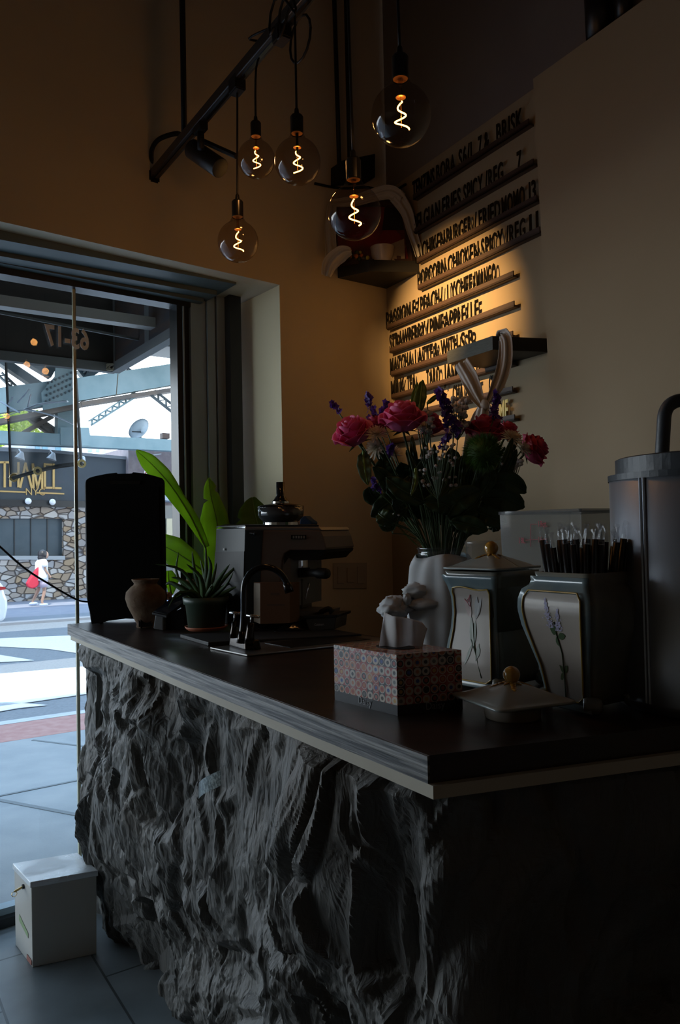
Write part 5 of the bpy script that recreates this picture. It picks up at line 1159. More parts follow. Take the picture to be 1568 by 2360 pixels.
# ---- big insulated dispenser
dsp = thing('drink_dispenser', 'large dull steel drink dispenser with a black lid and carry handle', 'drink dispenser', base(1625, 1640))
Dd = 1.46; sdp = Dd / FPX; dc = PY(1628, 1216, Dd); dc = lift(dc, ZC); R_ = 208 * sdp
H_ = lambda y: 1.45 + (1216 - y) * (Dd) / FPX
alum = mat('scuffed_aluminium', (.46, .49, .54), .38, .85, col2=(.35, .37, .41), scale=5, stretch=(1, 1, .25), bump=.1, bscale=30)
MB(T(dc)).lathe([(.001, .002), (R_ * .98, .002), (R_, .02), (R_, H_(1110) - ZC), (R_ * .97, H_(1106) - ZC)], n=72).build('drum', alum, dsp, smooth=True)
m_ = MB()
for a in (207, 209.5): m_.tube([dc + V((math.cos(R(a)), math.sin(R(a)), 0)) * (R_ + .001) + up * .02, dc + V((math.cos(R(a)), math.sin(R(a)), 0)) * (R_ + .001) + up * (H_(1112) - ZC)], .003, 6)
m_.build('vertical_rib', alum, dsp)
lidm = mat('black_dispenser_lid', (.035, .042, .05), .45, bump=.15, bscale=40)
MB(T(dc)).lathe([(R_ * 1.012, H_(1112) - ZC), (R_ * 1.015, H_(1098) - ZC), (R_ * .93, H_(1097) - ZC), (R_ * .93, H_(1062) - ZC), (R_ * .90, H_(1059) - ZC), (.001, H_(1056) - ZC)], n=64).build('lid', lidm, dsp, smooth=False)
hs = Dd - .06
MB().tube(smooth([PY(1526, 1055, hs), PY(1530, 990, hs), PY(1534, 950, hs), PY(1552, 928, hs), PY(1590, 921, hs), PY(1700, 921, hs), PY(1725, 950, hs), PY(1730, 1055, hs)], 5), 15 * sdp, 12).build('handle', lidm, dsp, smooth=True)
# a couple of clear cups behind the canister
cup = thinglass('clear_cup', (.9, .92, .93), .05, base=.08, haze=.06)
for i, (x, y, lb) in enumerate(((1120, 1520, 'stack of clear plastic cups between the flower jar and the container'),)):
    b_ = base(x, y); o = MB(T(b_)).lathe([(.03, .001), (.045, .30), (.047, .302), (.047, .31), (.044, .31)], n=28).build('cup_stack', cup, smooth=True); tag(o, lb, 'cups')
# ================================================================== track, spotlight and pendants
ZTR = 2.855
tr0 = PZ(356, 402, ZTR); trd = d1
trk = thing('light_track', 'black ceiling track slanting across the upper wall with pendants and a spotlight', 'light track', tr0)
trE = tr0 + trd * 2.2
tm_ = mat('track_black', (.020, .021, .022), .35)
MB().beam(tr0 - trd * .02, trE, .034, .034).build('track_rail', tm_, trk, bev=.003)
MB().beam(tr0 - up * .019, trE - up * .019, .010, .006).build('track_slot', blackg, trk)
MB().box((0, 0, 0), (.05, .042, .05), M=T(tr0 - trd * .02 - up * .006, x=trd), bev=.006).build('end_cap', blackp, trk)
for t_ in (.31, 1.3, 1.95):
    p = tr0 + trd * t_; MB().tube([p, lift(p, ZT)], .0105, 12).build('drop_rod', blackp, trk, smooth=True)
MB().tube(smooth([tr0 - trd * .02 - up * .0, PD(349, 372, 2.96), PD(352, 340, 2.93), PD(372, 318, 2.90), PD(415, 309, 2.85), tr0 + trd * .22 + up * .0]), .009, 10).build('feed_conduit', blackp, trk, smooth=True)
def on_track(px):   # point of the track under image column px
    best = min((abs((lambda q: W2 + FPX * (q - CAM).dot(cr) / (q - CAM).dot(cf))(tr0 + trd * (k * .005)) - px), k) for k in range(440)); return tr0 + trd * (best[1] * .005)
for px in (547, 650): MB().box((0, 0, 0), (.055, .036, .05), M=T(on_track(px) - up * .024, x=trd), bev=.004).build('track_adapter', blackp, trk)
p = on_track(655)
lp = [p + trd * (.05 + .055 * math.cos(a)) - up * (.07 - .06 * math.sin(a)) + n1 * .02 for a in [k * .45 for k in range(15)]]
MB().tube(lp, .0035, 8).build('cord_loop', blackp, trk, smooth=True)
lp = [on_track(690) + trd * (.06 * math.cos(a)) - up * (.03 - .045 * math.sin(a * 1.7)) - n1 * (.02 + .004 * a) for a in [k * .5 for k in range(22)]]
MB().tube(lp, .0035, 8).build('cord_loop', blackp, trk, smooth=True)
# spotlight head
sh0 = on_track(462); spt = thing('track_spotlight', 'black cylinder spotlight on the track aimed at the menu', 'spotlight', sh0)
MB().box((0, 0, 0), (.06, .03, .03), M=T(sh0 - up * .028, x=trd), bev=.003).build('adapter', blackp, spt)
sha, shb = PD(440, 341, 2.66), PD(508, 388, 2.60)
aim = B(1035, 762); 
MB().tube([sh0 - up * .03, sh0 - up * .10], .012, 10).build('stem', blackp, spt, smooth=True)
dir_ = (shb - sha).normalized()
MB().tube([sha, sha + dir_ * .008, shb], [.024, .034, .034], 24, cap=True).build('lamp_head', mat('spot_housing', (.012, .013, .014), .35), spt, smooth=True, bev=.002)
MB().tube([PD(470, 326, 2.62), PD(545, 360, 2.50)], .009, 8).build('aiming_arm', blackp, spt)
sl = bpy.data.lights.new('menu_spot', 'SPOT'); slo = bpy.data.objects.new('menu_spot', sl); COL.objects.link(slo)
sl.energy = 210; sl.color = (1, .56, .20); sl.spot_size = R(50); sl.spot_blend = 1.0; sl.shadow_soft_size = .012
slo.location = shb + (aim - shb).normalized() * .012; slo.rotation_euler = (aim - slo.location).to_track_quat('-Z', 'Y').to_euler(); adopt(slo, spt)
# pendants
bulbg = thinglass('smoky_bulb_glass', (.80, .74, .68), .0, base=.02)
neckg = thinglass('bulb_neck_glass', (.85, .78, .70), .0, base=.04)
filam, fn2, fl3, fb3 = newmat('glowing_filament'); fb3.inputs['Base Color'].default_value = (0, 0, 0, 1); fb3.inputs['Emission Color'].default_value = (1, .42, .09, 1); fb3.inputs['Emission Strength'].default_value = 16
brassd = mat('amber_brass', (.55, .25, .07), .35, .8)
def pendant(px, py, r_px, D, label, cordtop, seed, watts=.35, sr=.0625, loc=None):
    c = PD(px, py, D) if loc is None else loc; r = r_px * D / FPX if loc is None else .0625; k = r / .0625
    t_ = thing('pendant_lamp', label, 'pendant lamp', c, 'globe filament pendants over the counter'); M_ = T(c)
    prof = [(max(math.sin(a), .001) * r, -math.cos(a) * r) for a in [math.pi * i / 26 for i in range(23)]]
    prof = [q for q in prof if q[1] < r * .86] + [(.44 * r, .93 * r), (.37 * r, 1.03 * r), (.31 * r, 1.14 * r), (.27 * r, 1.24 * r)]
    MB(M_).lathe(prof, n=44).build('glass_globe', bulbg, t_, smooth=True)
    MB(M_).lathe([(.25 * r, 1.235 * r), (.001, 1.235 * r)], n=24).build('bulb_collar', brassd, t_)
    MB(M_).lathe([(.27 * r, 1.20 * r), (.28 * r, 1.24 * r), (.285 * r, 1.95 * r), (.24 * r, 2.02 * r), (.12 * r, 2.06 * r), (.09 * r, 2.30 * r), (.07 * r, 2.34 * r), (.05 * r, 2.36 * r)], n=28).build('lamp_socket', mat('socket_black', (.008, .008, .008), .25) if 'socket_black' not in bpy.data.materials else bpy.data.materials['socket_black'], t_, smooth=False)
    MB(M_).lathe([(.09 * r, 1.23 * r), (.055 * r, 1.0 * r), (.06 * r, .75 * r), (.10 * r, .66 * r)], n=14).build('glass_stem', neckg, t_, smooth=True)
    MB(M_).lathe([(.02 * r, .66 * r), (.17 * r, .62 * r), (.17 * r, .60 * r), (.02 * r, .62 * r)], n=20).build('stem_disc', brassd, t_, smooth=True)
    MB(M_).tube([(0, 0, .95 * r), (0, 0, -.42 * r)], .0007, 6).build('support_wire', brassd, t_)
    rnd = random.Random(seed); ph = rnd.uniform(0, 6.28) if seed else .6; pts = []
    for i in range(46):
        u = i / 45; a = ph + u * 2 * math.pi * 1.9; rr = r * (.07 + .19 * u) * (1 if i else .5)
        pts.append(V((rr * math.cos(a), rr * math.sin(a), r * (.44 - .92 * u + .09 * math.sin(a)))))
    MB(M_).tube(pts, .0017 * k, 8).build('filament', filam, t_, smooth=True)
    top = [V((c.x, c.y, c.z + 2.3 * r))] + cordtop
    MB().tube(smooth(top, 5), .0032, 8).build('cord', blackp, t_, smooth=True)
    pl_ = bpy.data.lights.new('bulb_glow', 'POINT'); po_ = bpy.data.objects.new('bulb_glow', pl_); COL.objects.link(po_); pl_.energy = watts * 1.0; pl_.color = (1, .48, .15); pl_.shadow_soft_size = .018; po_.location = c; adopt(po_, t_)
    return t_
WT = .62
c = PD(925, 268, 1.585); pendant(925, 266, 69, 1.585, 'highest globe pendant lamp, hanging in front of the menu', [V((c.x - .004, c.y, 2.9)), V((c.x - .006, c.y, ZT))], 0, WT)
c = PD(817, 490, 1.76); pendant(817, 490, 62, 1.76, 'globe pendant lamp hanging low in front of the corner shelf with the red picture', [V((c.x - .006, c.y, 2.9)), V((c.x - .01, c.y, ZT))], 4, WT)
c = PD(686, 372, 2.04); q = on_track(672); pendant(686, 372, 53, 2.04, 'globe pendant lamp on the long straight cord beside the looped cable', [V((c.x, c.y, 2.5)), lift(c, 3.4), lift(c, ZT)], 12, WT)
c = PD(591, 367, 2.2); q = on_track(596); pendant(591, 367, 43, 2.2, 'smallest globe pendant lamp, its cord looped over the track', [lift(c, 2.62), V((c.x + .004, c.y, 2.80)), q + up * .03 + n1 * .02, q + up * .03 - n1 * .03, q + trd * .1 + up * .02], 9, WT)
c = PD(549, 557, 2.33); q = on_track(547); pendant(549, 557, 47, 2.33, 'lowest globe pendant lamp, over the coffee machine', [V((c.x, c.y, 2.5)), V((q.x, q.y, 2.78)), q - up * .03], 21, WT)

for i, (lc, lb) in enumerate(((V((1.9, -.9, 2.5)), 'added fill globe pendant lamp out of view, beside the menu wall'), (V((.2, -1.9, 2.5)), 'added fill globe pendant lamp out of view, at the back of the room'))):
    pendant(0, 0, 0, 0, lb, [lift(lc, 3.2), lift(lc, ZT)], 31 + i, 1.1, loc=lc)  # two unseen pendants added behind the viewer for warm fill light
# conduits and box in the corner
cd_ = thing('wall_conduit', 'pair of black vertical pipes ending in a black junction box above the red picture', 'conduit', A(798, 410, -.05))
MB().tube([A(783, 400, -.05), A(769, -60, -.05)], .010, 12).build('pipe', blackp, cd_, smooth=True); MB().tube([A(808, 380, -.06), A(798, -60, -.06)], .013, 12).build('pipe', blackp, cd_, smooth=True)
MB().prism([A(x, y, -.012) for x, y in ((762, 388), (838, 372), (838, 426), (762, 430))], nA * -.09).build('junction_box', blackp, cd_, bev=.004)
o = MB().tube(smooth([A(726, 423, -.012), A(765, 431, -.012), A(800, 434, -.012), A(850, 432, -.014), A(893, 446, -.02), B(935, 425, .012)]), .006, 8).build('wall_cable', blackp, smooth=True); tag(o, 'black cable running along the wall under the junction box', 'cable')

# ================================================================== menu rails
railm = mat('brown_menu_rail', (.055, .032, .022), .5); letm = mat('black_acrylic', (.004, .004, .004), .2); yell = mat('yellow_acrylic', (.62, .55, .10), .3)
rows = [
 (('left', 960, 455), 1235, [('TENZINS', 962, 1013), ('BOBA', 1018, 1062), ('S6/L', 1071, 1107), ('7', 1117, 1125), ('&', 1131, 1142), ('BRISK', 1160, 1221)], 'topmost menu rail, bearing the words about boba and brisk'),
 (('left', 962, 535), 1243, [('BELGIAN', 962, 1024), ('FRIES', 1030, 1073), ('SPICY', 1080, 1125), ('/REG.', 1131, 1178), ('7', 1206, 1216)], 'menu rail reading Belgian fries spicy'),
 (('left', 966, 605), 1249, [('K', 965, 975), ('CHIKEN', 981, 1034), ('BURGER', 1038, 1097), ('/', 1103, 1109), ('FRIED', 1114, 1164), ('MOMO', 1168, 1222), ('13', 1232, 1248)], 'menu rail reading chiken burger and fried momo'),
 (('left', 967, 667), 1254, [('POPCORN', 969, 1034), ('CHICKEN', 1040, 1112), ('SPICY', 1118, 1169), ('/REG', 1176, 1221), ('11', 1231, 1252)], 'menu rail reading popcorn chicken spicy'),
 (('left', 893, 760), 1190, [('PASSION.F', 894, 962), ('/', 966, 971), ('PEACH', 974, 1018), ('/', 1021, 1026), ('LYCHEE', 1037, 1095), ('/', 1098, 1103), ('MANGO', 1105, 1150)], 'menu rail reading passion peach and lychee'),
 (('left', 898, 814), 1190, [('STRAWBERRY', 901, 984), ('/', 987, 992), ('PINEAPPLE', 995, 1077), ('/', 1080, 1085), ('LE', 1090, 1108)], 'menu rail reading strawberry and pineapple'),
 (('left', 900, 868), 1185, [('MATCHA', 901, 952), ('LATTE', 959, 1000), ('&', 1003, 1012), ('WITH', 1019, 1058), ('S.B', 1066, 1094)], 'menu rail reading matcha latte'),
 (('left', 900, 921), 1183, [('MILK', 902, 933), ('TEA', 939, 959), ('TARO', 984, 1015), ('JASM', 1025, 1060), ('D.BUB', 1100, 1140)], 'menu rail reading milk tea and taro'),
 (('right', 1181, 904), 1181, [('CHA', 1044, 1068), ('/', 1073, 1078), ('HOT', 1084, 1106), ('CHA', 1128, 1152)], 'menu rail about hot cha, partly behind the white scarf'),
 (('right', 1184, 969), 1184, [('ME', 1151, 1171)], 'lowest menu rail, with yellow letters beside the purple flower'),
]
LD = .028
for ri, (anc, pr, words_, lb) in enumerate(rows):
    ap = B(anc[1], anc[2], LD); zb_ = ap.z; rh = .023
    xl = 893 if anc[0] == 'right' else anc[1]
    a_ = B(xl + 2, 900, LD); b_ = B(pr, 900, LD); L0_, L1_ = lift(a_, zb_), lift(b_, zb_)
    t_ = thing('menu_rail', lb, 'menu rail', L0_ - nB * LD, 'menu rails on the cream wall')
    MB().hexa([L0_ - nB * (LD - .001), L0_, L1_, L1_ - nB * (LD - .001)], [q + up * .008 for q in (L0_ - nB * (LD - .001), L0_, L1_, L1_ - nB * (LD - .001))]).build('ledge', railm, t_)
    MB().hexa([L0_ - nB * .005, L0_, L1_, L1_ - nB * .005], [q + up * rh for q in (L0_ - nB * .005, L0_, L1_, L1_ - nB * .005)]).build('rail_lip', railm, t_)
    for wd, x0, x1 in words_:
        p0, p1 = B(x0, 900, LD - .010), B(x1, 900, LD - .010); p0, p1 = lift(p0, zb_ + .012), lift(p1, zb_ + .012); Lw = (p1 - p0).length
        capH = .076; advs = []
        for ch in wd:
            gv, _ = glyph(ch, .018, .05); advs.append(max(v.x for v in gv) - min(v.x for v in gv))
        gap = .11; tot = sum(advs) + gap * (len(wd) - 1); kx = min(Lw / tot, .085); x = 0
        gap += (Lw / kx - tot) / max(1, len(wd) - 1) if len(wd) > 1 else 0
        for ch, ad in zip(wd, advs):
            gv, gf = glyph(ch, .018, .05); mn_ = min(v.x for v in gv)
            m_ = MB(); m_.add([p0 + dB * ((v.x - mn_ + x) * kx) + up * (v.y * capH / .7) + nB * (v.z * .07) for v in gv], gf)
            m_.build('letter', yell if ri == 9 else letm, t_); x += ad + gap

# ================================================================== shelves
shw = mat('black_stained_shelf', (.018, .017, .016), .5, col2=(.024, .023, .021), scale=5, stretch=(1, 1, 6)); shg = mat('grey_green_shelf_end', (.075, .085, .07), .6, col2=(.055, .06, .05), scale=30, stretch=(1, 1, 9))
sA_, sC_ = A(779, 664), B(967, 627); zsh = (A(893, 667).z + sC_.z) / 2
qA, qC, qK = PZ(779, 664, zsh), PZ(967, 627, zsh), lift(CORN, zsh); qD = PZ(852, 625, zsh)
qA = lift(A(779, 664), zsh); qC = lift(B(967, 627), zsh); tsh = (627 - 600) * qD.y / FPX
s1_ = thing('corner_shelf', 'black floating shelf in the corner carrying the red picture and a white bowl', 'shelf', qK)
e_ = .002; P = [qA - nA * e_, qK - nA * e_ + nB * e_, qC + nB * e_, qD]
MB().hexa(P, [p + up * tsh for p in P]).build('board', shw, s1_)
z2 = B(1182, 836).z
r1, r2, r3, r4 = PZ(1042, 840, z2), PZ(1138, 805, z2), lift(B(1268, 803), z2), lift(B(1182, 836), z2)
r2 = PZ(1138, 806, z2); wB = (r4 - CORN); r4w = lift(B(1150, 850), z2)
off_ = (r2 - CORN).dot(nB); r1 = r1 - nB * ((r1 - CORN).dot(nB) - off_) 
r3 = lift(B(1268, 803), z2); r4 = r1 - nB * off_ 
t2 = (805 - 773) * r2.y / FPX
s2_ = thing('wall_shelf', 'black floating shelf under the menu rails draped with a white scarf', 'shelf', r3)
P = [r1, r2, r3 + nB * e_, r4 + nB * e_]
MB().hexa(P, [p + up * t2 for p in P]).build('board', shw, s2_)
MB().hexa([r1 + nB * .001, r2 + nB * .001, r2 + nB * .004, r1 + nB * .004], [p + up * t2 for p in (r1 + nB * .001, r2 + nB * .001, r2 + nB * .004, r1 + nB * .004)]).build('edge_band', shg, s2_, label='weathered grey green edge')
# picture leaning on the corner shelf
ztS = zsh + tsh
pic = thing('framed_picture', 'framed dark red picture leaning in the corner on the black shelf', 'picture', lift(qK, ztS))
def SP(px, py, off): return A(px, py, -off)
fr0, fr1, fr2, fr3 = SP(772, 612, .045), PY(962, 598, SP(893, 600, .05).y - .12), None, None
# the picture stands across the corner
pl0 = lift(A(772, 600, -.03), ztS + .002); pl1 = lift(B(952, 600, .012), ztS + .002); pdx = (pl1 - pl0).normalized(); pnn = pdx.cross(up).normalized(); pnn = pnn if pnn.dot(CAM - pl0) > 0 else -pnn
pw = (pl1 - pl0).length; ph_ = (598 - 436) * 3.0 / FPX; 
def PP(u, v, o_=0.0): return pl0 + pdx * (pw * u) + up * (ph_ * v) + pnn * (o_ - .03 * v)
frm = mat('dark_wood_frame', (.05, .022, .014), .4); redpic = mat('dark_red_print', (.30, .022, .015), .5, col2=(.10, .03, .015), scale=7)
MB().hexa([PP(.02, 0, -.012), PP(.98, 0, -.012), PP(.98, 0, 0), PP(.02, 0, 0)], [PP(.02, 1, -.012), PP(.90, 1, -.012), PP(.90, 1, 0), PP(.02, 1, 0)]).build('picture_panel', redpic, pic)
for a, b in (((.0, 0), (1, 0)), ((.0, 1), (.92, 1)), ((.01, 0), (.01, 1)), ((.99, 0), (.91, 1))): MB().beam(PP(a[0], a[1] , .004), PP(b[0], b[1], .004), .022, .022).build('frame_bar', frm, pic)
MB().prism([PP(u, v, .002) for u, v in ((.58, .1), (.82, .12), (.86, .45), (.74, .62), (.66, .6), (.56, .4))], pnn * .001).build('painted_shape', mat('crimson_print', (.22, .015, .012), .5), pic)
MB().prism([PP(u, v, .003) for u, v in ((.84, .30), (.92, .28), (.9, .22), (.84, .24))], pnn * .001).build('painted_shape', mat('dull_orange_print', (.25, .11, .05), .5), pic)
MB().prism([PP(u, v, .0025) for u, v in ((.62, .55), (.9, .55), (.86, .95), (.66, .95))], pnn * .001).build('painted_shape', mat('black_brown_print', (.02, .015, .012), .5), pic)
# cards, flowers and bowl on the shelf
fcx = lambda px, py, d_: PY(px, py, qD.y + d_)
def card(px0, px1, yt0, yt1, d_, m, lab, marks=()):
    a, b = fcx(px0, 600, d_), fcx(px1, 598, d_ + .01); a, b = lift(a, ztS + .001), lift(b, ztS + .001); ta, tb2 = fcx(px0, yt0, d_), fcx(px1, yt1, d_ + .02)
    P = [a, b, lift(b, tb2.z) + V((0, .02, 0)), lift(a, ta.z) + V((0, .02, 0))]
    t_ = thing('greeting_card', lab, 'card', a); MB().prism(P, V((0, .002, 0))).build('sheet', m, t_)
    for (u0, v0, u1, v1, mm) in marks:
        q_ = lambda u, v: P[0] + (P[1] - P[0]) * u + (P[3] - P[0]) * v + V((0, -.0015, 0)); pts = [q_((u0 + u1) / 2 + (u1 - u0) / 2 * math.cos(a_), (v0 + v1) / 2 + (v1 - v0) / 2 * math.sin(a_)) for a_ in [k * .628 for k in range(10)]]
        MB().prism(pts, V((0, .001, 0))).build('print', mm, t_)
cardc = mat('cream_card', (.45, .36, .26), .7); redi = mat('red_ink', (.35, .05, .03), .6); brni = mat('brown_ink', (.12, .06, .035), .6)
card(904, 934, 558, 548, -.012 + .04, cardc, 'cream card with a small red print behind the white bowl', ((.35, .45, .75, .72, redi), (.45, .7, .65, .9, redi), (.35, .08, .7, .4, brni)))
card(861, 888, 552, 546, .05, mat('white_card', (.50, .44, .38), .7), 'small white card with a round brown dot above the bowl', ((.25, .5, .7, .88, brni),))
card(784, 850, 585, 566, .03, mat('tan_card', (.30, .22, .15), .7), 'wide tan card standing at the far end of the corner shelf', ((.2, .2, .5, .8, brni),))
bwc = lift(fcx(882, 600, .045), ztS + .001); sb2 = bwc.y / FPX
o = MB(T(bwc)).lathe([(.001, 0), (20 * sb2, 0), (21 * sb2, 3 * sb2), (26 * sb2, 16 * sb2), (28 * sb2, 33 * sb2), (29 * sb2, 35 * sb2), (27 * sb2, 35 * sb2), (24 * sb2, 16 * sb2), (.001, 5 * sb2)], n=36).build('white_bowl', mat('white_china', (.58, .50, .42), .25), smooth=True); tag(o, 'white china bowl on the corner shelf', 'bowl')
oo = thing('offering_flowers', 'small bunch of orange and yellow blooms beside the white bowl', 'flowers', lift(fcx(828, 600, .03), ztS)); rnd = random.Random(8)
for nm, m, n in (('orange_bloom', mat('orange_petal', (.45, .13, .02), .6), 9), ('yellow_bloom', mat('yellow_petal', (.55, .45, .05), .6), 3), ('dark_leaf', mat('dark_leaf_green', (.03, .05, .02), .6), 8)):
    for i in range(n): MB().ball(lift(fcx(rnd.uniform(805, 850), 600, rnd.uniform(.0, .04)), ztS + rnd.uniform(.008, .05)), rnd.uniform(.006, .010), n=8, m=6).build(nm, m, oo, smooth=True)
# white scarf over the picture
scf, sn_, sl3, sb3 = newmat('white_silk_scarf'); sb3.inputs['Base Color'].default_value = (.52, .49, .45, 1); sb3.inputs['Roughness'].default_value = .6; sb3.inputs['Sheen Weight'].default_value = .3
def ribbon(par, pts, w0, name='drape', m=None, wave=.006, wd=None, n=5, seed=0, nrm=None):
    P = smooth(pts, 7); N = len(P); ws = w0 if isinstance(w0, (list, tuple)) else [w0] * 2
    def fn(i, j):
        k = j * (N - 1); a = min(int(k), N - 2); f = k - a; p = P[a].lerp(P[a + 1], f); d = (P[a + 1] - P[a]).normalized(); vd = nrm if nrm is not None else (p - CAM).normalized(); x = vd.cross(d).normalized()
        q = j * (len(ws) - 1); b = min(int(q), len(ws) - 2); w_ = ws[b] * (1 - (q - b)) + ws[b + 1] * (q - b)
        return p + x * (i - .5) * w_ + x.cross(d).normalized() * (wave * math.sin(i * 11 + seed + j * 3) + wave * .7 * math.sin(i * 23 + j * 5 + seed))
    return MB().grid(fn, 18, N * 1).build(name, m or scf, par, smooth=True, solid=.0014)
sc1 = thing('white_scarf', 'white ceremonial scarf draped over the red picture on the corner shelf', 'scarf', PP(.5, 1, .02))
ribbon(sc1, [PP(-.04, .98, .03), PP(.25, 1.0, .04), PP(.5, 1.08, .05), PP(.72, 1.13, .05), PP(.86, 1.0, .05)], [.035, .05, .06, .06])
ribbon(sc1, [PP(.80, 1.08, .045), PP(.93, .8, .04), PP(.98, .5, .04), PP(1.04, .2, .045), PP(1.06, 0.02, .05)], [.07, .05, .04, .03])
ribbon(sc1, [PP(-.02, .98, .03), PP(-.05, .6, .03), PP(-.05, .3, .03), PP(-.04, .05, .03)], [.04, .05, .05, .06])
ribbon(sc1, [PP(-.12, -.32, .08), PP(-.06, -.12, .09), PP(.08, .02, .10), PP(.2, .06, .10)], [.04, .07, .07, .03], wave=.005)
# scarf on the wall shelf
sc2 = thing('white_scarf', 'long white scarf hanging knotted from the wall shelf beside the menu', 'scarf', r2)
Yr = r2.y - .01
ribbon(sc2, [PY(1158, 776, Yr + .10), PY(1160, 771, Yr - .0), PY(1166, 790, Yr - .02), PY(1163, 840, Yr - .02), PY(1146, 890, Yr - .02), PY(1122, 932, Yr - .02)], [.045, .045, .045, .05, .045, .015])
ribbon(sc2, [PY(1064, 835, Yr + .02), PY(1082, 870, Yr - .01), PY(1098, 910, Yr - .02), PY(1112, 938, Yr - .03)], [.055, .06, .05, .02])
ribbon(sc2, [PY(1118, 925, Yr - .03), PY(1115, 955, Yr - .03), PY(1108, 1000, Yr - .02), PY(1104, 1060, Yr)], [.02, .07, .10, .12])
MB().ball(PY(1117, 932, Yr - .03), .016, sc=(1, .8, 1.2)).build('knot', scf, sc2, smooth=True)
# ================================================================== flowers in the wrapped jar
jb = base(1026, 1505); Yj = jb.y; sj = Yj / FPX
jar = thing('flower_jar', 'glass jar wrapped in white cloth holding the bouquet', 'jar', jb)
jg = thinglass('jar_glass', (.82, .88, .90), .02, base=.08, haze=.03)
MB(T(jb)).lathe([(.001, .002), (62 * sj, .002), (66 * sj, 12 * sj), (66 * sj, 190 * sj), (60 * sj, 205 * sj), (57 * sj, 215 * sj), (57 * sj, 224 * sj), (59 * sj, 226 * sj), (57 * sj, 229 * sj), (57 * sj, 238 * sj), (60 * sj, 240 * sj), (58 * sj, 243 * sj)], n=48).build('glass', jg, jar, smooth=True)
clw, _n, _l, _b2 = newmat('white_wrap_cloth'); _b2.inputs['Base Color'].default_value = (.56, .58, .60, 1); _b2.inputs['Roughness'].default_value = .85
def wrapf(i, j):
    a = i * 2 * math.pi; r_ = (70 + 12 * math.sin(j * 3.0) + 3 * math.sin(a * 5 + j * 4) + 2 * math.sin(a * 11 + 1)) * sj * (1.0 + .06 * (1 - j))
    if j > .9: r_ *= 1 - (j - .9) * 1.5
    return jb + V((math.cos(a) * r_, math.sin(a) * r_, .002 + j * (222 + 5 * math.sin(a * 3)) * sj))
MB().grid(wrapf, 72, 26).build('wrap_cloth', clw, jar, smooth=True, solid=.0015)
kc = PY(930, 1375, Yj - .12)
def wad(c, rx, ry, rz2, seed, nm='cloth_fold'):
    m_ = MB(); n, m2 = 30, 18
    def fn(i, j):
        a = i * 2 * math.pi; b = (j - .5) * math.pi; d = V((math.cos(a) * math.cos(b), math.sin(a) * math.cos(b), math.sin(b)))
        k = 1 + .16 * noise.noise(d * 1.7 + V((seed, 0, 0))) + .09 * abs(math.sin(d.z * 6 + d.x * 4 + noise.noise(d * 2) * 3 + seed)) + .26 * noise.noise(d * 3.4 + V((0, seed, 0)))
        return c + V((d.x * rx, d.y * ry, d.z * rz2)) * k
    m_.grid(fn, n, m2).build(nm, clw, jar, smooth=True)
wad(PY(908, 1402, Yj - .05), 30 * sj, 34 * sj, 27 * sj, 2); wad(PY(970, 1362, Yj - .05), 36 * sj, 26 * sj, 19 * sj, 4); wad(PY(938, 1382, Yj - .075), 9 * sj, 10 * sj, 13 * sj, 1, 'knot')
wad(PY(985, 1392, Yj - .07), 40 * sj, 20 * sj, 13 * sj, 8); wad(PY(930, 1398, Yj - .05), 22 * sj, 26 * sj, 18 * sj, 6)

stemm = leafmat('cut_stem_green', (.05, .09, .03), (.08, .13, .05), .15, .5); dleaf = leafmat('dark_bouquet_leaf', (.03, .06, .022), (.055, .10, .035), .25, .45, 20); pleaf = leafmat('pale_bouquet_leaf', (.10, .16, .09), (.15, .22, .13), .3, .5, 20)
def petalmat(nm, c, c2, t=.3): return leafmat(nm, c, c2, t, .55, 26)
pinkm = petalmat('hot_pink_petal', (.84, .13, .34), (.92, .24, .46)); deepp = petalmat('deep_pink_petal', (.64, .06, .16), (.74, .11, .24)); creamm = petalmat('cream_petal', (.80, .70, .56), (.86, .78, .66)); purp = petalmat('violet_petal', (.08, .025, .24), (.13, .05, .34)); whitep = petalmat('white_gypsophila', (.60, .56, .54), (.68, .64, .62)); greenb = petalmat('fuzzy_green', (.04, .11, .012), (.07, .17, .02))
mouth = jb + up * 238 * sj
def fp_(px, py, dy=0.0): return PY(px, py, Yj + dy)
def stem(par, p, w_=.0028):
    d = (p - mouth); q0 = mouth + V((d.x * .10, d.y * .10, -.0)); q0 = V((mouth.x + max(-.045, min(.045, d.x * .35)), mouth.y + max(-.04, min(.04, d.y * .35)), mouth.z - .01)); low = V((mouth.x - (q0.x - mouth.x) * .6, mouth.y - (q0.y - mouth.y) * .6, jb.z + .05))
    MB().tube(smooth([low, q0, q0.lerp(p, .5) + V((0, 0, .02)), p]), w_, 7).build('stem', stemm, par, smooth=True)
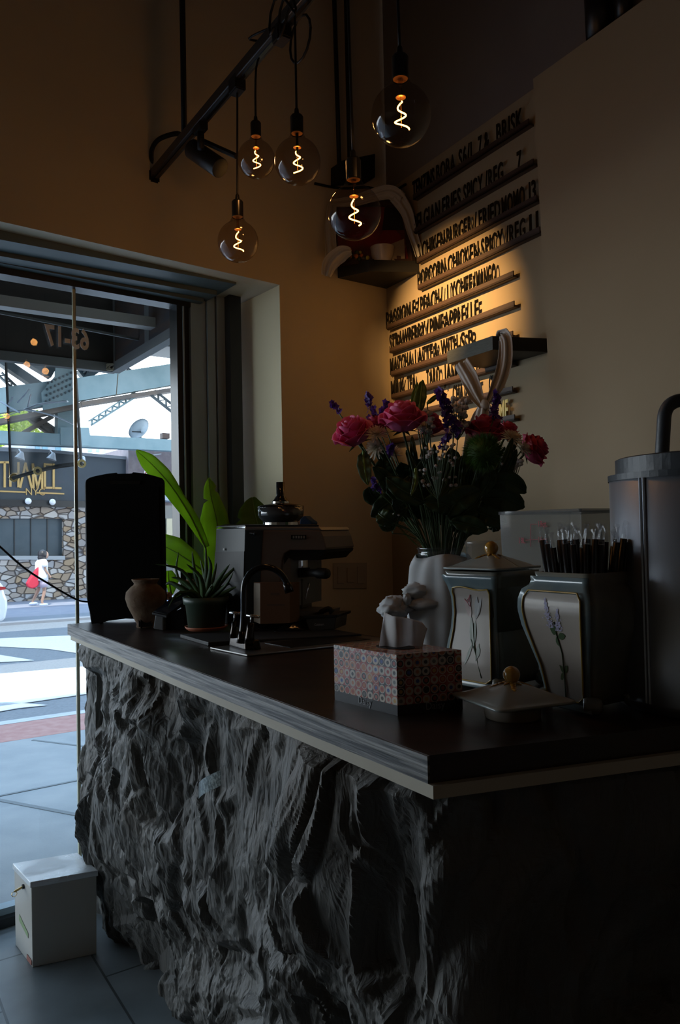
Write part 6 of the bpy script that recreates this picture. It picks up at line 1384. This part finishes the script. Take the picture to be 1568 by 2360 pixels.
def rose(px, py, r_px, label, m, dy=0.0, axis=(0, -.5, .85), open_=1.0):
    c = fp_(px, py, dy); r = r_px * (Yj + dy) / FPX; ax = V(axis).normalized(); M_ = T(c, x=(1, .1, 0), z=ax)
    t_ = thing('rose', label, 'rose', c, 'roses in the bouquet'); rnd = random.Random(px)
    layers = [(3, .22, 1.0, .0), (4, .38, .98, .5), (5, .56, .92, .2), (5, .76, .80, .8), (6, .98, .62, .4)]
    for li, (n, rad_, ht, ph) in enumerate(layers):
        for k in range(n):
            a0 = ph + k * 2 * math.pi / n + rnd.uniform(-.15, .15); span = 2 * math.pi / n * 1.55; m_ = MB(M_); fl = .04 + .22 * (li / 4) ** 1.3 * open_; rj = rnd.uniform(.93, 1.06)
            def fn(i, j):
                a = a0 + (i - .5) * span; edge = 1 - (abs(i - .5) * 2) ** 2.6 * .35
                prof = math.sin(min(1, j * 1.15) * math.pi * .5) ** .7; rr = r * rad_ * rj * (.25 + .75 * prof) + r * fl * max(0, j - .72) / .28 * (.6 + .6 * abs(i - .5)) + r * .02 * math.sin(i * 9 + k)
                z = r * (-.85 + (1.55 * ht) * j * edge - .10 * max(0, j - .85) / .15 * (li > 2) * open_)
                return V((rr * math.cos(a), rr * math.sin(a), z))
            m_.grid(fn, 8, 8).build('petal', m, t_, smooth=True, solid=.0007)
    m_ = MB(M_)
    for k in range(5):
        a = k * 1.257; m_.add([V((r * .1 * math.cos(a + 1.5), r * .1 * math.sin(a + 1.5), -r * .85)), V((r * .35 * math.cos(a + .3), r * .35 * math.sin(a + .3), -r * .82)), V((r * .75 * math.cos(a), r * .75 * math.sin(a), -r * .95)), V((r * .35 * math.cos(a - .3), r * .35 * math.sin(a - .3), -r * .84))], [(0, 1, 2, 3)])
    m_.build('sepals', dleaf, t_, solid=.001); stem(t_, c - ax * r * .85, .0032)
rose(812, 990, 43, 'hot pink rose farthest out towards the brown wall', pinkm, -.05, (-.35, -.45, .8), 1.1)
rose(928, 955, 46, 'large hot pink rose below the upright green leaf', pinkm, -.10, (-.05, -.35, .9), 1.2)
rose(865, 972, 24, 'small pink rose half hidden behind the two biggest pink roses', deepp, .03, (0, -.3, 1))
rose(988, 972, 33, 'dark pink rose behind the violet flower spike', deepp, .06, (.2, -.3, .9))
rose(1122, 985, 42, 'wide open deep pink rose above the fuzzy green ball', deepp, .0, (.1, -.35, .95), 1.5)
rose(1172, 990, 27, 'deep pink rose tucked behind the wide open one', deepp, .08, (.4, -.2, .9), 1.2)
rose(1236, 1032, 36, 'deep pink rose farthest out towards the clear container', deepp, .02, (.85, -.3, .45), 1.1)
def mum(px, py, r_px, label, dy=0.0, axis=(0, -.7, .6)):
    c = fp_(px, py, dy); r = r_px * (Yj + dy) / FPX; M_ = T(c, x=(1, 0, 0), z=axis); t_ = thing('chrysanthemum', label, 'chrysanthemum', c, 'cream chrysanthemums'); rnd = random.Random(px + py); m_ = MB(M_)
    for i in range(84):
        f = i / 84; e = 1.45 - 1.5 * f + rnd.uniform(-.1, .1); a = i * 2.4; L_ = r * (.45 + .55 * f); d = V((math.cos(a) * math.cos(e), math.sin(a) * math.cos(e), math.sin(e))); s_ = V((-math.sin(a), math.cos(a), 0)) * r * .075; u_ = d.cross(s_).normalized() * r * .03
        P = [d * r * .05, d * L_ * .55 + u_ * 0, d * L_]; m_.add([P[0] - s_ * .5, P[0] + s_ * .5, P[1] + s_ + u_, P[1] - s_ + u_, P[2] + s_ * .4, P[2] - s_ * .4, P[1] - u_ * 1.5], [(0, 1, 2, 3), (3, 2, 4, 5), (0, 6, 1), (3, 5, 6), (2, 6, 4)])
    m_.build('petals', creamm, t_); stem(t_, c, .002)
mum(868, 1002, 33, 'cream chrysanthemum between the two biggest pink roses', -.08, (.1, -.6, .8)); mum(868, 1032, 30, 'cream chrysanthemum drooping below the outermost pink rose', -.04, (-.5, -.7, .1))
mum(975, 985, 24, 'cream chrysanthemum beside the big rose under the upright leaf', -.02); mum(1180, 1012, 32, 'cream chrysanthemum beside the fuzzy green ball', -.06, (.3, -.6, .7)); mum(1205, 1035, 28, 'cream chrysanthemum touching the outermost deep pink rose', -.02, (.6, -.5, .4)); mum(905, 1045, 26, 'shaded cream chrysanthemum deep in the bouquet', .05)
def spike(px0, py0, px1, py1, n, w_px, label, dy=0.0, m=purp, size=1.0):
    t_ = thing('larkspur', label, 'larkspur', fp_(px1, py1, dy), 'violet flower spikes'); rnd = random.Random(px0 + n); a, b = fp_(px0, py0, dy), fp_(px1, py1, dy); sc_2 = (Yj + dy) / FPX
    m_ = MB()
    n = int(n * 1.7)
    for i in range(n):
        f = i / n; p = a.lerp(b, f) + V((rnd.uniform(-1, 1), rnd.uniform(-1, 1), rnd.uniform(-.3, .3))) * w_px * sc_2 * (1 - .6 * f); ax = V((rnd.uniform(-1, 1), rnd.uniform(-1.2, .3), rnd.uniform(-.3, .9))).normalized(); M2 = T(p, x=(1, .3, .2), z=ax); r_ = rnd.uniform(5, 8) * sc_2 * size
        for k in range(5):
            c_, s_ = math.cos(k * 1.257), math.sin(k * 1.257); d_ = V((c_, s_, .25)); q_ = V((-s_, c_, 0)); m_.add([M2 @ V((0, 0, 0)), M2 @ (d_ * r_ * .6 + q_ * r_ * .45), M2 @ (d_ * r_ * 1.15), M2 @ (d_ * r_ * .6 - q_ * r_ * .45)], [(0, 1, 2, 3)])
    m_.build('florets', m, t_); stem(t_, a, .0018); MB().tube([a, b], .0015, 5).build('stem', stemm, t_)
spike(1046, 1000, 1012, 898, 60, 17, 'tall violet larkspur spike in the middle of the bouquet', -.10, size=1.15); spike(862, 965, 846, 905, 26, 13, 'violet larkspur spike behind the outermost pink rose', .02); spike(880, 962, 892, 926, 18, 10, 'short violet larkspur spike beside the biggest rose', .04)
spike(1138, 965, 1144, 905, 22, 12, 'violet larkspur spike in front of the white scarf', -.04, size=1.2); spike(780, 950, 766, 926, 6, 8, 'few violet florets on the outermost thin stem', .0, size=1.2); spike(868, 1130, 862, 1102, 12, 8, 'small violet florets hanging low beside the pale leaf', -.05)
spike(893, 1050, 905, 1025, 16, 10, 'dark violet florets in the shade of the biggest rose', .0); spike(1020, 1030, 1035, 1000, 14, 10, 'dark violet florets at the heart of the bouquet', .03)
def gyps(cx, cy, wx, wy, n, label, dy=0.0, s=1.0):
    t_ = thing('gypsophila', label, 'gypsophila', fp_(cx, cy, dy), 'sprays of tiny white flowers'); rnd = random.Random(cx + cy); m_ = MB(); b_ = MB(); root = fp_(cx + (mouth.x > 0) * 0, cy + wy + 30, dy)
    for i in range(n):
        p = fp_(cx + rnd.uniform(-wx, wx), cy + rnd.uniform(-wy, wy), dy + rnd.uniform(-.05, .05)); m_.ball(p, rnd.uniform(3.2, 5.4) * sj * s, n=7, m=5, sc=(1, 1, .8)); b_.tube([p, p.lerp(root, .35) + V((0, 0, -.004)), root], .0006, 4, cap=False)
    m_.build('tiny_flowers', whitep, t_, smooth=False)['kind'] = 'stuff'; b_.build('twigs', stemm, t_); stem(t_, root, .0014)
gyps(1055, 950, 26, 36, 70, 'dense spray of white gypsophila beside the tall violet spike', -.03, 1.35); gyps(1010, 1072, 42, 50, 44, 'scattered tiny white flowers low in the front of the bouquet', -.13); gyps(1180, 1068, 24, 26, 30, 'white gypsophila spray under the cream chrysanthemum', -.04, 1.2); gyps(985, 970, 14, 26, 16, 'few white gypsophila flowers between the big rose and the violet spike', -.04, 1.4)
# fuzzy green ball
t_ = thing('green_dianthus', 'fuzzy round green flower head in the bouquet', 'dianthus', fp_(1114, 1043, -.14)); c = fp_(1114, 1043, -.14); rr_ = 48 * (Yj - .14) / FPX; rnd = random.Random(4); m_ = MB()
MB().ball(c, rr_ * .78, n=20, m=14).build('core', greenb, t_, smooth=True)
for i in range(1700):
    d = V((rnd.gauss(0, 1), rnd.gauss(0, 1), rnd.gauss(0, 1))).normalized(); s_ = d.cross(V((rnd.random(), rnd.random(), rnd.random()))).normalized() * rr_ * .02; L_ = rr_ * rnd.uniform(.95, 1.12); m_.add([c + d * rr_ * .7 - s_, c + d * rr_ * .7 + s_, c + d * L_ + s_ * 2], [(0, 1, 2)])
m_.build('bristles', greenb, t_)['kind'] = 'stuff'; stem(t_, c, .003)
# foliage
def sprig(pts, w_, label, m=dleaf, dy=0.0, nm='foliage_leaf', fold=.3):
    P = [fp_(x, y, dy + q) for x, y, q in pts]; t_ = thing(nm, label, 'leaf', P[0], 'leaves in the bouquet')
    S = (Yj + dy) / FPX; paddle(t_, P, [(2 * S, 2 * S), (w_ * .8 * S, w_ * .8 * S), (w_ * S, w_ * S), (w_ * .75 * S, w_ * .75 * S), (1 * S, 1 * S)], 0, m=m, fold=fold, nm='blade'); stem(t_, P[0], .0018)
sprig([(965, 955, 0), (970, 915, 0), (974, 876, .01)], 14, 'upright green leaf above the biggest rose', leafmat('upright_leaf_green', (.10, .17, .03), (.14, .22, .05), .35, .4), -.02)
sprig([(958, 950, 0), (955, 920, 0), (962, 882, .02)], 8, 'narrow upright leaf beside the taller one', bpy.data.materials['upright_leaf_green'], .01)
sprig([(985, 930, 0), (998, 920, 0), (1012, 908, .01)], 6, 'thin leaf tip beside the tall violet spike', bpy.data.materials['upright_leaf_green'], .0)
sprig([(838, 1040, 0), (840, 1075, -.02), (848, 1118, -.03)], 17, 'pale green drooping leaf under the outermost pink rose', pleaf, -.05)
sprig([(958, 1080, 0), (958, 1110, -.01), (948, 1142, -.02)], 7, 'small leaf with a pale blue sheen in front', pleaf, -.15)
rnd = random.Random(21)
LV = [((925, 1150), (895, 1160), (856, 1192), 26), ((1000, 1180), (985, 1130), (950, 1100), 22), ((1080, 1160), (1130, 1110), (1165, 1080), 26), ((1110, 1150), (1160, 1150), (1210, 1168), 30), ((1120, 1120), (1170, 1110), (1214, 1135), 26), ((1060, 1180), (1030, 1130), (1010, 1080), 24), ((1040, 1200), (1085, 1210), (1125, 1222), 22), ((980, 1160), (930, 1130), (890, 1100), 24), ((1060, 1160), (1080, 1120), (1070, 1080), 28), ((1030, 1190), (1060, 1150), (1110, 1130), 28), ((1100, 1180), (1130, 1190), (1170, 1205), 24), ((960, 1130), (905, 1110), (870, 1120), 18), ((1000, 1140), (975, 1100), (990, 1050), 22), ((1080, 1220), (1050, 1200), (1000, 1190), 26), ((1090, 1215), (1120, 1180), (1150, 1150), 26), ((940, 1170), (915, 1190), (890, 1215), 10), ((985, 1190), (950, 1170), (915, 1150), 22), ((1060, 1120), (1020, 1090), (960, 1060), 20), ((1090, 1140), (1040, 1120), (1000, 1110), 26), ((1050, 1180), (1020, 1160), (975, 1155), 26), ((1040, 1210), (1070, 1180), (1100, 1160), 30), ((1010, 1210), (1030, 1170), (1060, 1140), 28)]
for _i in range(34):
    _a = rnd.uniform(0, 1); _x = 850 + 340 * _a; _y = rnd.uniform(1045, 1200) - 40 * math.sin(_a * 3.14) + 20; _y = max(_y, 1030)
    _rx, _ry = 1026 + (_x - 1026) * .45, 1240; _f = rnd.uniform(.25, .42); LV.append(((_x + (_rx - _x) * _f, _y + (_ry - _y) * _f), (_x + (_rx - _x) * _f * .5 + rnd.uniform(-12, 12), _y + (_ry - _y) * _f * .45), (_x, _y), rnd.uniform(12, 24)))
for _i in range(26):
    _x = rnd.uniform(835, 1200); _y = rnd.uniform(1000, 1100); _rx = 1026 + (_x - 1026) * .45; LV.append(((_x + (_rx - _x) * .35, _y + 80), (_x + (_rx - _x) * .15 + rnd.uniform(-10, 10), _y + 40), (_x, _y), rnd.uniform(6, 13)))
for i, (a, b, c2, w_) in enumerate(LV):
    d_ = rnd.uniform(-.10, .10)
    side_ = ['on the wall side', 'at the heart', 'on the container side'][0 if c2[0] < 950 else (1 if c2[0] < 1100 else 2)]
    sprig([(a[0], a[1], 0), (b[0], b[1], -.01), (c2[0], c2[1], rnd.uniform(-.03, .01))], w_, 'dark green leaf ' + side_ + ' of the bouquet', dleaf, d_)
# thin dill like sprig
t_ = thing('fern_sprig', 'thin feathery green sprig hanging out beside the jar', 'sprig', fp_(965, 1262, -.02)); m_ = MB(); P = smooth([fp_(968, 1262, -.03), fp_(940, 1235, -.05), fp_(915, 1205, -.05), fp_(903, 1180, -.05)], 6); m_.tube(P, .0008, 5)
for i, p in enumerate(P[1:12]): 
    for s_ in (-1, 1): m_.tube([p, p + V((s_ * .012, 0, .008)), p + V((s_ * .016, -.004, .016))], .0004, 4)
m_.build('frond', leafmat('bright_sprig', (.03, .11, .02), (.05, .15, .03), .3), t_)
gyps(905, 1190, 20, 10, 8, 'few pale buds on thin twigs beside the low leaves', -.05, .7)

# ================================================================== person across the road
skin = mat('skin', (.42, .26, .19), .55); tee = mat('white_tee', (.80, .83, .88), .8); shortm = mat('pale_pink_shorts', (.58, .50, .60), .8); hairm = mat('dark_hair', (.02, .018, .022), .45); bagm = mat('red_bag_cloth', (.55, .03, .06), .6); shoem = mat('pale_blue_shoe', (.45, .55, .75), .6)
ft = PG(96, 1396); hP = 127 * ft.y / FPX * 1.0
fw2 = dA; sd2 = nA                          # walking along the street
per = thing('person', 'person in white top and pale shorts walking past the stone wall with a red bag', 'person', ft)
def W(f, s, z): return lift(ft, 0) + fw2 * f + sd2 * s + up * (ft.z + z * hP)
def skinmesh(nm, verts, edges, radii, m, par, root=0, sub=2):
    me = bpy.data.meshes.new(nm); me.from_pydata([tuple(v) for v in verts], edges, []); me.materials.append(m); o = bpy.data.objects.new(nm, me); COL.objects.link(o)
    q = o.modifiers.new('skin', 'SKIN'); 
    if not me.skin_vertices: me.skin_vertices.new() if hasattr(me.skin_vertices, 'new') else None
    if len(me.skin_vertices):
        for i, r_ in enumerate(radii): me.skin_vertices[0].data[i].radius = (r_, r_); me.skin_vertices[0].data[i].use_root = (i == root)
    s_ = o.modifiers.new('sub', 'SUBSURF'); s_.levels = s_.render_levels = sub; q.use_smooth_shade = True; adopt(o, par); return o
k = hP / 1.6
vb_ = [W(0, 0, .53), W(.0, 0, .62), W(.01, 0, .72), W(.02, 0, .80), W(.03, 0, .85), W(.05, 0, .90), W(.055, 0, .95),        # 0..6 spine, neck, head
      W(.0, -.09, .52), W(.06, -.09, .28), W(-.02, -.09, .06), W(.0, .09, .52), W(-.06, .09, .28), W(-.22, .09, .07),          # legs 7..12
      W(.02, -.17, .80), W(.06, -.20, .64), W(.16, -.19, .55), W(.20, -.18, .50), W(.02, .17, .80), W(-.04, .19, .64), W(.02, .19, .54), W(.04, .19, .50),
      W(.06, -.09, .022), W(-.15, .09, .03)]
eb_ = [(0, 1), (1, 2), (2, 3), (3, 4), (4, 5), (5, 6), (0, 7), (7, 8), (8, 9), (0, 10), (10, 11), (11, 12), (3, 13), (13, 14), (14, 15), (15, 16), (3, 17), (17, 18), (18, 19), (19, 20), (9, 21), (12, 22)]
rb2 = [.13 * k, .12 * k, .12 * k, .11 * k, .05 * k, .085 * k, .09 * k, .085 * k, .055 * k, .036 * k, .085 * k, .055 * k, .036 * k, .05 * k, .036 * k, .026 * k, .03 * k, .05 * k, .036 * k, .026 * k, .03 * k, .03 * k, .03 * k]
skinmesh('body', vb_, eb_, rb2, skin, per)
def rings(nm, rr2, m, n=20, sol=.01):
    m_ = MB(); vs = []; fs = []
    for (f, z, a, b) in rr2:
        for q in range(n): an = q * 2 * math.pi / n; vs.append(W(f + a * math.cos(an) * (1 + .05 * math.sin(5 * an)), b * math.sin(an), z))
    for i in range(len(rr2) - 1):
        for q in range(n): fs.append((i * n + q, i * n + (q + 1) % n, (i + 1) * n + (q + 1) % n, (i + 1) * n + q))
    return m_.add(vs, fs).build(nm, m, per, smooth=True, solid=sol)
rings('top', [(.0, .46, .18, .22), (0, .55, .165, .20), (.01, .68, .155, .19), (.015, .78, .15, .21), (.02, .825, .11, .17), (.03, .85, .06, .08)], tee)
for s_, f_ in ((-.19, .04), (.18, -.01)): MB().tube([W(.02, s_ * .8, .81), W(f_ + .0, s_ * 1.08, .70)], [.085 * k, .075 * k], 12).build('sleeve', tee, per, smooth=True)
for s_, f0, f1 in ((-.09, .0, .05), (.09, 0, -.05)): MB().tube([W(f0, s_, .52), W(f0 + f1 * .5, s_, .42), W(f0 + f1, s_, .34)], [.13 * k, .12 * k, .115 * k], 16).build('shorts_leg', shortm, per, smooth=True)
MB().ball(W(.035, 0, .925), .135 * k, n=20, m=14, sc=(1, 1.0, 1.1)).build('hair', hairm, per, smooth=True); MB().ball(W(.02, 0, .87), .12 * k, n=16, m=10, sc=(1, 1.05, .9)).build('hair', hairm, per, smooth=True)
MB().ball(W(.105, 0, .915), .095 * k, n=18, m=12, sc=(1, 1, 1.2)).build('face', skin, per, smooth=True); MB().ball(W(.17, 0, .905), .018 * k, n=8, m=6).build('nose', skin, per, smooth=True)
for s_, f_, z_ in ((-.09, .03, .012), (.09, -.19, .035)): MB().ball(W(f_, s_, z_ + .01), .085 * k, n=14, m=8, sc=(1.5, .65, .55), M=T((0, 0, 0), x=fw2)).build('shoe', shoem, per, smooth=True)
bag = thing('shoulder_bag', 'red bag hanging behind the back of the person in the white top', 'bag', W(-.25, -.05, .5))
MB().prism([W(f, -.16, z) for f, z in ((-.10, .72), (-.16, .66), (-.34, .50), (-.40, .42), (-.38, .36), (-.28, .32), (-.16, .34), (-.10, .40))], nA * .2).build('pouch', bagm, bag, bev=.04)
MB().tube([W(-.12, -.06, .70), W(-.04, -.12, .80), W(.03, -.15, .83)], .012, 6).build('strap', bagm, bag)
